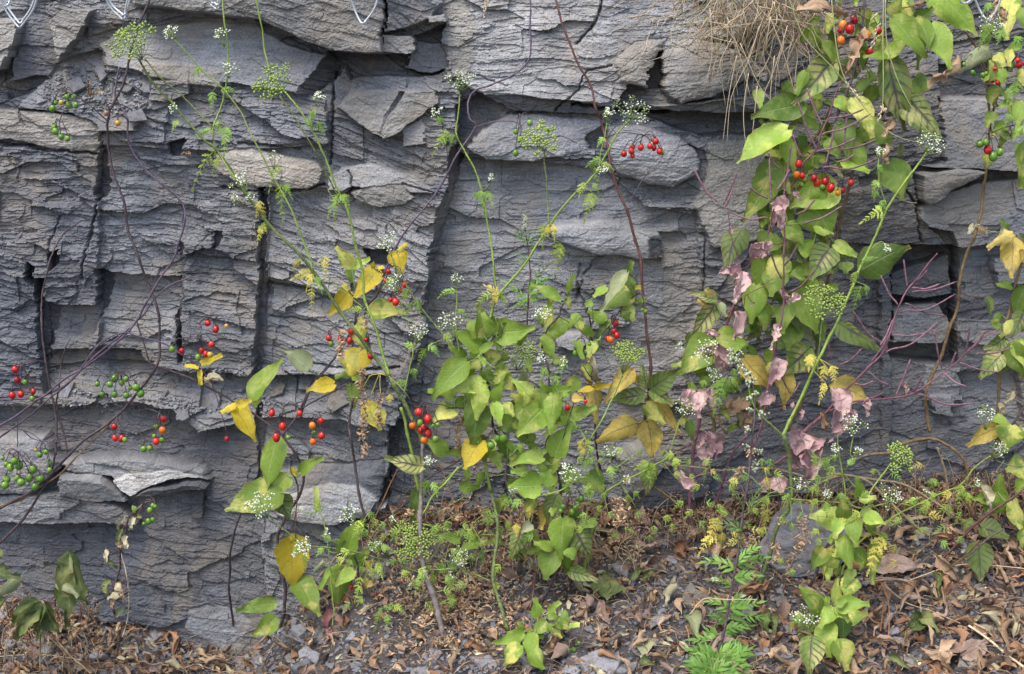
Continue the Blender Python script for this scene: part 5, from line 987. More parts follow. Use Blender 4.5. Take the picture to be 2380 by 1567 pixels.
feathers(U,1,1,[(50,0,8,132,60,'y'),(80,-20,30,90,60,'l'),(400,330,255,375,80,'y'),(395,345,350,452,66,'y'),(480,220,480,372,60,'y'),(390,440,390,602,60,'y'),(420,360,460,470,50,'g'),(310,250,260,300,50,'y'),(740,640,715,690,40,'y'),(740,590,640,600,46,'l'),(1060,450,1015,575,66,'l'),(1120,520,1145,625,60,'g'),(1080,540,1038,715,36,'g'),(960,380,890,430,44,'g'),(1390,460,1270,505,46,'g'),(1090,850,1040,828,36,'g'),(1190,860,1120,1000,56,'g'),(1200,840,1270,905,60,'g'),(1095,1000,1115,1080,44,'g'),(1045,1110,975,1100,44,'g'),(935,1180,930,1240,60,'y'),(1310,760,1370,842,56,'l'),(1400,590,1470,640,44,'g'),(750,700,740,770,50,'y')])
U.d = .225
feathers(U,1,2,[(1200,220,1165,335,80,'g'),(1230,230,1260,322,60,'g'),(1170,850,1108,1005,66,'g'),(1230,870,1242,1005,60,'l'),(840,790,875,885,70,'l'),(760,780,795,835,56,'y'),(730,890,685,1065,60,'l'),(340,740,335,835,60,'g'),(870,690,935,700,50,'g'),(870,1120,825,1275,60,'g'),(920,1150,912,1265,50,'g'),(1000,1110,875,1110,60,'g'),(1370,880,1348,990,60,'g'),(300,670,260,740,50,'g'),(980,560,950,600,50,'g'),(830,640,850,720,60,'g'),(1320,830,1250,800,50,'g'),(1340,800,1400,850,50,'g'),(470,690,430,730,50,'g'),(960,1090,1050,1160,50,'l'),(520,640,470,610,40,'g')])
U.crumbs(tp(1,1,(740,1000),(730,1150),(760,1300),(745,1420),(755,1560)), 20); U.crumbs(tp(1,1,(870,1180),(855,1300),(862,1400)), 17); U.crumbs(tp(1,1,(600,740),(590,830),(585,920)), 15); U.crumbs(tp(1,1,(765,660),(765,720)), 8)
U.stem(tp(1,1,(930,1050),(860,1040),(800,1190)), .9, .8, 'feather_y', .2, .2); U.stem(tp(1,1,(860,1040),(870,1190)), .8, .7, 'straw', .2, .2); U.stem(tp(1,2,(1220,20),(1280,110),(1350,300),(1390,420),(1500,530)), 1.3, .8, 'rust', .2, .22)
for x, y, r in ((1330,420,36),(1420,480,30),(1510,530,22),(1610,600,56),(1500,960,80),(1100,1080,84),(1180,1190,80),(1450,1090,80),(1240,1130,70),(750,30,22),(1170,250,30),(1070,440,34),(1210,420,26),(1060,920,40),(1400,940,60),(1320,1180,60),(1560,1010,50),(1250,1350,60),(1360,1330,50)): U.crumbs([T(1,2,x,y)], r*.55, d=max(.2, min(.3, ground_d(*T(1,2,x,y))+.015)) if y > 800 else .2)

rf = random.Random(77)
for i in range(34):
    x = rf.uniform(800, 1110); y = rf.uniform(1215, 1400); a = rf.uniform(.2, 2.9); L = rf.uniform(16, 34); U.feather((x, y), (x + math.cos(a) * L, y + abs(math.sin(a)) * L * .9), rf.uniform(22, 34), rf.choice(['feather', 'feather', 'feather_yg']), dd=rf.uniform(-.01, .03), pairs=4, slim=.11)
for i in range(24):
    x = rf.uniform(850, 1180); y = rf.uniform(1180, 1330); a = rf.uniform(.2, 2.9); L = rf.uniform(14, 30); U.feather((x, y), (x + math.cos(a) * L, y + abs(math.sin(a)) * L * .9), rf.uniform(22, 32), rf.choice(['feather', 'feather_yg']), dd=rf.uniform(-.02, .03), pairs=4, slim=.11)
# ---- hedge parsley in the middle
V = Plant('hedge_parsley', 'middle hedge parsley with a fan shaped seed head and a stem slanting upper right', 'plant', gpt(1179, 1461), .19, 'hedge parsley plants')
V.stem([(1180,1465),(1162,1404),(1148,1361),(1147,1330),(1156,1244),(1155,1205),(1142,1144)], 3.8, 3.4, 'stem_olive', ground_d(1180,1465), .19, bumps=.06); V.stem([(1142,1144),(1124,1065),(1115,1020),(1108,960),(1115,895),(1127,780),(1142,730),(1158,688),(1190,646),(1238,587),(1280,522),(1330,460),(1370,418),(1402,370),(1435,312),(1466,278)], 3.4, 1.7, 'stem_green', .19, .16, bumps=.06)
V.stem([(1155,685),(1147,630),(1139,560),(1130,480),(1110,415),(1085,358),(1063,315),(1065,270),(1068,212)], 2.2, 1.4, 'stem_green', .18, .14, bumps=.08); V.stem([(1273,520),(1273,450),(1268,385),(1265,352)], 1.7, 1.6, 'stem_olive', .17, .15, bumps=.12); V.stem([(1392,388),(1398,340),(1411,285)], 1.1, .9, 'stem_green', .16, .14)
V.stem([(1088,1148),(1060,1165),(1000,1200)], 1.0, .8, 'stem_green'); V.stem([(1116,1000),(1090,1060),(1040,1110),(1005,1152)], 1.6, 1.2, 'stem_green'); V.stem([(1128,440),(1138,425)], .8, .8, 'stem_green'); V.stem([(1000,980),(1040,940),(1085,880),(1080,860)], 1.2, 1, 'stem_green')
for a in [((1068,212),(1072,186),33,'W',14),((1030,290),(1012,260),15,'W',5),((1265,352),(1252,322),48,'F',16),((1466,278),(1474,260),46,'W',14),((1411,285),(1412,262),15,'W',5),((1396,410),(1398,394),14,'W',5),((1136,425),(1142,413),10,'W',4)]: V.umbel(*a)
V.umbel((1200,860),(1210,818),48,'F',15,d=.15)
feathers(V,1,0,[(1350,920,1235,1070,80,'l'),(1385,940,1355,1010,50,'g'),(1300,850,1260,830,40,'g'),(1560,1330,1590,1475,76,'g'),(1600,1330,1655,1445,60,'g'),(1540,1340,1530,1400,50,'g')])
feathers(V,1,1,[(1690,490,1600,425,66,'y'),(1690,500,1635,555,60,'y'),(1640,480,1520,575,60,'l'),(1595,640,1580,790,50,'l'),(1700,470,1740,560,60,'l')])
feathers(V,2,0,[(620,1110,525,1155,60,'g'),(500,1270,468,1362,60,'l'),(570,1350,505,1540,90,'l'),(560,1120,600,1300,60,'l'),(640,960,600,1010,50,'g'),(620,1140,700,1175,44,'l'),(560,1280,600,1330,50,'g')])
feathers(V,2,1,[(225,0,212,155,70,'l'),(340,130,300,360,95,'l'),(290,0,295,95,60,'y'),(250,10,250,60,50,'y')])
feathers(V,1,2,[(1490,590,1365,605,60,'g'),(1500,590,1540,670,50,'g'),(1570,700,1580,800,60,'g'),(1700,530,1690,645,66,'l'),(1770,330,1735,405,66,'g'),(1660,510,1570,520,40,'g'),(1740,500,1770,600,60,'l'),(1700,940,1640,1010,50,'l')])
V.crumbs(tp(1,1,(1440,1330),(1420,1400),(1400,1550)), 20); V.crumbs([T(1,2,1700,740)], 40); V.crumbs([T(1,2,1730,1190)], 40, d=.24)

# ---- hedge parsley right of the middle, two thin arms
X3 = Plant('hedge_parsley', 'slender hedge parsley right of centre with two thin arms ending in round open seed heads', 'plant', gpt(1357, 1331), .22, 'hedge parsley plants')
X3.stem([(1352,1345),(1360,1300),(1377,1231),(1405,1150),(1408,1147),(1390,1094),(1370,1044),(1362,1000)], 3.4, 1.6, 'stem_green', ground_d(1352,1345), .22, bumps=.06); X3.stem([(1408,1147),(1474,1107),(1520,1085),(1557,1061)], 2.0, 1.6, 'stem_green', .22, .22, bumps=.06); X3.stem([(1370,1023),(1403,967),(1430,915),(1447,868)], 1.8, 1.5, 'stem_green', .22, .18, bumps=.06); X3.stem([(1540,1075),(1557,1046),(1577,990),(1588,962)], 1.4, 1.1, 'stem_green', .21, .2); X3.stem([(1406,1150),(1360,1110),(1300,1141),(1235,1158)], 1.2, 1.6, 'stem_green', .22, .22); X3.stem([(1430,1090),(1470,1060)], 1, 1, 'stem_green', .22, .22); X3.stem([(1370,1044),(1340,980),(1290,900),(1262,850)], 1.2, .8, 'stem_green', .21, .2); X3.stem([(1370,1090),(1365,1150),(1370,1230)], 1.2, 1.2, 'stem_green', .2, .2)
X3.umbel((1447,868),(1456,820),40,'F',16,d=.18); X3.umbel((1588,962),(1590,945),28,'W',10,d=.2)
for a in [((1320,1130),(1323,1096),30,'W',12),((1412,1065),(1420,1048),17,'W',6),((1262,760),(1260,728),24,'W',9),((1315,855),(1311,838),12,'W',4),((1262,850),(1258,832),14,'W',4),((1445,1120),(1456,1113),12,'W',4),((1190,1130),(1193,1142),14,'W',5)]: X3.umbel(*a)
feathers(X3,2,2,[(560,60,485,155,60,'g'),(680,120,705,225,66,'g'),(950,90,865,135,70,'l'),(965,100,1003,195,60,'l'),(1130,45,1080,60,60,'l'),(1130,60,1150,190,70,'l'),(950,110,965,230,60,'l'),(540,280,548,350,44,'g'),(30,520,30,595,60,'y'),(130,400,118,485,60,'y'),(490,-10,492,55,50,'y'),(350,250,410,330,60,'g'),(60,350,0,420,60,'g'),(430,180,480,230,50,'g')])
feathers(X3,2,1,[(240,1000,195,1085,60,'g'),(300,1050,320,1130,60,'g'),(490,1500,468,1580,60,'y'),(440,1430,420,1370,40,'g'),(520,1490,540,1567,50,'l'),(370,960,340,1060,50,'g'),(360,1160,400,1260,50,'g')])
X3.crumbs([T(2,2,730,340), T(2,2,760,450), T(2,2,730,540)], 34); X3.crumbs([T(2,2,640,690)], 30, d=ground_d(*T(2,2,640,690))+.01); X3.crumbs([T(2,2,480,1080)], 34, d=ground_d(*T(2,2,480,1080))+.01); X3.crumbs([T(2,2,540,1200)], 22, d=ground_d(*T(2,2,540,1200))+.01); X3.crumbs([T(2,2,800,220)], 14)

for i in range(44):
    x = rf.uniform(1180, 1640); y = rf.uniform(1040, 1260); a = rf.uniform(.2, 2.9); L = rf.uniform(14, 30); X3.feather((x, y), (x + math.cos(a) * L, y + abs(math.sin(a)) * L * .9), rf.uniform(20, 32), rf.choice(['feather', 'feather_yg']), pairs=4, slim=.11)
# ---- hedge parsley on the right, strong yellow-green stem
Y4 = Plant('hedge_parsley', 'right hedge parsley, its stout lime green stem slanting up to a large white head', 'plant', gpt(1765, 1372), .24, 'hedge parsley plants')
Y4.stem([(1762,1380),(1772,1340),(1787,1296),(1806,1231),(1830,1190),(1839,1161),(1835,1077),(1822,1015)], 4.6, 3.4, 'stem_olive', ground_d(1762,1380), .23, bumps=.07); Y4.stem([(1822,1015),(1835,980),(1868,910),(1905,833),(1928,783),(1962,713),(1992,640),(2018,583),(2045,523),(2064,478),(2105,420),(2133,385),(2153,356)], 3.6, 2.0, 'stem_green', .23, .20, bumps=.07); Y4.stem([(1902,870),(1907,800),(1912,735)], 2.2, 1.4, 'stem_olive', .21, .21); Y4.stem([(1822,1015),(1790,985),(1757,945),(1740,900),(1728,880)], 2.0, 1.2, 'stem_green', .22, .22)
Y4.stem([(2022,580),(2050,560),(2060,585)], .9, .8, 'stem_green', .2, .2); Y4.stem([(2060,480),(2048,430),(2042,380),(2044,360)], 1.4, 1, 'stem_green', .2, .2); Y4.stem([(1650,815),(1680,820),(1720,835)], 1, 1, 'stem_green', .2, .2)
Y4.umbel((1912,735),(1918,700),54,'F',19,d=.21); Y4.umbel((2153,356),(2162,330),38,'W',15,d=.2)
for a in [((2044,372),(2044,352),14,'W',5),((2060,590),(2062,577),12,'W',4),((1650,830),(1642,812),36,'W',14),((1575,800),(1580,803),10,'W',4),((1704,840),(1706,822),20,'W',7),((1650,880),(1658,870),22,'W',8)]: Y4.umbel(*a,d=.21)
feathers(Y4,3,1,[(620,325,575,440,60,'l'),(650,430,595,590,84,'g'),(655,250,745,228,50,'g'),(300,900,285,995,80,'y'),(400,980,375,1115,80,'y'),(440,980,465,1100,70,'y'),(400,1100,355,1240,60,'y'),(680,420,690,500,50,'g')])
feathers(Y4,3,0,[(790,1440,740,1500,50,'g'),(800,1470,650,1550,70,'l'),(770,1260,730,1330,60,'g'),(760,1150,800,1200,40,'g'),(780,1400,820,1470,50,'g'),(760,1330,740,1390,50,'g')])
feathers(Y4,2,1,[(1490,1060,1410,1300,130,'g'),(1510,1060,1590,1150,70,'g'),(1340,1080,1330,1130,50,'g'),(1540,1000,1560,1050,60,'g')])
feathers(Y4,2,2,[(1440,480,1370,630,84,'y'),(1420,590,1300,735,90,'y'),(1470,580,1450,690,66,'y'),(1500,460,1440,430,50,'l'),(1783,420,1750,580,80,'y'),(1783,330,1740,440,60,'l')])
Y4.crumbs(tp(3,2,(240,480),(250,600),(200,700),(150,840)), 38); Y4.crumbs(tp(3,2,(60,660),(50,780)), 22); Y4.crumbs(tp(2,2,(1590,130),(1560,210),(1550,260)), 22); Y4.crumbs([T(2,2,1660,640)], 40); Y4.crumbs([T(3,2,1250,560)], 26); Y4.crumbs([T(3,2,90,500)], 20); Y4.crumbs([T(2,2,1660,20)], 24); Y4.crumbs([T(3,1,1490,40)], 14, d=.15); Y4.crumbs([T(2,2,1290,1090)], 24, d=ground_d(*T(2,2,1290,1090))+.02); Y4.crumbs([T(2,2,1060,1290)], 28, d=ground_d(*T(2,2,1060,1290))+.01)
Y4.stem(tp(2,2,(1240,1150),(1340,1045),(1500,1050),(1700,1045)), 1.2, .9, 'straw', .3, .3)

# ---- low hedge parsley at the lower right
Z5 = Plant('hedge_parsley', 'sprawling yellow green hedge parsley at the lower right with many small white heads', 'plant', gpt(1935, 1390), .28, 'hedge parsley plants')
Z5.stem([(1935,1392),(1950,1344),(1968,1305),(1988,1276),(2029,1234),(2085,1197),(2140,1168),(2190,1145),(2235,1124),(2269,1084),(2302,1058)], 2.6, 1.3, 'stem_green', ground_d(1935,1392), .2, bumps=.08); Z5.stem([(1967,1215),(1965,1171),(1955,1094),(1949,1044),(1945,1010)], 1.7, 1.2, 'stem_green', .26, .24); Z5.stem([(1962,1250),(2012,1163),(1985,1130),(1962,1100)], 1.6, 1.3, 'stem_green', .26, .25, bumps=.05); Z5.stem([(2012,1163),(2042,1117),(2072,1074)], 1.9, 1.7, 'stem_green', .25, .24); Z5.stem([(1838,1162),(1900,1166),(1965,1171),(2005,1181),(2050,1172),(2069,1165)], 1.5, 1.2, 'stem_green', .25, .25, bumps=.08); Z5.stem([(1838,1135),(1815,1140),(1785,1148)], 1.0, 1.0, 'stem_green', .25, .25); Z5.stem([(1975,1060),(1982,1020),(1985,1000)], 1.0, .9, 'stem_green', .24, .24); Z5.stem([(2022,1236),(2018,1215)], .9, .8, 'stem_green', .27, .27)
Z5.umbel((2072,1074),(2092,1062),40,'F',14,d=.24)
for a in [((1858,1140),(1862,1126),19,'W',6),((1918,1166),(1922,1150),15,'W',5),((1946,1062),(1942,1045),15,'W',5),((1985,1064),(1992,1050),14,'W',5),((2069,1168),(2072,1150),32,'W',12),((2018,1220),(2018,1203),16,'W',6),((2268,1132),(2273,1123),11,'W',3),((2306,1060),(2325,1042),24,'W',9),((1985,1000),(1986,986),30,'W',12),((2150,1145),(2153,1141),8,'W',2),((2290,1000),(2288,960),26,'W',8)]: Z5.umbel(*a,d=.25)
Z5.umbel((1882,1450),(1878,1430),36,'W',14,d=.31); Z5.umbel((2305,80),(2306,55),34,'W',12,d=.14)
feathers(Z5,3,2,[(480,50,335,150,66,'g'),(455,120,395,250,60,'l'),(540,330,480,340,40,'g'),(405,370,410,460,64,'g'),(340,345,315,415,50,'l'),(550,490,495,560,70,'y'),(640,440,555,510,66,'l'),(800,610,695,865,110,'y'),(790,580,835,660,60,'l'),(1040,360,975,370,50,'l'),(1100,350,1100,445,66,'l'),(1350,250,1325,410,84,'l'),(1380,300,1405,385,60,'l'),(350,560,308,600,50,'l'),(440,680,440,740,60,'y'),(560,110,600,70,40,'g'),(650,340,700,300,40,'g'),(430,150,350,60,50,'g'),(240,1160,150,1250,60,'g'),(330,1130,360,1200,50,'g'),(990,390,1050,340,44,'g'),(340,120,310,20,50,'g')])
feathers(Z5,3,0,[(1700,600,1670,700,70,'g'),(1740,560,1720,680,80,'g'),(1720,250,1760,330,70,'g'),(1540,230,1480,320,80,'g'),(1560,20,1500,90,60,'g'),(1700,800,1640,900,60,'g'),(1783,880,1720,960,60,'g'),(1640,210,1600,300,60,'g')])
for i in range(70):
    x = rf.uniform(1640, 2240); y = rf.uniform(1080, 1330) if x > 1800 else rf.uniform(1060, 1260); a = rf.uniform(.2, 2.9); L = rf.uniform(16, 36); Z5.feather((x, y), (x + math.cos(a) * L, y + abs(math.sin(a)) * L * .9), rf.uniform(18, 30), rf.choice(['feather', 'feather', 'feather_yg', 'feather_y']), dd=rf.uniform(-.05, .01), pairs=4, slim=.11)
Z5.crumbs([T(3,2,780,680)], 30, m='feather_y')

# ---- mugworts
def mug(pl, c, r, lst, m='mugwort', **kw):
    for e in lst:
        b, t = T(c, r, *e[:2]), T(c, r, *e[2:4]); wd = e[4] * .3337
        if c == 2 and r == 2 and m == 'mugwort': wd *= 1.15
        pl.feather(b, t, wd * 1.15, m, pairs=5, slim=.13 if m == 'mugwort' else .09, ang=34, teeth=False, **kw)
MW = Plant('mugwort', 'tall mugwort at the lower right with whitish bud spikes and bright green cut leaves', 'plant', gpt(1660, 1540), .28, 'mugwort plants')
MW.stem([(1660,1545),(1674,1494),(1697,1394),(1710,1311),(1724,1217),(1737,1137),(1744,1071),(1747,1020),(1752,990),(1754,923),(1742,873),(1712,832),(1700,810)], 3.0, 1.4, 'vine', ground_d(1660,1545), .22)
mug(MW,2,2,[(1600,570,1430,520,120),(1640,450,1785,335,110),(1600,600,1500,430,110),(1650,400,1760,250,80),(1640,210,1490,140,90),(1610,420,1560,300,70)], 'mugwort_blue')
mug(MW,2,2,[(1550,840,1335,785,150),(1565,815,1765,755,150),(1575,790,1700,690,120),(1545,900,1710,880,130),(1530,960,1390,910,90),(1520,1130,1370,1060,130),(1520,1120,1720,1070,150),(1515,1170,1750,1180,170),(1480,1260,1620,1245,120),(1455,1350,1270,1325,170),(1420,1480,1255,1400,170),(1440,1450,1650,1430,190),(1405,1510,1610,1540,190),(1400,1520,1285,1567,150),(1470,1300,1670,1230,130),(1430,1400,1530,1340,140),(1420,1420,1320,1400,140),(1440,1490,1500,1567,150),(1390,1530,1400,1600,160),(1390,1450,1300,1500,160),(1420,1500,1500,1440,150),(1380,1560,1260,1510,180),(1400,1560,1480,1500,160),(1350,1567,1300,1600,160),(1450,1560,1560,1600,170),(1460,1500,1560,1470,160),(1480,1400,1600,1370,130),(1430,1330,1360,1260,120),(1500,1200,1400,1160,120),(1520,1100,1580,1020,110),(1440,1470,1300,1460,180),(1430,1440,1560,1390,170),(1420,1540,1330,1440,160),(1480,1520,1620,1500,170),(1350,1520,1250,1480,150),(1500,1540,1600,1570,160),(1360,1440,1290,1400,140),(1550,1460,1640,1400,140)])
mb = MB(); rnd = random.Random(5)
for (x, y, n_, s_) in ((1520,930,10,26),(1560,950,9,22),(1600,1005,12,26),(1640,1030,9,22),(1670,1080,8,20),(1648,1105,8,24),(1650,1210,12,26),(1700,1175,9,22),(1735,1320,12,28),(1660,1285,8,20),(1640,1420,12,28),(1530,870,6,20),(1700,1560,8,24),(1640,1540,7,20)):
    for _ in range(n_):
        q = T(2, 1, x + rnd.gauss(0, s_ * .55), y + rnd.gauss(0, s_ * .55)); mb.blob(P(*q, .235 + rnd.uniform(-.004, .004)), rnd.uniform(2.2, 3.4) * MPP, 0, n=6, m=3, squash=1.1)
for (x, y) in ((1700,100),(1700,130),(1690,150),(1725,12)):
    for _ in range(8): q = T(2, 2, x + rnd.gauss(0, 12), y + rnd.gauss(0, 12)); mb.blob(P(*q, .235), rnd.uniform(2, 3) * MPP, 0, n=6, m=3)
mb.build('flower_spike', M['bud'], MW.t)
MS = Plant('mugwort', 'small mugwort with thin upright stem and budding tip at the centre of the rock', 'plant', P(1223, 756, .06), .10, 'mugwort plants')
MS.stem([(1223,760),(1226,700),(1230,640),(1226,600),(1225,560),(1219,515)], 1.8, 1.0, 'vine_red')
mug(MS,2,1,[(100,130,10,50,90),(120,120,165,60,70),(110,250,5,200,80),(110,270,5,265,70),(110,180,160,140,60),(100,90,30,20,50),(115,100,140,10,50)], 'mugwort_blue')
mug(MS,2,1,[(115,470,245,285,130),(115,480,240,375,130),(110,540,-50,395,130),(110,530,10,570,80),(115,530,215,500,110),(110,600,40,560,60)])
mb = MB()
for k in range(40): q = T(2, 1, 88 + rnd.gauss(0, 9), 20 - k * 2.2 + rnd.gauss(0, 4)); mb.blob(P(*q, .105), rnd.uniform(1.6, 2.4) * MPP, 0, n=5, m=3)
mb.build('flower_spike', M['bud'], MS.t)

# ---- wilted plants at lower left
WL = Plant('wilted_plant', 'wilted plant at the lower left corner with large drooping dull green leaves', 'plant', gpt(95, 1530), .16)
WL.stem([(92,1560),(93,1500),(95,1470),(100,1450)], 2.4, 1.6, 'vine_brown', .2, .17); WL.stem([(130,1410),(135,1360),(145,1320),(160,1300)], 1.6, 1.2, 'vine_brown', .15, .16); WL.stem([(215,1567),(180,1540),(140,1500),(110,1462)], 2.0, 1.6, 'vine_brown', .22, .17); WL.stem([(130,1410),(118,1440),(100,1452)], 1.4, 1.2, 'vine_brown', .15, .16)
leaves(WL,0,2,[(480,715,645,1072,230,'h'),(470,740,540,1040,110,'v',.01),(450,900,480,1240,130,'h'),(285,1080,95,1250,150,'h'),(290,1085,110,1322,160,'h',.01),(300,1080,270,1330,130,'h',.012),(305,1080,420,1290,180,'h'),(400,930,545,1030,80,'v',.015),(-60,900,140,888,120,'h'),(120,890,-60,1030,110,'v'),(0,700,10,760,60,'h'),(10,800,30,870,60,'h'),(40,1040,-20,1140,90,'h'),(290,1290,300,1200,50,'c')])
DS = Plant('withered_bittersweet', 'thin withered stem with shrivelled leaves and a few green berries at the lower left', 'plant', gpt(280, 1530), .15, 'bittersweet plants climbing the rock')
DS.stem([(355,1165),(340,1168),(318,1182),(300,1205),(290,1240),(281,1275),(280,1318),(268,1350),(258,1385),(264,1425),(275,1450),(278,1485),(270,1535)], 1.6, 2.8, 'vine', .11, ground_d(270,1535)); DS.stem([(283,1282),(292,1330),(298,1360),(300,1400),(296,1440),(285,1480)], .9, .9, 'straw', .14, .16)
leaves(DS,0,2,[(870,480,825,560,40,'c'),(930,480,910,570,40,'c'),(850,560,820,660,50,'h'),(870,600,880,690,50,'c'),(830,640,860,690,50,'b'),(745,700,735,800,46,'c'),(750,790,820,830,40,'h'),(770,920,710,990,54,'h'),(830,930,860,1000,60,'c'),(850,970,880,1060,60,'b'),(820,1010,745,1040,60,'c'),(800,1040,790,1110,44,'b'),(850,1110,810,1170,54,'v'),(840,1210,820,1330,54,'b'),(920,420,950,410,50,'d'),(730,960,760,1010,40,'h'),(850,1000,790,1080,40,'c'),(960,460,990,470,30,'h')])
bers(DS,0,2,'1045,425,23,G 1065,395,20,G 1082,400,14,G 1035,503,22,G 1003,520,14,G 1065,490,16,G',(990,400))

# ---- small red tinged seedling and stray shoots in lower middle
SD = Plant('seedling', 'tiny seedling with red tinged leaves beside the yellow leaves near the bottom', 'plant', gpt(775, 1450), .2)
SD.stem([(775,1455),(776,1420),(768,1340),(764,1280),(752,1220),(738,1180)], 1.2, .9, 'stem_green', .22, .19)
leaves(SD,1,2,[(515,1120,480,1230,50,'s'),(500,1250,520,1310,44,'s'),(540,1150,600,1200,40,'s'),(620,1040,640,1080,30,'s'),(520,820,440,980,36,'g'),(470,780,400,850,30,'v'),(600,700,550,640,90,'d')], )
SD2 = Plant('bittersweet_shoot', 'dark shoot with green and yellow leaves standing behind the lowest single red berry', 'plant', gpt(835, 1370), .17, 'bittersweet plants climbing the rock')
SD2.stem([(833,1380),(834,1340),(832,1310),(822,1290),(818,1270)], 1.6, 1.4, 'vine')
leaves(SD2,1,2,[(640,705,757,483,135,'g'),(685,700,548,638,110,'g'),(690,725,722,845,105,'g'),(610,812,562,1108,155,'m'),(680,845,548,952,92,'g',.015),(780,720,690,740,60,'g'),(790,910,760,960,70,'o')]); bers(SD2,1,2,'665,961,18,r')
SG = Plant('bittersweet_vine', 'dark twisted vine end leaning out of the litter behind the brown sticks left of centre', 'vine', gpt(880, 1210), .1, 'bittersweet plants climbing the rock')
SG.stem([(1110,1040),(1060,1075),(1000,1110),(965,1150),(940,1170),(915,1192),(885,1207)], 1.8, 2.8, 'vine', .10, .08)

# ---- dry grass
def strand(mb, pts, r0, r1, mi): w3 = smooth_pts(pts, 4); k = len(w3); mb.tube(w3, [r0 + (r1 - r0) * i / (k - 1) for i in range(k)], 4, mi)
gt = thing('dry_grass_tuft', 'shaggy tuft of straw coloured dead grass hanging from the top edge at the right', 'grass', P(1760, -60, .10))
rnd = random.Random(21)
for name, n_ in (('blade', 1),):
    mb = MB()
    for i in range(380):
        x0 = rnd.gauss(1765, 85); y0 = rnd.uniform(-90, 60); L = rnd.uniform(70, 215) * (1.0 if i % 4 else 1.25); a = rnd.gauss(.0, .5) + (x0 - 1775) / 260
        if x0 > 1900 or x0 < 1600: L *= .6
        if x0 > 1850: L *= .7
        d = .095 + rnd.uniform(-.02, .05); pts = []; x, y = x0, y0; an = a + rnd.gauss(0, .8)
        for k in range(5):
            pts.append(P(x, y, d + .012 * math.sin(k + i))); x += math.sin(an) * L / 4; y += abs(math.cos(an)) * L / 4; an = an * .8 + rnd.gauss(0, .38)
        strand(mb, pts, rnd.uniform(.9, 2.0) * MPP, .5 * MPP, rnd.choice([0, 0, 1, 1, 0, 2] if i % 9 == 0 else [0, 1]))
    mb.build('blade_mass', [M['straw'], M['straw2'], M['straw_green']], gt)
mb = MB()
for q in ([(1765,60),(1740,140),(1700,225),(1690,330)],[(1650,20),(1655,120),(1640,200)],[(1830,60),(1800,160),(1760,250)],[(1690,40),(1720,130),(1745,230)],[(1712,130),(1700,190),(1690,250),(1680,330)],[(1740,170),(1728,260),(1735,350),(1745,400)],[(1760,200),(1750,300),(1740,380)],[(1700,60),(1615,50),(1600,95)],[(1710,100),(1650,85),(1610,60),(1595,45)],[(1790,40),(1820,120),(1850,226)],[(1720,100),(1765,200),(1800,240)],[(1780,45),(1850,50),(1918,62)],[(1655,30),(1640,60),(1612,135)],[(1700,90),(1675,140),(1675,165)],[(1800,130),(1790,230),(1795,290)]): strand(mb, [P(x, y, .15) for x, y in q], 1.2 * MPP, .6 * MPP, 0)
mb.build('hanging_blade', M['straw'], gt)
def culm(label, pts, heads, m='straw', d=.2):
    t = thing('grass_stalk', label, 'grass stalk', P(*pts[0], d), 'single dead grass stalks'); mb = MB(); strand(mb, [P(x, y, d) for x, y in pts], 1.5 * MPP, .8 * MPP, 0); mb.build('stalk', M[m], t)
    if heads:
        mb = MB(); r = random.Random(len(pts))
        for (xa, ya, xb, yb) in heads:
            a = P(xa, ya, d + .003); b = P(xb, yb, d + .006); n_ = max(5, int((b - a).length / (4.0 * MPP)))
            for i in range(n_): c = a.lerp(b, i / n_) + Vector((r.uniform(-1, 1), r.uniform(-1, 1), 0)) * 4.5 * MPP * (1 - .5 * i / n_); mb.blob(c, 1.7 * MPP, 0, (b - a) + Vector((r.uniform(-1, 1), r.uniform(-.5, .5), 0)) * (b - a).length * .5, 5, 2, 2.4)
            mb.tube([a, b], .6 * MPP, 3, 0)
        mb.build('seed_head', M['straw'], t)
culm('pale grass stalk crossing the upper right leaves with a long drooping seed head', tp(3,0,(440,-30),(480,350),(540,560),(640,710),(780,870),(920,960),(1060,992)), [(*T(3,0,550,580),*T(3,0,660,720))], 'straw_green')
culm('straight pale grass stalk hanging beside the largest leaves with two hanging seed heads', tp(3,0,(805,-30),(800,250),(803,500),(800,700),(790,750)), [(*T(3,0,800,740),*T(3,0,765,855)),(*T(3,0,800,745),*T(3,0,830,780)),(*T(3,0,745,100),*T(3,0,725,140)),(*T(3,0,770,170),*T(3,0,720,350))], 'straw_green')
culm('long bent grass stalk that leans over the large leaf towards the right white head', tp(3,0,(820,-30),(825,280),(900,550),(1020,780),(1100,900),(1180,965)), [], 'straw_green')
culm('thin greenish grass stalk slanting out of the dry tuft', tp(3,0,(140,-30),(230,220),(330,350),(440,460),(560,600)), [], 'straw_green')
culm('short straw coloured seed head hanging at the top edge near the centre', [(1135,-30),(1128,0),(1124,25)], [(*T(1,0,1615,0),*T(1,0,1575,150))], 'straw', .12)
culm('fine pale straw lying bent against the rock below the broad leaves', tp(3,0,(800,1270),(900,1370),(970,1405),(1035,1415)), [], 'straw', .12)

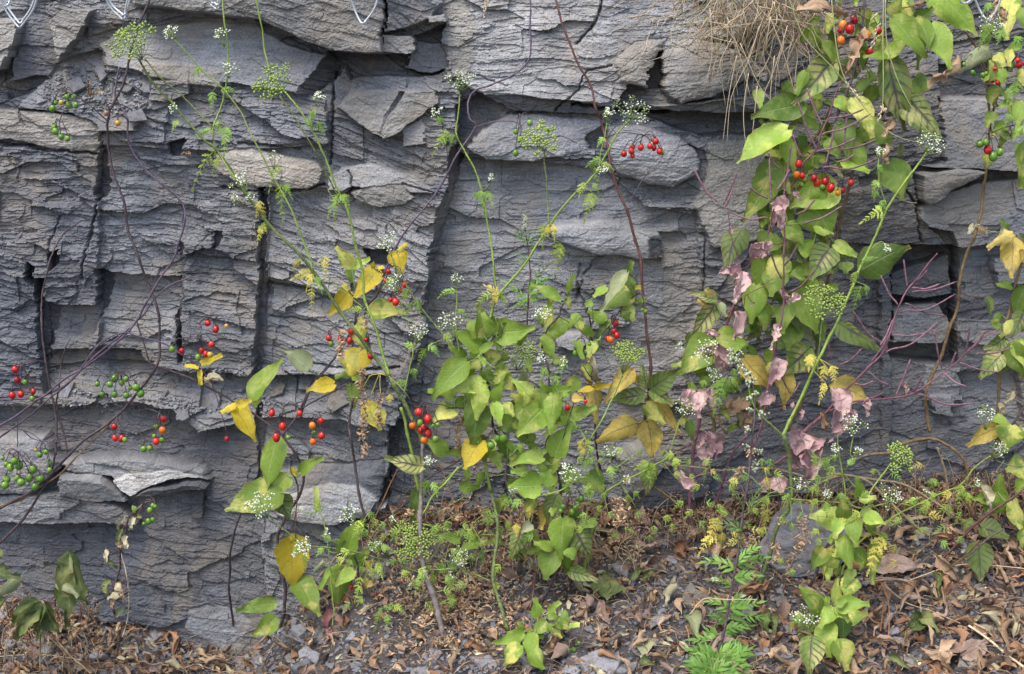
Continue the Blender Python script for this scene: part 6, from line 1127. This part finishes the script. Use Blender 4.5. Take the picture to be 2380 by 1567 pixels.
# ---- sticks on the bank
def stick(name, label, pts, r0, r1, m='twig', up=.008, d=None):
    w3 = []
    for x, y in pts:
        if d is None: w3.append(gpt(x, y, up))
        else: w3.append(P(x, y, d))
    w3 = smooth_pts(w3, 6); r = random.Random(len(label)); k = len(w3); w3 = [p + Vector((r.uniform(-1, 1), r.uniform(-1, 1), r.uniform(-1, 1))) * .5 * MPP for p in w3]
    mb = MB(); mb.tube(w3, [(r0 + (r1 - r0) * i / (k - 1)) * MPP * r.uniform(.88, 1.12) for i in range(k)], 7)
    for _ in range(3):
        i = r.randrange(1, k - 1); dr = Vector((r.uniform(-1, 1), r.uniform(-.5, .2), r.uniform(-.2, 1))).normalized(); mb.tube([w3[i], w3[i] + dr * 8 * MPP], [r1 * .7 * MPP, r1 * .3 * MPP], 5)
    o = mb.build(name, M[m], origin=w3[0]); return tag(o, label, 'stick', 'fallen sticks and dead stems')
stick('fallen_stick', 'long pale stick slanting from the lower left litter up to the white quartz patch', [(588,1515),(630,1478),(700,1400),(770,1325),(810,1275),(850,1235)], 4.2, 2.6)
stick('fallen_stick', 'thin reddish forked twig above the pale stick beside the quartz patch', [(865,1218),(885,1175),(905,1130),(925,1090)], 2, 1.4, 'rust', d=.1)
stick('fallen_stick', 'straight dead branch lying level at the foot of the rock right of centre', [(1377,1195),(1450,1202),(1540,1198),(1640,1185),(1710,1178)], 2.8, 3.4)
stick('fallen_stick', 'thinner dead branch just below the level branch at the foot of the rock', [(1390,1222),(1450,1224),(1530,1218),(1600,1206)], 1.8, 2.4)
stick('fallen_stick', 'brown branch running level behind the pink leaves above the ground', [(1540,1078),(1613,1086),(1680,1094),(1740,1088),(1800,1090),(1870,1108)], 2.2, 3.0, d=.1)
stick('fallen_stick', 'thick curved branch bending right over the dark rock foot at the right', [(1880,1140),(1945,1108),(2038,1116),(2102,1127),(2160,1160),(2220,1200)], 3.6, 2.2, d=.13)
stick('fallen_stick', 'branch slanting down to the right under the hedge parsley at the lower right', [(1930,1100),(2010,1115),(2068,1168),(2122,1218),(2160,1246)], 3.2, 2.6, d=.15)
stick('fallen_stick', 'pale peeling branch with a raised end among the white flower heads at the right', [(1968,1080),(2015,1058),(2070,1052),(2092,1044)], 3.0, 3.6, d=.14)
stick('fallen_stick', 'arched brown root standing out of the ground against the dark rock at the right', [(2090,1034),(2135,1022),(2170,1021),(2212,1042),(2240,1070),(2250,1105),(2244,1135)], 3.4, 3.4, 'vine_brown', d=.11)
stick('fallen_stick', 'olive stem leaning from the rock foot to the ground beside the reddish stem', [(1655,1040),(1660,990),(1652,960)], 3.6, 4.2, 'vine_brown', d=.1); stick('fallen_stick', 'olive branch sloping down right out of the pink leaves', [(1520,1132),(1560,1160),(1590,1190)], 3.0, 2.4, 'vine_brown', d=.12)
stick('fallen_stick', 'slender brown stem rising from the litter under the arched root', [(2178,1040),(2195,1090),(2205,1140),(2210,1180)], 2.4, 2.2, 'twig', d=.13)
stick('fallen_stick', 'cream coloured straw lying at the bottom right corner', [(2250,1478),(2300,1510),(2340,1540),(2390,1585)], 2.4, 2.6, 'straw', .012); stick('fallen_stick', 'long thin straw crossing the litter near the right edge', [(2110,1378),(2200,1352),(2270,1348),(2385,1358)], 1.0, .9, 'straw', .02)
stick('fallen_stick', 'broken end of a thick pale twig in the litter near the right edge', [(2310,1325),(2330,1350),(2340,1375)], 4.4, 4.4, 'twig', .01)
stick('fallen_stick', 'pale thin straw lying flat at the bottom left corner', [(0,1550),(100,1545),(240,1556)], 1.0, .9, 'straw', .015)
for k, (pts, lb) in enumerate([([(2048,1384),(2065,1440),(2065,1512)],'reddish dead stem drooping down at the left of the fan of stems, lower right'),([(2005,1384),(2090,1378),(2130,1400),(2140,1450)],'reddish dead stem arching over the fan of dead stems at the lower right'),([(2020,1400),(2050,1430),(2045,1500)],'reddish dead stem in the middle of the fan at the lower right'),([(2060,1395),(2110,1430),(2160,1445),(2230,1480)],'dull dead stem trailing right from the fan at the lower right'),([(2000,1450),(2030,1475),(2050,1480)],'short cut stem pointing left of the fan at the lower right'),([(2010,1378),(2060,1374),(2120,1382),(2135,1430)],'outermost arching reddish stem of the fan at the lower right')]): stick('fallen_twig', lb, pts, 1.8, 1.2, 'rust' if k % 2 == 0 else 'twig', .02)
# ================================================================== LOOSE SLATE
def plate_mesh(name, seed, th=.16, mats=None, elong=1.0):
    r = random.Random(seed); k = r.choice([4, 4, 5, 5, 6]); mb = MB(); an = [(i + r.uniform(-.42, .42)) * 6.283 / k for i in range(k)]
    pts = [(math.cos(a) * r.uniform(.6, 1.2) * elong, math.sin(a) * r.uniform(.5, 1.1)) for a in an]
    # subdivide rim with chips
    rim = []
    for i in range(k):
        a = pts[i]; b = pts[(i + 1) % k]
        for q in range(3): t = q / 3; j = .05 if q else 0; rim.append((a[0] + (b[0] - a[0]) * t + r.uniform(-j, j), a[1] + (b[1] - a[1]) * t + r.uniform(-j, j)))
    n = len(rim); vs = []
    for z, s_ in ((-th, .93), (-th * .3, 1.0), (th * .45, 1.0), (th, .93)):
        for i, (x, y) in enumerate(rim): vs.append((x * s_, y * s_, z + r.uniform(-.03, .03) + .06 * x * (1 if seed % 2 else -1)))
    fs = [(l * n + i, l * n + (i + 1) % n, (l + 1) * n + (i + 1) % n, (l + 1) * n + i) for l in range(3) for i in range(n)]
    vs += [(0, 0, -th), (.1, .05, th * 1.1)]; fs += [(4 * n, (i + 1) % n, i) for i in range(n)] + [(4 * n + 1, 3 * n + i, 3 * n + (i + 1) % n) for i in range(n)]
    mb.add(vs, fs); return mb
PL = [plate_mesh('p', s, random.Random(s).uniform(.08, .2), elong=random.Random(s + 9).uniform(1, 1.6)) for s in range(14)]
PLM = [m.mesh('slate_piece', [M['chip']]) for m in PL[:12]] + [m.mesh('slate_piece', [M['chip_b']]) for m in PL[12:]]
rnd = random.Random(99)
WHERE = [(160, 'under the wilted plant'), (330, 'at the foot of the withered stem'), (560, 'below the dark lower left slate'), (720, 'beside the pale long stick'), (900, 'left of the grey parsley stem'), (1060, 'around the grey parsley stem'), (1200, 'around the middle parsley foot'), (1340, 'around the bottom centre bittersweet seedling'), (1480, 'by the olive maple leaf'), (1640, 'in the scree left of the mugwort'), (1760, 'around the mugwort stem'), (1870, 'below the half hidden boulder'), (2010, 'around the lower right bittersweet'), (2150, 'by the fan of reddish dead stems'), (2270, 'by the folded triangular green leaf'), (9999, 'by the cream straw')]
def where(x, y=None):
    s = next(w for m, w in WHERE if x < m)
    if y is not None: f = (y - float(contact(x))) / (1567 - float(contact(x))); s += ', by the rock' if f < .33 else '' if f < .7 else ', in front'
    return s
def surf(px, py):
    'point and normal on ground or rock seen at a picture point'
    if py > float(contact(px)) - 6: return gpt(px, py), Vector((0, -.41, .91)), True
    h, hm = rock_at(px, py); return P(px, py, h), Vector((0, -.75, .66)), False
def put(me, name, px, py, size, label, group, cat, nrm=None, lift=.3, rz=None, sx=1.0, d=None):
    p, nn, gr = surf(px, py)
    if d is not None: p = P(px, py, d)
    nn = (nrm or nn) + Vector((rnd.uniform(-.35, .35), rnd.uniform(-.3, .3), rnd.uniform(-.1, .3))); nn.normalize()
    o = bpy.data.objects.new(name, me); COL.objects.link(o); q = nn.to_track_quat('Z', 'Y').to_matrix().to_4x4() @ Matrix.Rotation(rnd.uniform(0, 6.283) if rz is None else rz, 4, 'Z')
    s_ = size * MPP; o.matrix_world = Matrix.Translation(p + nn * s_ * lift) @ q @ Matrix.Diagonal((s_ * sx, s_, s_, 1)); return tag(o, label, cat, group)
# named slabs
for k, (x, y, s_, lb, br) in enumerate([(1400,1545,54,'largest flat grey slate lying at the bottom edge right of the seedling',0),(1612,1395,44,'pale brownish slate slab lying in the litter left of the mugwort stem',1),(1855,1250,0,'',0),(1120,1540,30,'squarish grey slate at the bottom edge below the parsley roots',0),(745,1480,28,'upright squarish slate below the long pale stick',0),(700,1470,34,'rounded pale slate stone behind the long pale stick',0),(820,1490,20,'light grey slate with a chipped corner left of the bottom centre',0),(720,1555,40,'blue grey slate cut by the bottom edge left of the centre',0),(1770,1520,18,'round violet grey pebble right of the mugwort leaves',0),(2300,1470,28,'flat greenish grey slate at the lower right',1),(2255,1530,44,'dark flat slate beside the cream straw at the lower right',1),(1320,1530,30,'grey slate under the pinkish dead leaf at the bottom centre',0),(1420,1360,18,'small triangular slate beside the olive maple leaf',0),(560,1530,30,'grey slate left of the foot of the pale stick',0),(350,1490,34,'long blue slate block lying against the foot of the dark rock at the lower left',0),(455,1520,24,'narrow upright slate splinter at the lower left',0),(95,1530,40,'grey slate plate under the wilted plant',0),(30,1500,30,'slate plate at the left edge beneath the wilted leaves',0),(1290,1290,22,'slate lying behind the leaf litter under the bushy plant',0)]):
    if s_: put(plate_mesh('s', 40 + k, .22 if 'pebble' not in lb and 'stone' not in lb else .5).mesh('slate_slab', [M['chip_b' if br else 'chip']]), 'slate_slab', x, y, s_, lb, None, 'slate', lift=.0)
bo = MB(); r_ = random.Random(3)
bo.blob((0, 0, 0), 1, 0, Vector((0, 0, 1)), 28, 16)
for i, v in enumerate(bo.v):
    q = Vector(v); n_ = mnoise.noise(q * 1.3 + Vector((4, 2, 1))) * .32 + mnoise.noise(q * 4) * .07; q = q * (1 + n_); bo.v[i] = (q.x, q.y, q.z * .8 + mnoise.noise(q * 2.6 + Vector((9, 9, 9))) * .18)
put(bo.mesh('boulder', [M['chip']]), 'boulder', 1875, 1252, 108, 'large grey boulder half hidden behind the parsley stems at the lower right', None, 'boulder', lift=.05, rz=.2, d=.13, nrm=Vector((0, -.9, .5))).scale = (100 * MPP, 78 * MPP, 60 * MPP)
for k, (x, y, s_, lb, br) in enumerate([(495,935,28,'broad blue slate plate standing on the rubble shelf left of the yellow leaf',0),(425,968,20,'blue grey slate below the broad plate on the rubble shelf',0),(160,908,32,'grey triangular slate leaning on the shelf behind the crossing vines',0),(402,893,14,'small brown slate on the rubble shelf',1),(355,885,16,'dark slate splinter in the middle of the rubble shelf',0),(565,905,20,'dark slate wedged at the right end of the rubble shelf',0),(180,205,28,'rounded slate on the upper left shelf above the green berries',0),(235,175,26,'slate leaning behind the dry leaf on the upper left shelf',0),(305,205,24,'tall angular slate at the left of the pair on the upper left shelf',0),(340,208,20,'tall angular slate at the right of the pair on the upper left shelf',0),(315,275,24,'square slate standing at the edge of the upper left shelf',0),(95,235,14,'little slate at the left end of the upper left shelf',0),(650,905,26,'brownish slate lying left of the single yellow leaf',1),(705,890,28,'slate leaning behind the single yellow leaf',0),(780,935,36,'large brownish block behind the hanging mottled leaf',1),(1085,1150,18,'slate chip above the litter right of the grey parsley stem',0),(990,885,14,'pale chip on the rock below the white flowers',0)]):
    put(plate_mesh('s', 80 + k, .16).mesh('slate_slab', [M['chip_b' if br else 'chip']]), 'slate_slab', x, y, s_, lb, None, 'slate', nrm=Vector((0, -.9, .45)), lift=.25)
# countable chips on the bank
SEEN = set(); SHP = ['long' if random.Random(s + 9).uniform(1, 1.6) > 1.3 else 'squarish' for s in range(14)]
i = 0; tries = 0
while i < 180 and tries < 2500:
    tries += 1; x = rnd.uniform(0, 2380); yc = float(contact(x)); y = rnd.uniform(yc + 5, 1590)
    if x > 1900 and rnd.random() < .5: continue
    s_ = rnd.uniform(8, 22); k = rnd.randrange(14); lb = ('brownish ' if k > 11 else 'grey ') + ('larger ' if s_ > 17 else 'small ' if s_ < 12 else '') + SHP[k] + ' slate chip ' + where(x, y)
    if lb in SEEN and tries < 2200: continue
    SEEN.add(lb); i += 1; put(PLM[k], 'slate_chip', x, y, s_, lb, 'slate chips lying on the bank', 'slate chip', lift=.25)
i = 0; tries = 0
while i < 80 and tries < 2500:
    tries += 1; t = rnd.random(); x = rnd.uniform(120, 620); y = 865 + rnd.random() ** 1.3 * 95 * (.5 + .5 * min(1, (x - 80) / 300)); k = rnd.randrange(14); s_ = rnd.uniform(5, 12); lb = ('brownish' if k > 11 else 'grey') + (' large' if s_ > 9.5 else ' small' if s_ < 7 else '') + ' ' + SHP[k] + ' chip on the rubble shelf, ' + ('at its left end' if x < 240 else 'left of the green berries' if x < 275 else 'behind the green berries' if x < 345 else 'just right of the green berries' if x < 390 else 'far right of the green berries' if x < 440 else 'left of the yellow leaves' if x < 480 else 'under the small yellow leaves' if x < 520 else 'at its right end') + (', behind' if y < 890 else ', in front' if y > 920 else '')
    if lb in SEEN and tries < 2300: continue
    SEEN.add(lb); i += 1; put(PLM[k], 'slate_chip', x, y, s_, lb, 'slate chips on the rubble shelf', 'slate chip', nrm=Vector((0, -.7, .7)), lift=.2)
for i in range(20):
    x = rnd.uniform(130, 340); y = rnd.uniform(165, 258); s_ = rnd.uniform(4, 9); k = rnd.randrange(14); put(PLM[k], 'slate_chip', x, y, s_, ('larger ' if s_ > 7 else 'small ') + SHP[k] + ' chip on the upper left shelf, ' + ('left of the dry leaf scrap' if x < 200 else 'around the dry leaf scrap' if x < 260 else 'beside the dark vine') + (', in front' if y > 215 else ', behind'), 'slate chips on the upper left shelf', 'slate chip', nrm=Vector((0, -.7, .7)), lift=.2)
def scatter(name, items, mats, label, cat):
    mb = MB()
    for p, nn, s_, src, mi in items:
        q = nn.to_track_quat('Z', 'Y').to_matrix() @ Matrix.Rotation(rnd.uniform(0, 6.28), 3, 'Z')
        mb.add([p + q @ (Vector(v) * s_) for v in src.v], src.f, mi)
    o = mb.build(name, mats, origin=Vector(items[0][0]), smooth=False); return tag(o, label, cat, kind='stuff')
small = []
for s in range(10):
    r = random.Random(s); m = MB(); k = r.choice([4, 5]); th = r.uniform(.15, .35); rim = [(math.cos(i * 6.283 / k + r.uniform(-.4, .4)) * r.uniform(.6, 1.3), math.sin(i * 6.283 / k + r.uniform(-.4, .4)) * r.uniform(.5, 1)) for i in range(k)]
    m.add([(x, y, z) for z in (-th, th) for x, y in rim], [tuple(range(k))[::-1], tuple(range(k, 2 * k))] + [(i, (i + 1) % k, k + (i + 1) % k, k + i) for i in range(k)]); small.append(m)
items = []
for i in range(12000):
    x = rnd.uniform(-250, 2630); yc = float(contact(x)); y = yc - 12 + (1700 - yc) * rnd.random()
    nn = Vector((rnd.gauss(0, .4), -.41 + rnd.gauss(0, .4), .9)).normalized(); items.append((gpt(x, y, .001), nn, rnd.choice([2, 3, 4, 4, 5, 6, 7, 9]) * rnd.uniform(.7, 1.2) * MPP, rnd.choice(small), 0 if rnd.random() < .8 else 1))
scatter('gravel', items, [M['chip'], M['chip_b']], 'fine slate scree covering the bank at the foot of the rock', 'gravel')
items = []
for i in range(2600):
    if i % 4: x = rnd.uniform(110, 640); y = 855 + rnd.random() * 105
    else: x = rnd.uniform(100, 345); y = rnd.uniform(160, 262)
    if i % 13 == 0: x = rnd.uniform(930, 1180); y = rnd.uniform(1080, 1195)
    h, hm = rock_at(x, y); nn = Vector((rnd.gauss(0, .4), -.6 + rnd.gauss(0, .3), .8)).normalized(); items.append((P(x, y, h + .001), nn, rnd.choice([1.5, 2, 3, 4, 5]) * rnd.uniform(.7, 1.3) * MPP, rnd.choice(small), 0 if rnd.random() < .85 else 1))
scatter('shelf_rubble', items, [M['chip'], M['chip_b']], 'crumbled slate rubble resting on the rock shelves at the left', 'rubble')

# ================================================================== DEAD LEAVES
def dead_mesh(kind, seed, curl, crump, wd=.62):
    vs, fs, uv = leaf_verts(Vector((0, -.5, 0)), Vector((0, .5, 0)), wd, curl, random.Random(seed).uniform(.2, .9), 0, 0, nu=6, nv=8, seed=seed, upb=0)
    r = random.Random(seed); off = Vector((r.random() * 50,) * 3); mb = MB()
    # leaf_verts faces -Y; lay it flat facing +Z
    vs2 = []
    for p in vs:
        q = Vector((p.x, p.y, p.z)); nz = mnoise.noise_vector(q * 2.2 + off) + .5 * mnoise.noise_vector(q * 5 + off); vs2.append(q + nz * crump)
    mb.add(vs2, fs, 0, uv)
    b = vs2[3]; mb.tube(smooth_pts([b, b + Vector((r.uniform(-.1, .1), -.18, .08)), b + Vector((r.uniform(-.25, .25), -.4, .05))], 3), .014, 4, 1)
    return mb
KD = [('b', 'tan curled'), ('b', 'tan crumpled'), ('b', 'light brown folded'), ('l', 'dull brown flat'), ('c', 'cream coloured'), ('b', 'tan rolled up'), ('rust', 'rust brown'), ('l', 'grey brown crumpled')]
LV['rust'] = leafmat('leaf_dry_rust', (0.34, 0.18, 0.10), (0.44, 0.26, 0.15), (0.18, 0.08, 0.04), (0.4, 0.65), 40, 0.5, spots=0.3, rough=0.8, trans=0.1)
DM = []
for v in range(24):
    kk, desc = KD[v % 8]; cu = {'tan rolled up': 2.8, 'dull brown flat': .4}.get(desc, 1.5 + (v % 5) * .35); mb = dead_mesh(kk, 300 + v, cu, {'dull brown flat': .1}.get(desc, .22), random.Random(v).uniform(.45, .8))
    DM.append((mb.mesh('dead_leaf', [LV[kk], M['twig']], smooth=True), desc, mb))
placed = 0
def dens(x, y):
    a = .5
    if x < 560: a = .7 if y > 1420 or x < 150 else .5
    elif x < 900: a = .38
    elif x < 1200: a = .48
    elif x < 1650: a = .5 if y > 1260 else .95
    else: a = 1.0
    if y < 1290 and 1200 < x < 1700: a = .9
    if x > 2050 and y > 1500: a = .5
    return a
tries = 0
DEAD = []
while placed < 300 and tries < 9000:
    tries += 1; x = rnd.uniform(-20, 2400); yc = float(contact(x)); y = yc - 4 + (1590 - yc) * rnd.random() ** (.8 if x > 1650 else 1)
    if rnd.random() > dens(x, y): continue
    me, desc, _ = rnd.choice(DM)
    if 'cream' in desc and rnd.random() < .4: continue
    s_ = rnd.uniform(34, 66) if x > 1300 else rnd.uniform(26, 54)
    nn = Vector((rnd.gauss(0, .5), -.75 + rnd.gauss(0, .35), .8)).normalized(); p = gpt(x, y, .003 + rnd.random() * .008); q = nn.to_track_quat('Z', 'Y').to_matrix().to_4x4() @ Matrix.Rotation(rnd.uniform(0, 6.283), 4, 'Z')
    lb = ('small ' if s_ < 36 else 'large ' if s_ > 54 else '') + desc + ' dead leaf ' + where(x, y)
    if lb in SEEN and tries < 8000: continue
    SEEN.add(lb); o = bpy.data.objects.new('dead_leaf', me); COL.objects.link(o); o.matrix_world = Matrix.Translation(p + nn * s_ * MPP * .1) @ q @ Matrix.Diagonal((s_ * MPP,) * 3 + (1,)); tag(o, lb, 'dead leaf', 'dead leaves strewn over the bank'); placed += 1
mb = MB()
for i in range(7000):
    x = rnd.uniform(-250, 2630); yc = float(contact(x)); y = yc - 8 + (1680 - yc) * rnd.random()
    if rnd.random() > dens(x, y): continue
    flake(mb, gpt(x, y, rnd.random() * .006), rnd.uniform(4, 14) * MPP, rnd, rnd.choice([0, 0, 1, 2, 2, 3]))
for i in range(560):                                        # whole leaves outside the frame and among the rest
    x = rnd.choice([rnd.uniform(-250, 100), rnd.uniform(2200, 2630), rnd.uniform(1300, 2400), rnd.uniform(1600, 2400), rnd.uniform(0, 1300)]); yc = float(contact(x)); y = yc + (1690 - yc) * rnd.random(); src = rnd.choice(DM)[2]; s_ = rnd.uniform(20, 46) * MPP
    q = Vector((rnd.gauss(0, .5), -.6, .8)).to_track_quat('Z', 'Y').to_matrix() @ Matrix.Rotation(rnd.uniform(0, 6.28), 3, 'Z'); p = gpt(x, y, .004)
    mb.add([p + q @ (Vector(v) * s_) for v in src.v], src.f, rnd.choice([0, 1, 2]), src.uv)
for i in range(230):                                        # drift heaped against the rock foot
    x = rnd.uniform(840, 2600) if i % 5 else rnd.uniform(-200, 560); yc = float(contact(x)); y = yc + rnd.uniform(-4, 46); src = rnd.choice(DM)[2]; s_ = rnd.uniform(18, 38) * MPP
    q = Vector((rnd.gauss(0, .6), -.8, .6)).to_track_quat('Z', 'Y').to_matrix() @ Matrix.Rotation(rnd.uniform(0, 6.28), 3, 'Z'); p = gpt(x, y, rnd.random() * .022)
    mb.add([p + q @ (Vector(v) * s_) for v in src.v], src.f, rnd.choice([0, 0, 1, 2]), src.uv)
for i in range(2600):
    x = rnd.uniform(840, 2600); yc = float(contact(x)); y = yc + rnd.gauss(14, 22); flake(mb, gpt(x, max(y, yc - 6), rnd.random() * .02), rnd.uniform(3, 9) * MPP, rnd, rnd.choice([0, 1, 2, 2]))
tag(mb.build('leaf_litter', [LV['b'], LV['rust'], LV['l'], LV['c']], origin=gpt(1190, 1500)), 'broken scraps of dead leaves covering the bank', 'leaf litter', kind='stuff')
mb = MB()
for i in range(1300):
    x = rnd.uniform(-200, 2600); yc = float(contact(x)); y = yc + (1650 - yc) * rnd.random(); a = gpt(x, y, .006 + rnd.random() * .008); an = rnd.uniform(0, 6.28); L = rnd.uniform(15, 75) * MPP
    b = a + Vector((math.cos(an) * L, math.sin(an) * L * .6, -.3 * -math.sin(an) * L * .45 + rnd.uniform(-.1, .3) * L)); mb.tube(smooth_pts([a, (a + b) / 2 + Vector((rnd.uniform(-.1, .1) * L, 0, rnd.uniform(0, .15) * L)), b], 3), rnd.uniform(.4, 1.0) * MPP, 4, rnd.choice([0, 1, 2]))
tag(mb.build('dead_stem_litter', [M['twig'], M['rust'], M['straw2']], origin=gpt(1190, 1480)), 'bits of thin dead stems and petioles mixed into the leaf litter', 'plant litter', kind='stuff')
# withered weeds and fine green shoots tangled along the rock foot
mb = MB(); rw = random.Random(61)
for i in range(620):
    x = rw.uniform(830, 2460) if i % 6 else rw.uniform(0, 240); yc = float(contact(x)); y = yc + rw.uniform(0, 150 if x < 1500 else 90); a = gpt(x, y); h_ = rw.uniform(20, 110) * MPP; ln = rw.uniform(-.5, .5) * h_
    pts = smooth_pts([a, a + Vector((ln * .3, -.1 * h_, h_ * .5)), a + Vector((ln, -.25 * h_, h_ * rw.uniform(.7, 1)))], 4); mi = rw.choice([0, 1, 2, 2]); mb.tube(pts, [(1.4 - .8 * k / len(pts)) * MPP for k in range(len(pts))], 4, mi)
    for k in range(rw.choice([0, 3, 6, 12])): c = pts[rw.randrange(len(pts) // 3, len(pts))]; flake(mb, c + Vector((rw.gauss(0, 1), rw.gauss(0, 1), rw.gauss(0, 1))) * 5 * MPP, rw.uniform(1.8, 4.2) * MPP, rw, 3)
tag(mb.build('withered_weeds', [M['twig'], M['rust'], M['straw'], M['crumb']], origin=gpt(1500, 1230)), 'tangle of thin withered weed stems and seed scraps along the foot of the rock', 'dead weeds', kind='stuff')
# crumbs of dried flowers around the parsley roots
mb = MB()
for (cx, cy, sx, sy, n_) in ((1070,1400,80,50,600),(930,1430,60,45,180),(1150,1380,50,60,220),(1330,1380,60,60,90),(1400,1480,60,40,60),(1830,1340,60,60,120),(1000,1520,130,35,90)):
    for i in range(n_):
        x = rnd.gauss(cx, sx); y = rnd.gauss(cy, sy)
        if y > float(contact(x)) and y < 1620: flake(mb, gpt(x, y, rnd.random() * .02), rnd.uniform(2.5, 6) * MPP, rnd, 0)
tag(mb.build('dried_flower_litter', [M['crumb']], origin=gpt(1050, 1400)), 'heaps of shrivelled tan flower scraps around the parsley roots', 'plant litter', kind='stuff')
# fallen yellow-green seeds
hb = MB(); vs, fs, uv = leaf_verts(Vector((0, -.5, 0)), Vector((0, .5, 0)), .42, .6, .4, 0, .2, nu=4, nv=6, heart=0, seed=4, upb=0); hb.add(vs, fs, 0, uv); HM = hb.mesh('seed_husk', [M['husk']], smooth=True)
i = 0; tries = 0
while i < 60 and tries < 1500:
    tries += 1
    x = rnd.uniform(20, 2350); yc = float(contact(x)); y = rnd.uniform(yc + 60, 1560) if yc < 1350 else rnd.uniform(yc + 10, 1560); s_ = rnd.uniform(15, 28)
    lb = ('long ' if s_ > 22 else 'short ') + 'pale yellowish seed husk lying ' + where(x, y)
    if lb in SEEN: continue
    SEEN.add(lb); i += 1; o = put(HM, 'seed_husk', x, y, s_, lb, 'pale seed husks dropped on the bank', 'seed husk', lift=.45)
# named leaves
def lone(label, bx, by, tx, ty, wd, kind, up=.012, d=None, name='dead_leaf', **kw):
    b = gpt(bx, by, up) if d is None else P(bx, by, d); t_ = gpt(tx, ty, up) if d is None else P(tx, ty, d + .01); c, be, cr = STY[kind]; LSEED[0] += 1
    vs, fs, uv = leaf_verts(b, t_, wd * MPP, kw.pop('curl', c), kw.pop('bend', be), cr, kw.pop('roll', 0), seed=LSEED[0], **kw); mb = MB(); mb.add(vs, fs, 0, uv)
    return tag(mb.build(name, LV[kind], origin=b), label, 'dead leaf')
lone('large flat dull brown leaf lying in the litter at the lower right', *T(3,2,770,870), *T(3,2,1085,875), 44, 'l', curl=.5, bend=.2)
lone('large flat grey brown leaf at the bottom right by the slate', *T(3,2,1350,1500), *T(3,2,1520,1390), 42, 'l', curl=.3)
lone('olive green wrinkled maple leaf lying left of the open scree', *T(2,2,640,1110), *T(2,2,660,880), 66, 'h', lobes=.32, nu=8, nv=16, curl=.4, bend=.3)
lone('big tan leaf with a lobed outline at the bottom edge on the right', *T(3,2,1160,1420), *T(3,2,1260,1600), 60, 'b', lobes=.2, nv=14, curl=.4)
lone('pinkish tan curled leaf with a long stalk beside the seedling', *T(2,2,235,1460), *T(2,2,362,1338), 30, 'b')
lone('long tan boat shaped leaf under the bushy plant', *T(2,2,630,700), *T(2,2,790,660), 24, 'b', curl=1.6)
lone('rust coloured rounded leaf at the right among stems', *T(3,2,1640,720), *T(3,2,1783,800), 50, 'b')
lone('folded green triangular leaf at the lower right of the reddish dead stems', *T(3,2,1060,1220), *T(3,2,945,1345), 52, 'h'); lone('folded green leaf leaning on the thin straw at the lower right', *T(3,2,1195,925), *T(3,2,1180,1085), 30, 'h', roll=.5)
lone('right half of the folded green leaf by the reddish dead stems', *T(3,2,1065,1225), *T(3,2,1175,1330), 46, 'h')
lone('pale green square curled leaf at the bottom edge right of centre', *T(2,2,920,1410), *T(2,2,925,1510), 46, 'v', curl=.5); lone('pale green leaf cut by the bottom edge right of centre', *T(2,2,900,1530), *T(2,2,990,1570), 30, 'h'); lone('small olive leaf standing in the scree right of the maple leaf', *T(2,2,830,960), *T(2,2,890,890), 24, 'h'); lone('second small olive leaf pointing right in the scree', *T(2,2,900,970), *T(2,2,990,905), 22, 'h')
lone('dull green curled leaf at the bottom edge near the yellow leaf', *T(3,2,850,1500), *T(3,2,980,1570), 30, 'h'); lone('grey green folded leaf behind the lowest mugwort leaves', *T(2,2,1240,1220), *T(2,2,1300,1380), 50, 'v'); lone('yellow green upright leaf right of the mugwort', *T(2,2,1740,1200), *T(2,2,1783,1380), 36, 'h'); lone('green leaf at the bottom left of the lower right bittersweet', *T(3,2,10,1220), *T(3,2,40,1350), 26, 'h')
lone('dry cream leaf scrap standing on the upper left shelf', *T(0,0,640,670), *T(0,0,620,570), 18, 'b', d=.115); lone('tiny tan leaf scrap on the upper left shelf right of the cream one', *T(0,0,660,660), *T(0,0,730,650), 12, 'c', d=.115)
lone('small tan leaf scrap on the rock under the left parsley stem', *T(0,0,1280,1075), *T(0,0,1335,1080), 12, 'b', d=.07); lone('pale green ivy shaped leaf on the rock behind the middle plant', *T(2,1,80,1090), *T(2,1,80,980), 34, 'v', d=.1); lone('pale dry leaf below the cream leaf on the rubble shelf', *T(0,1,1430,1100), *T(0,1,1530,1070), 20, 'c', d=.1)
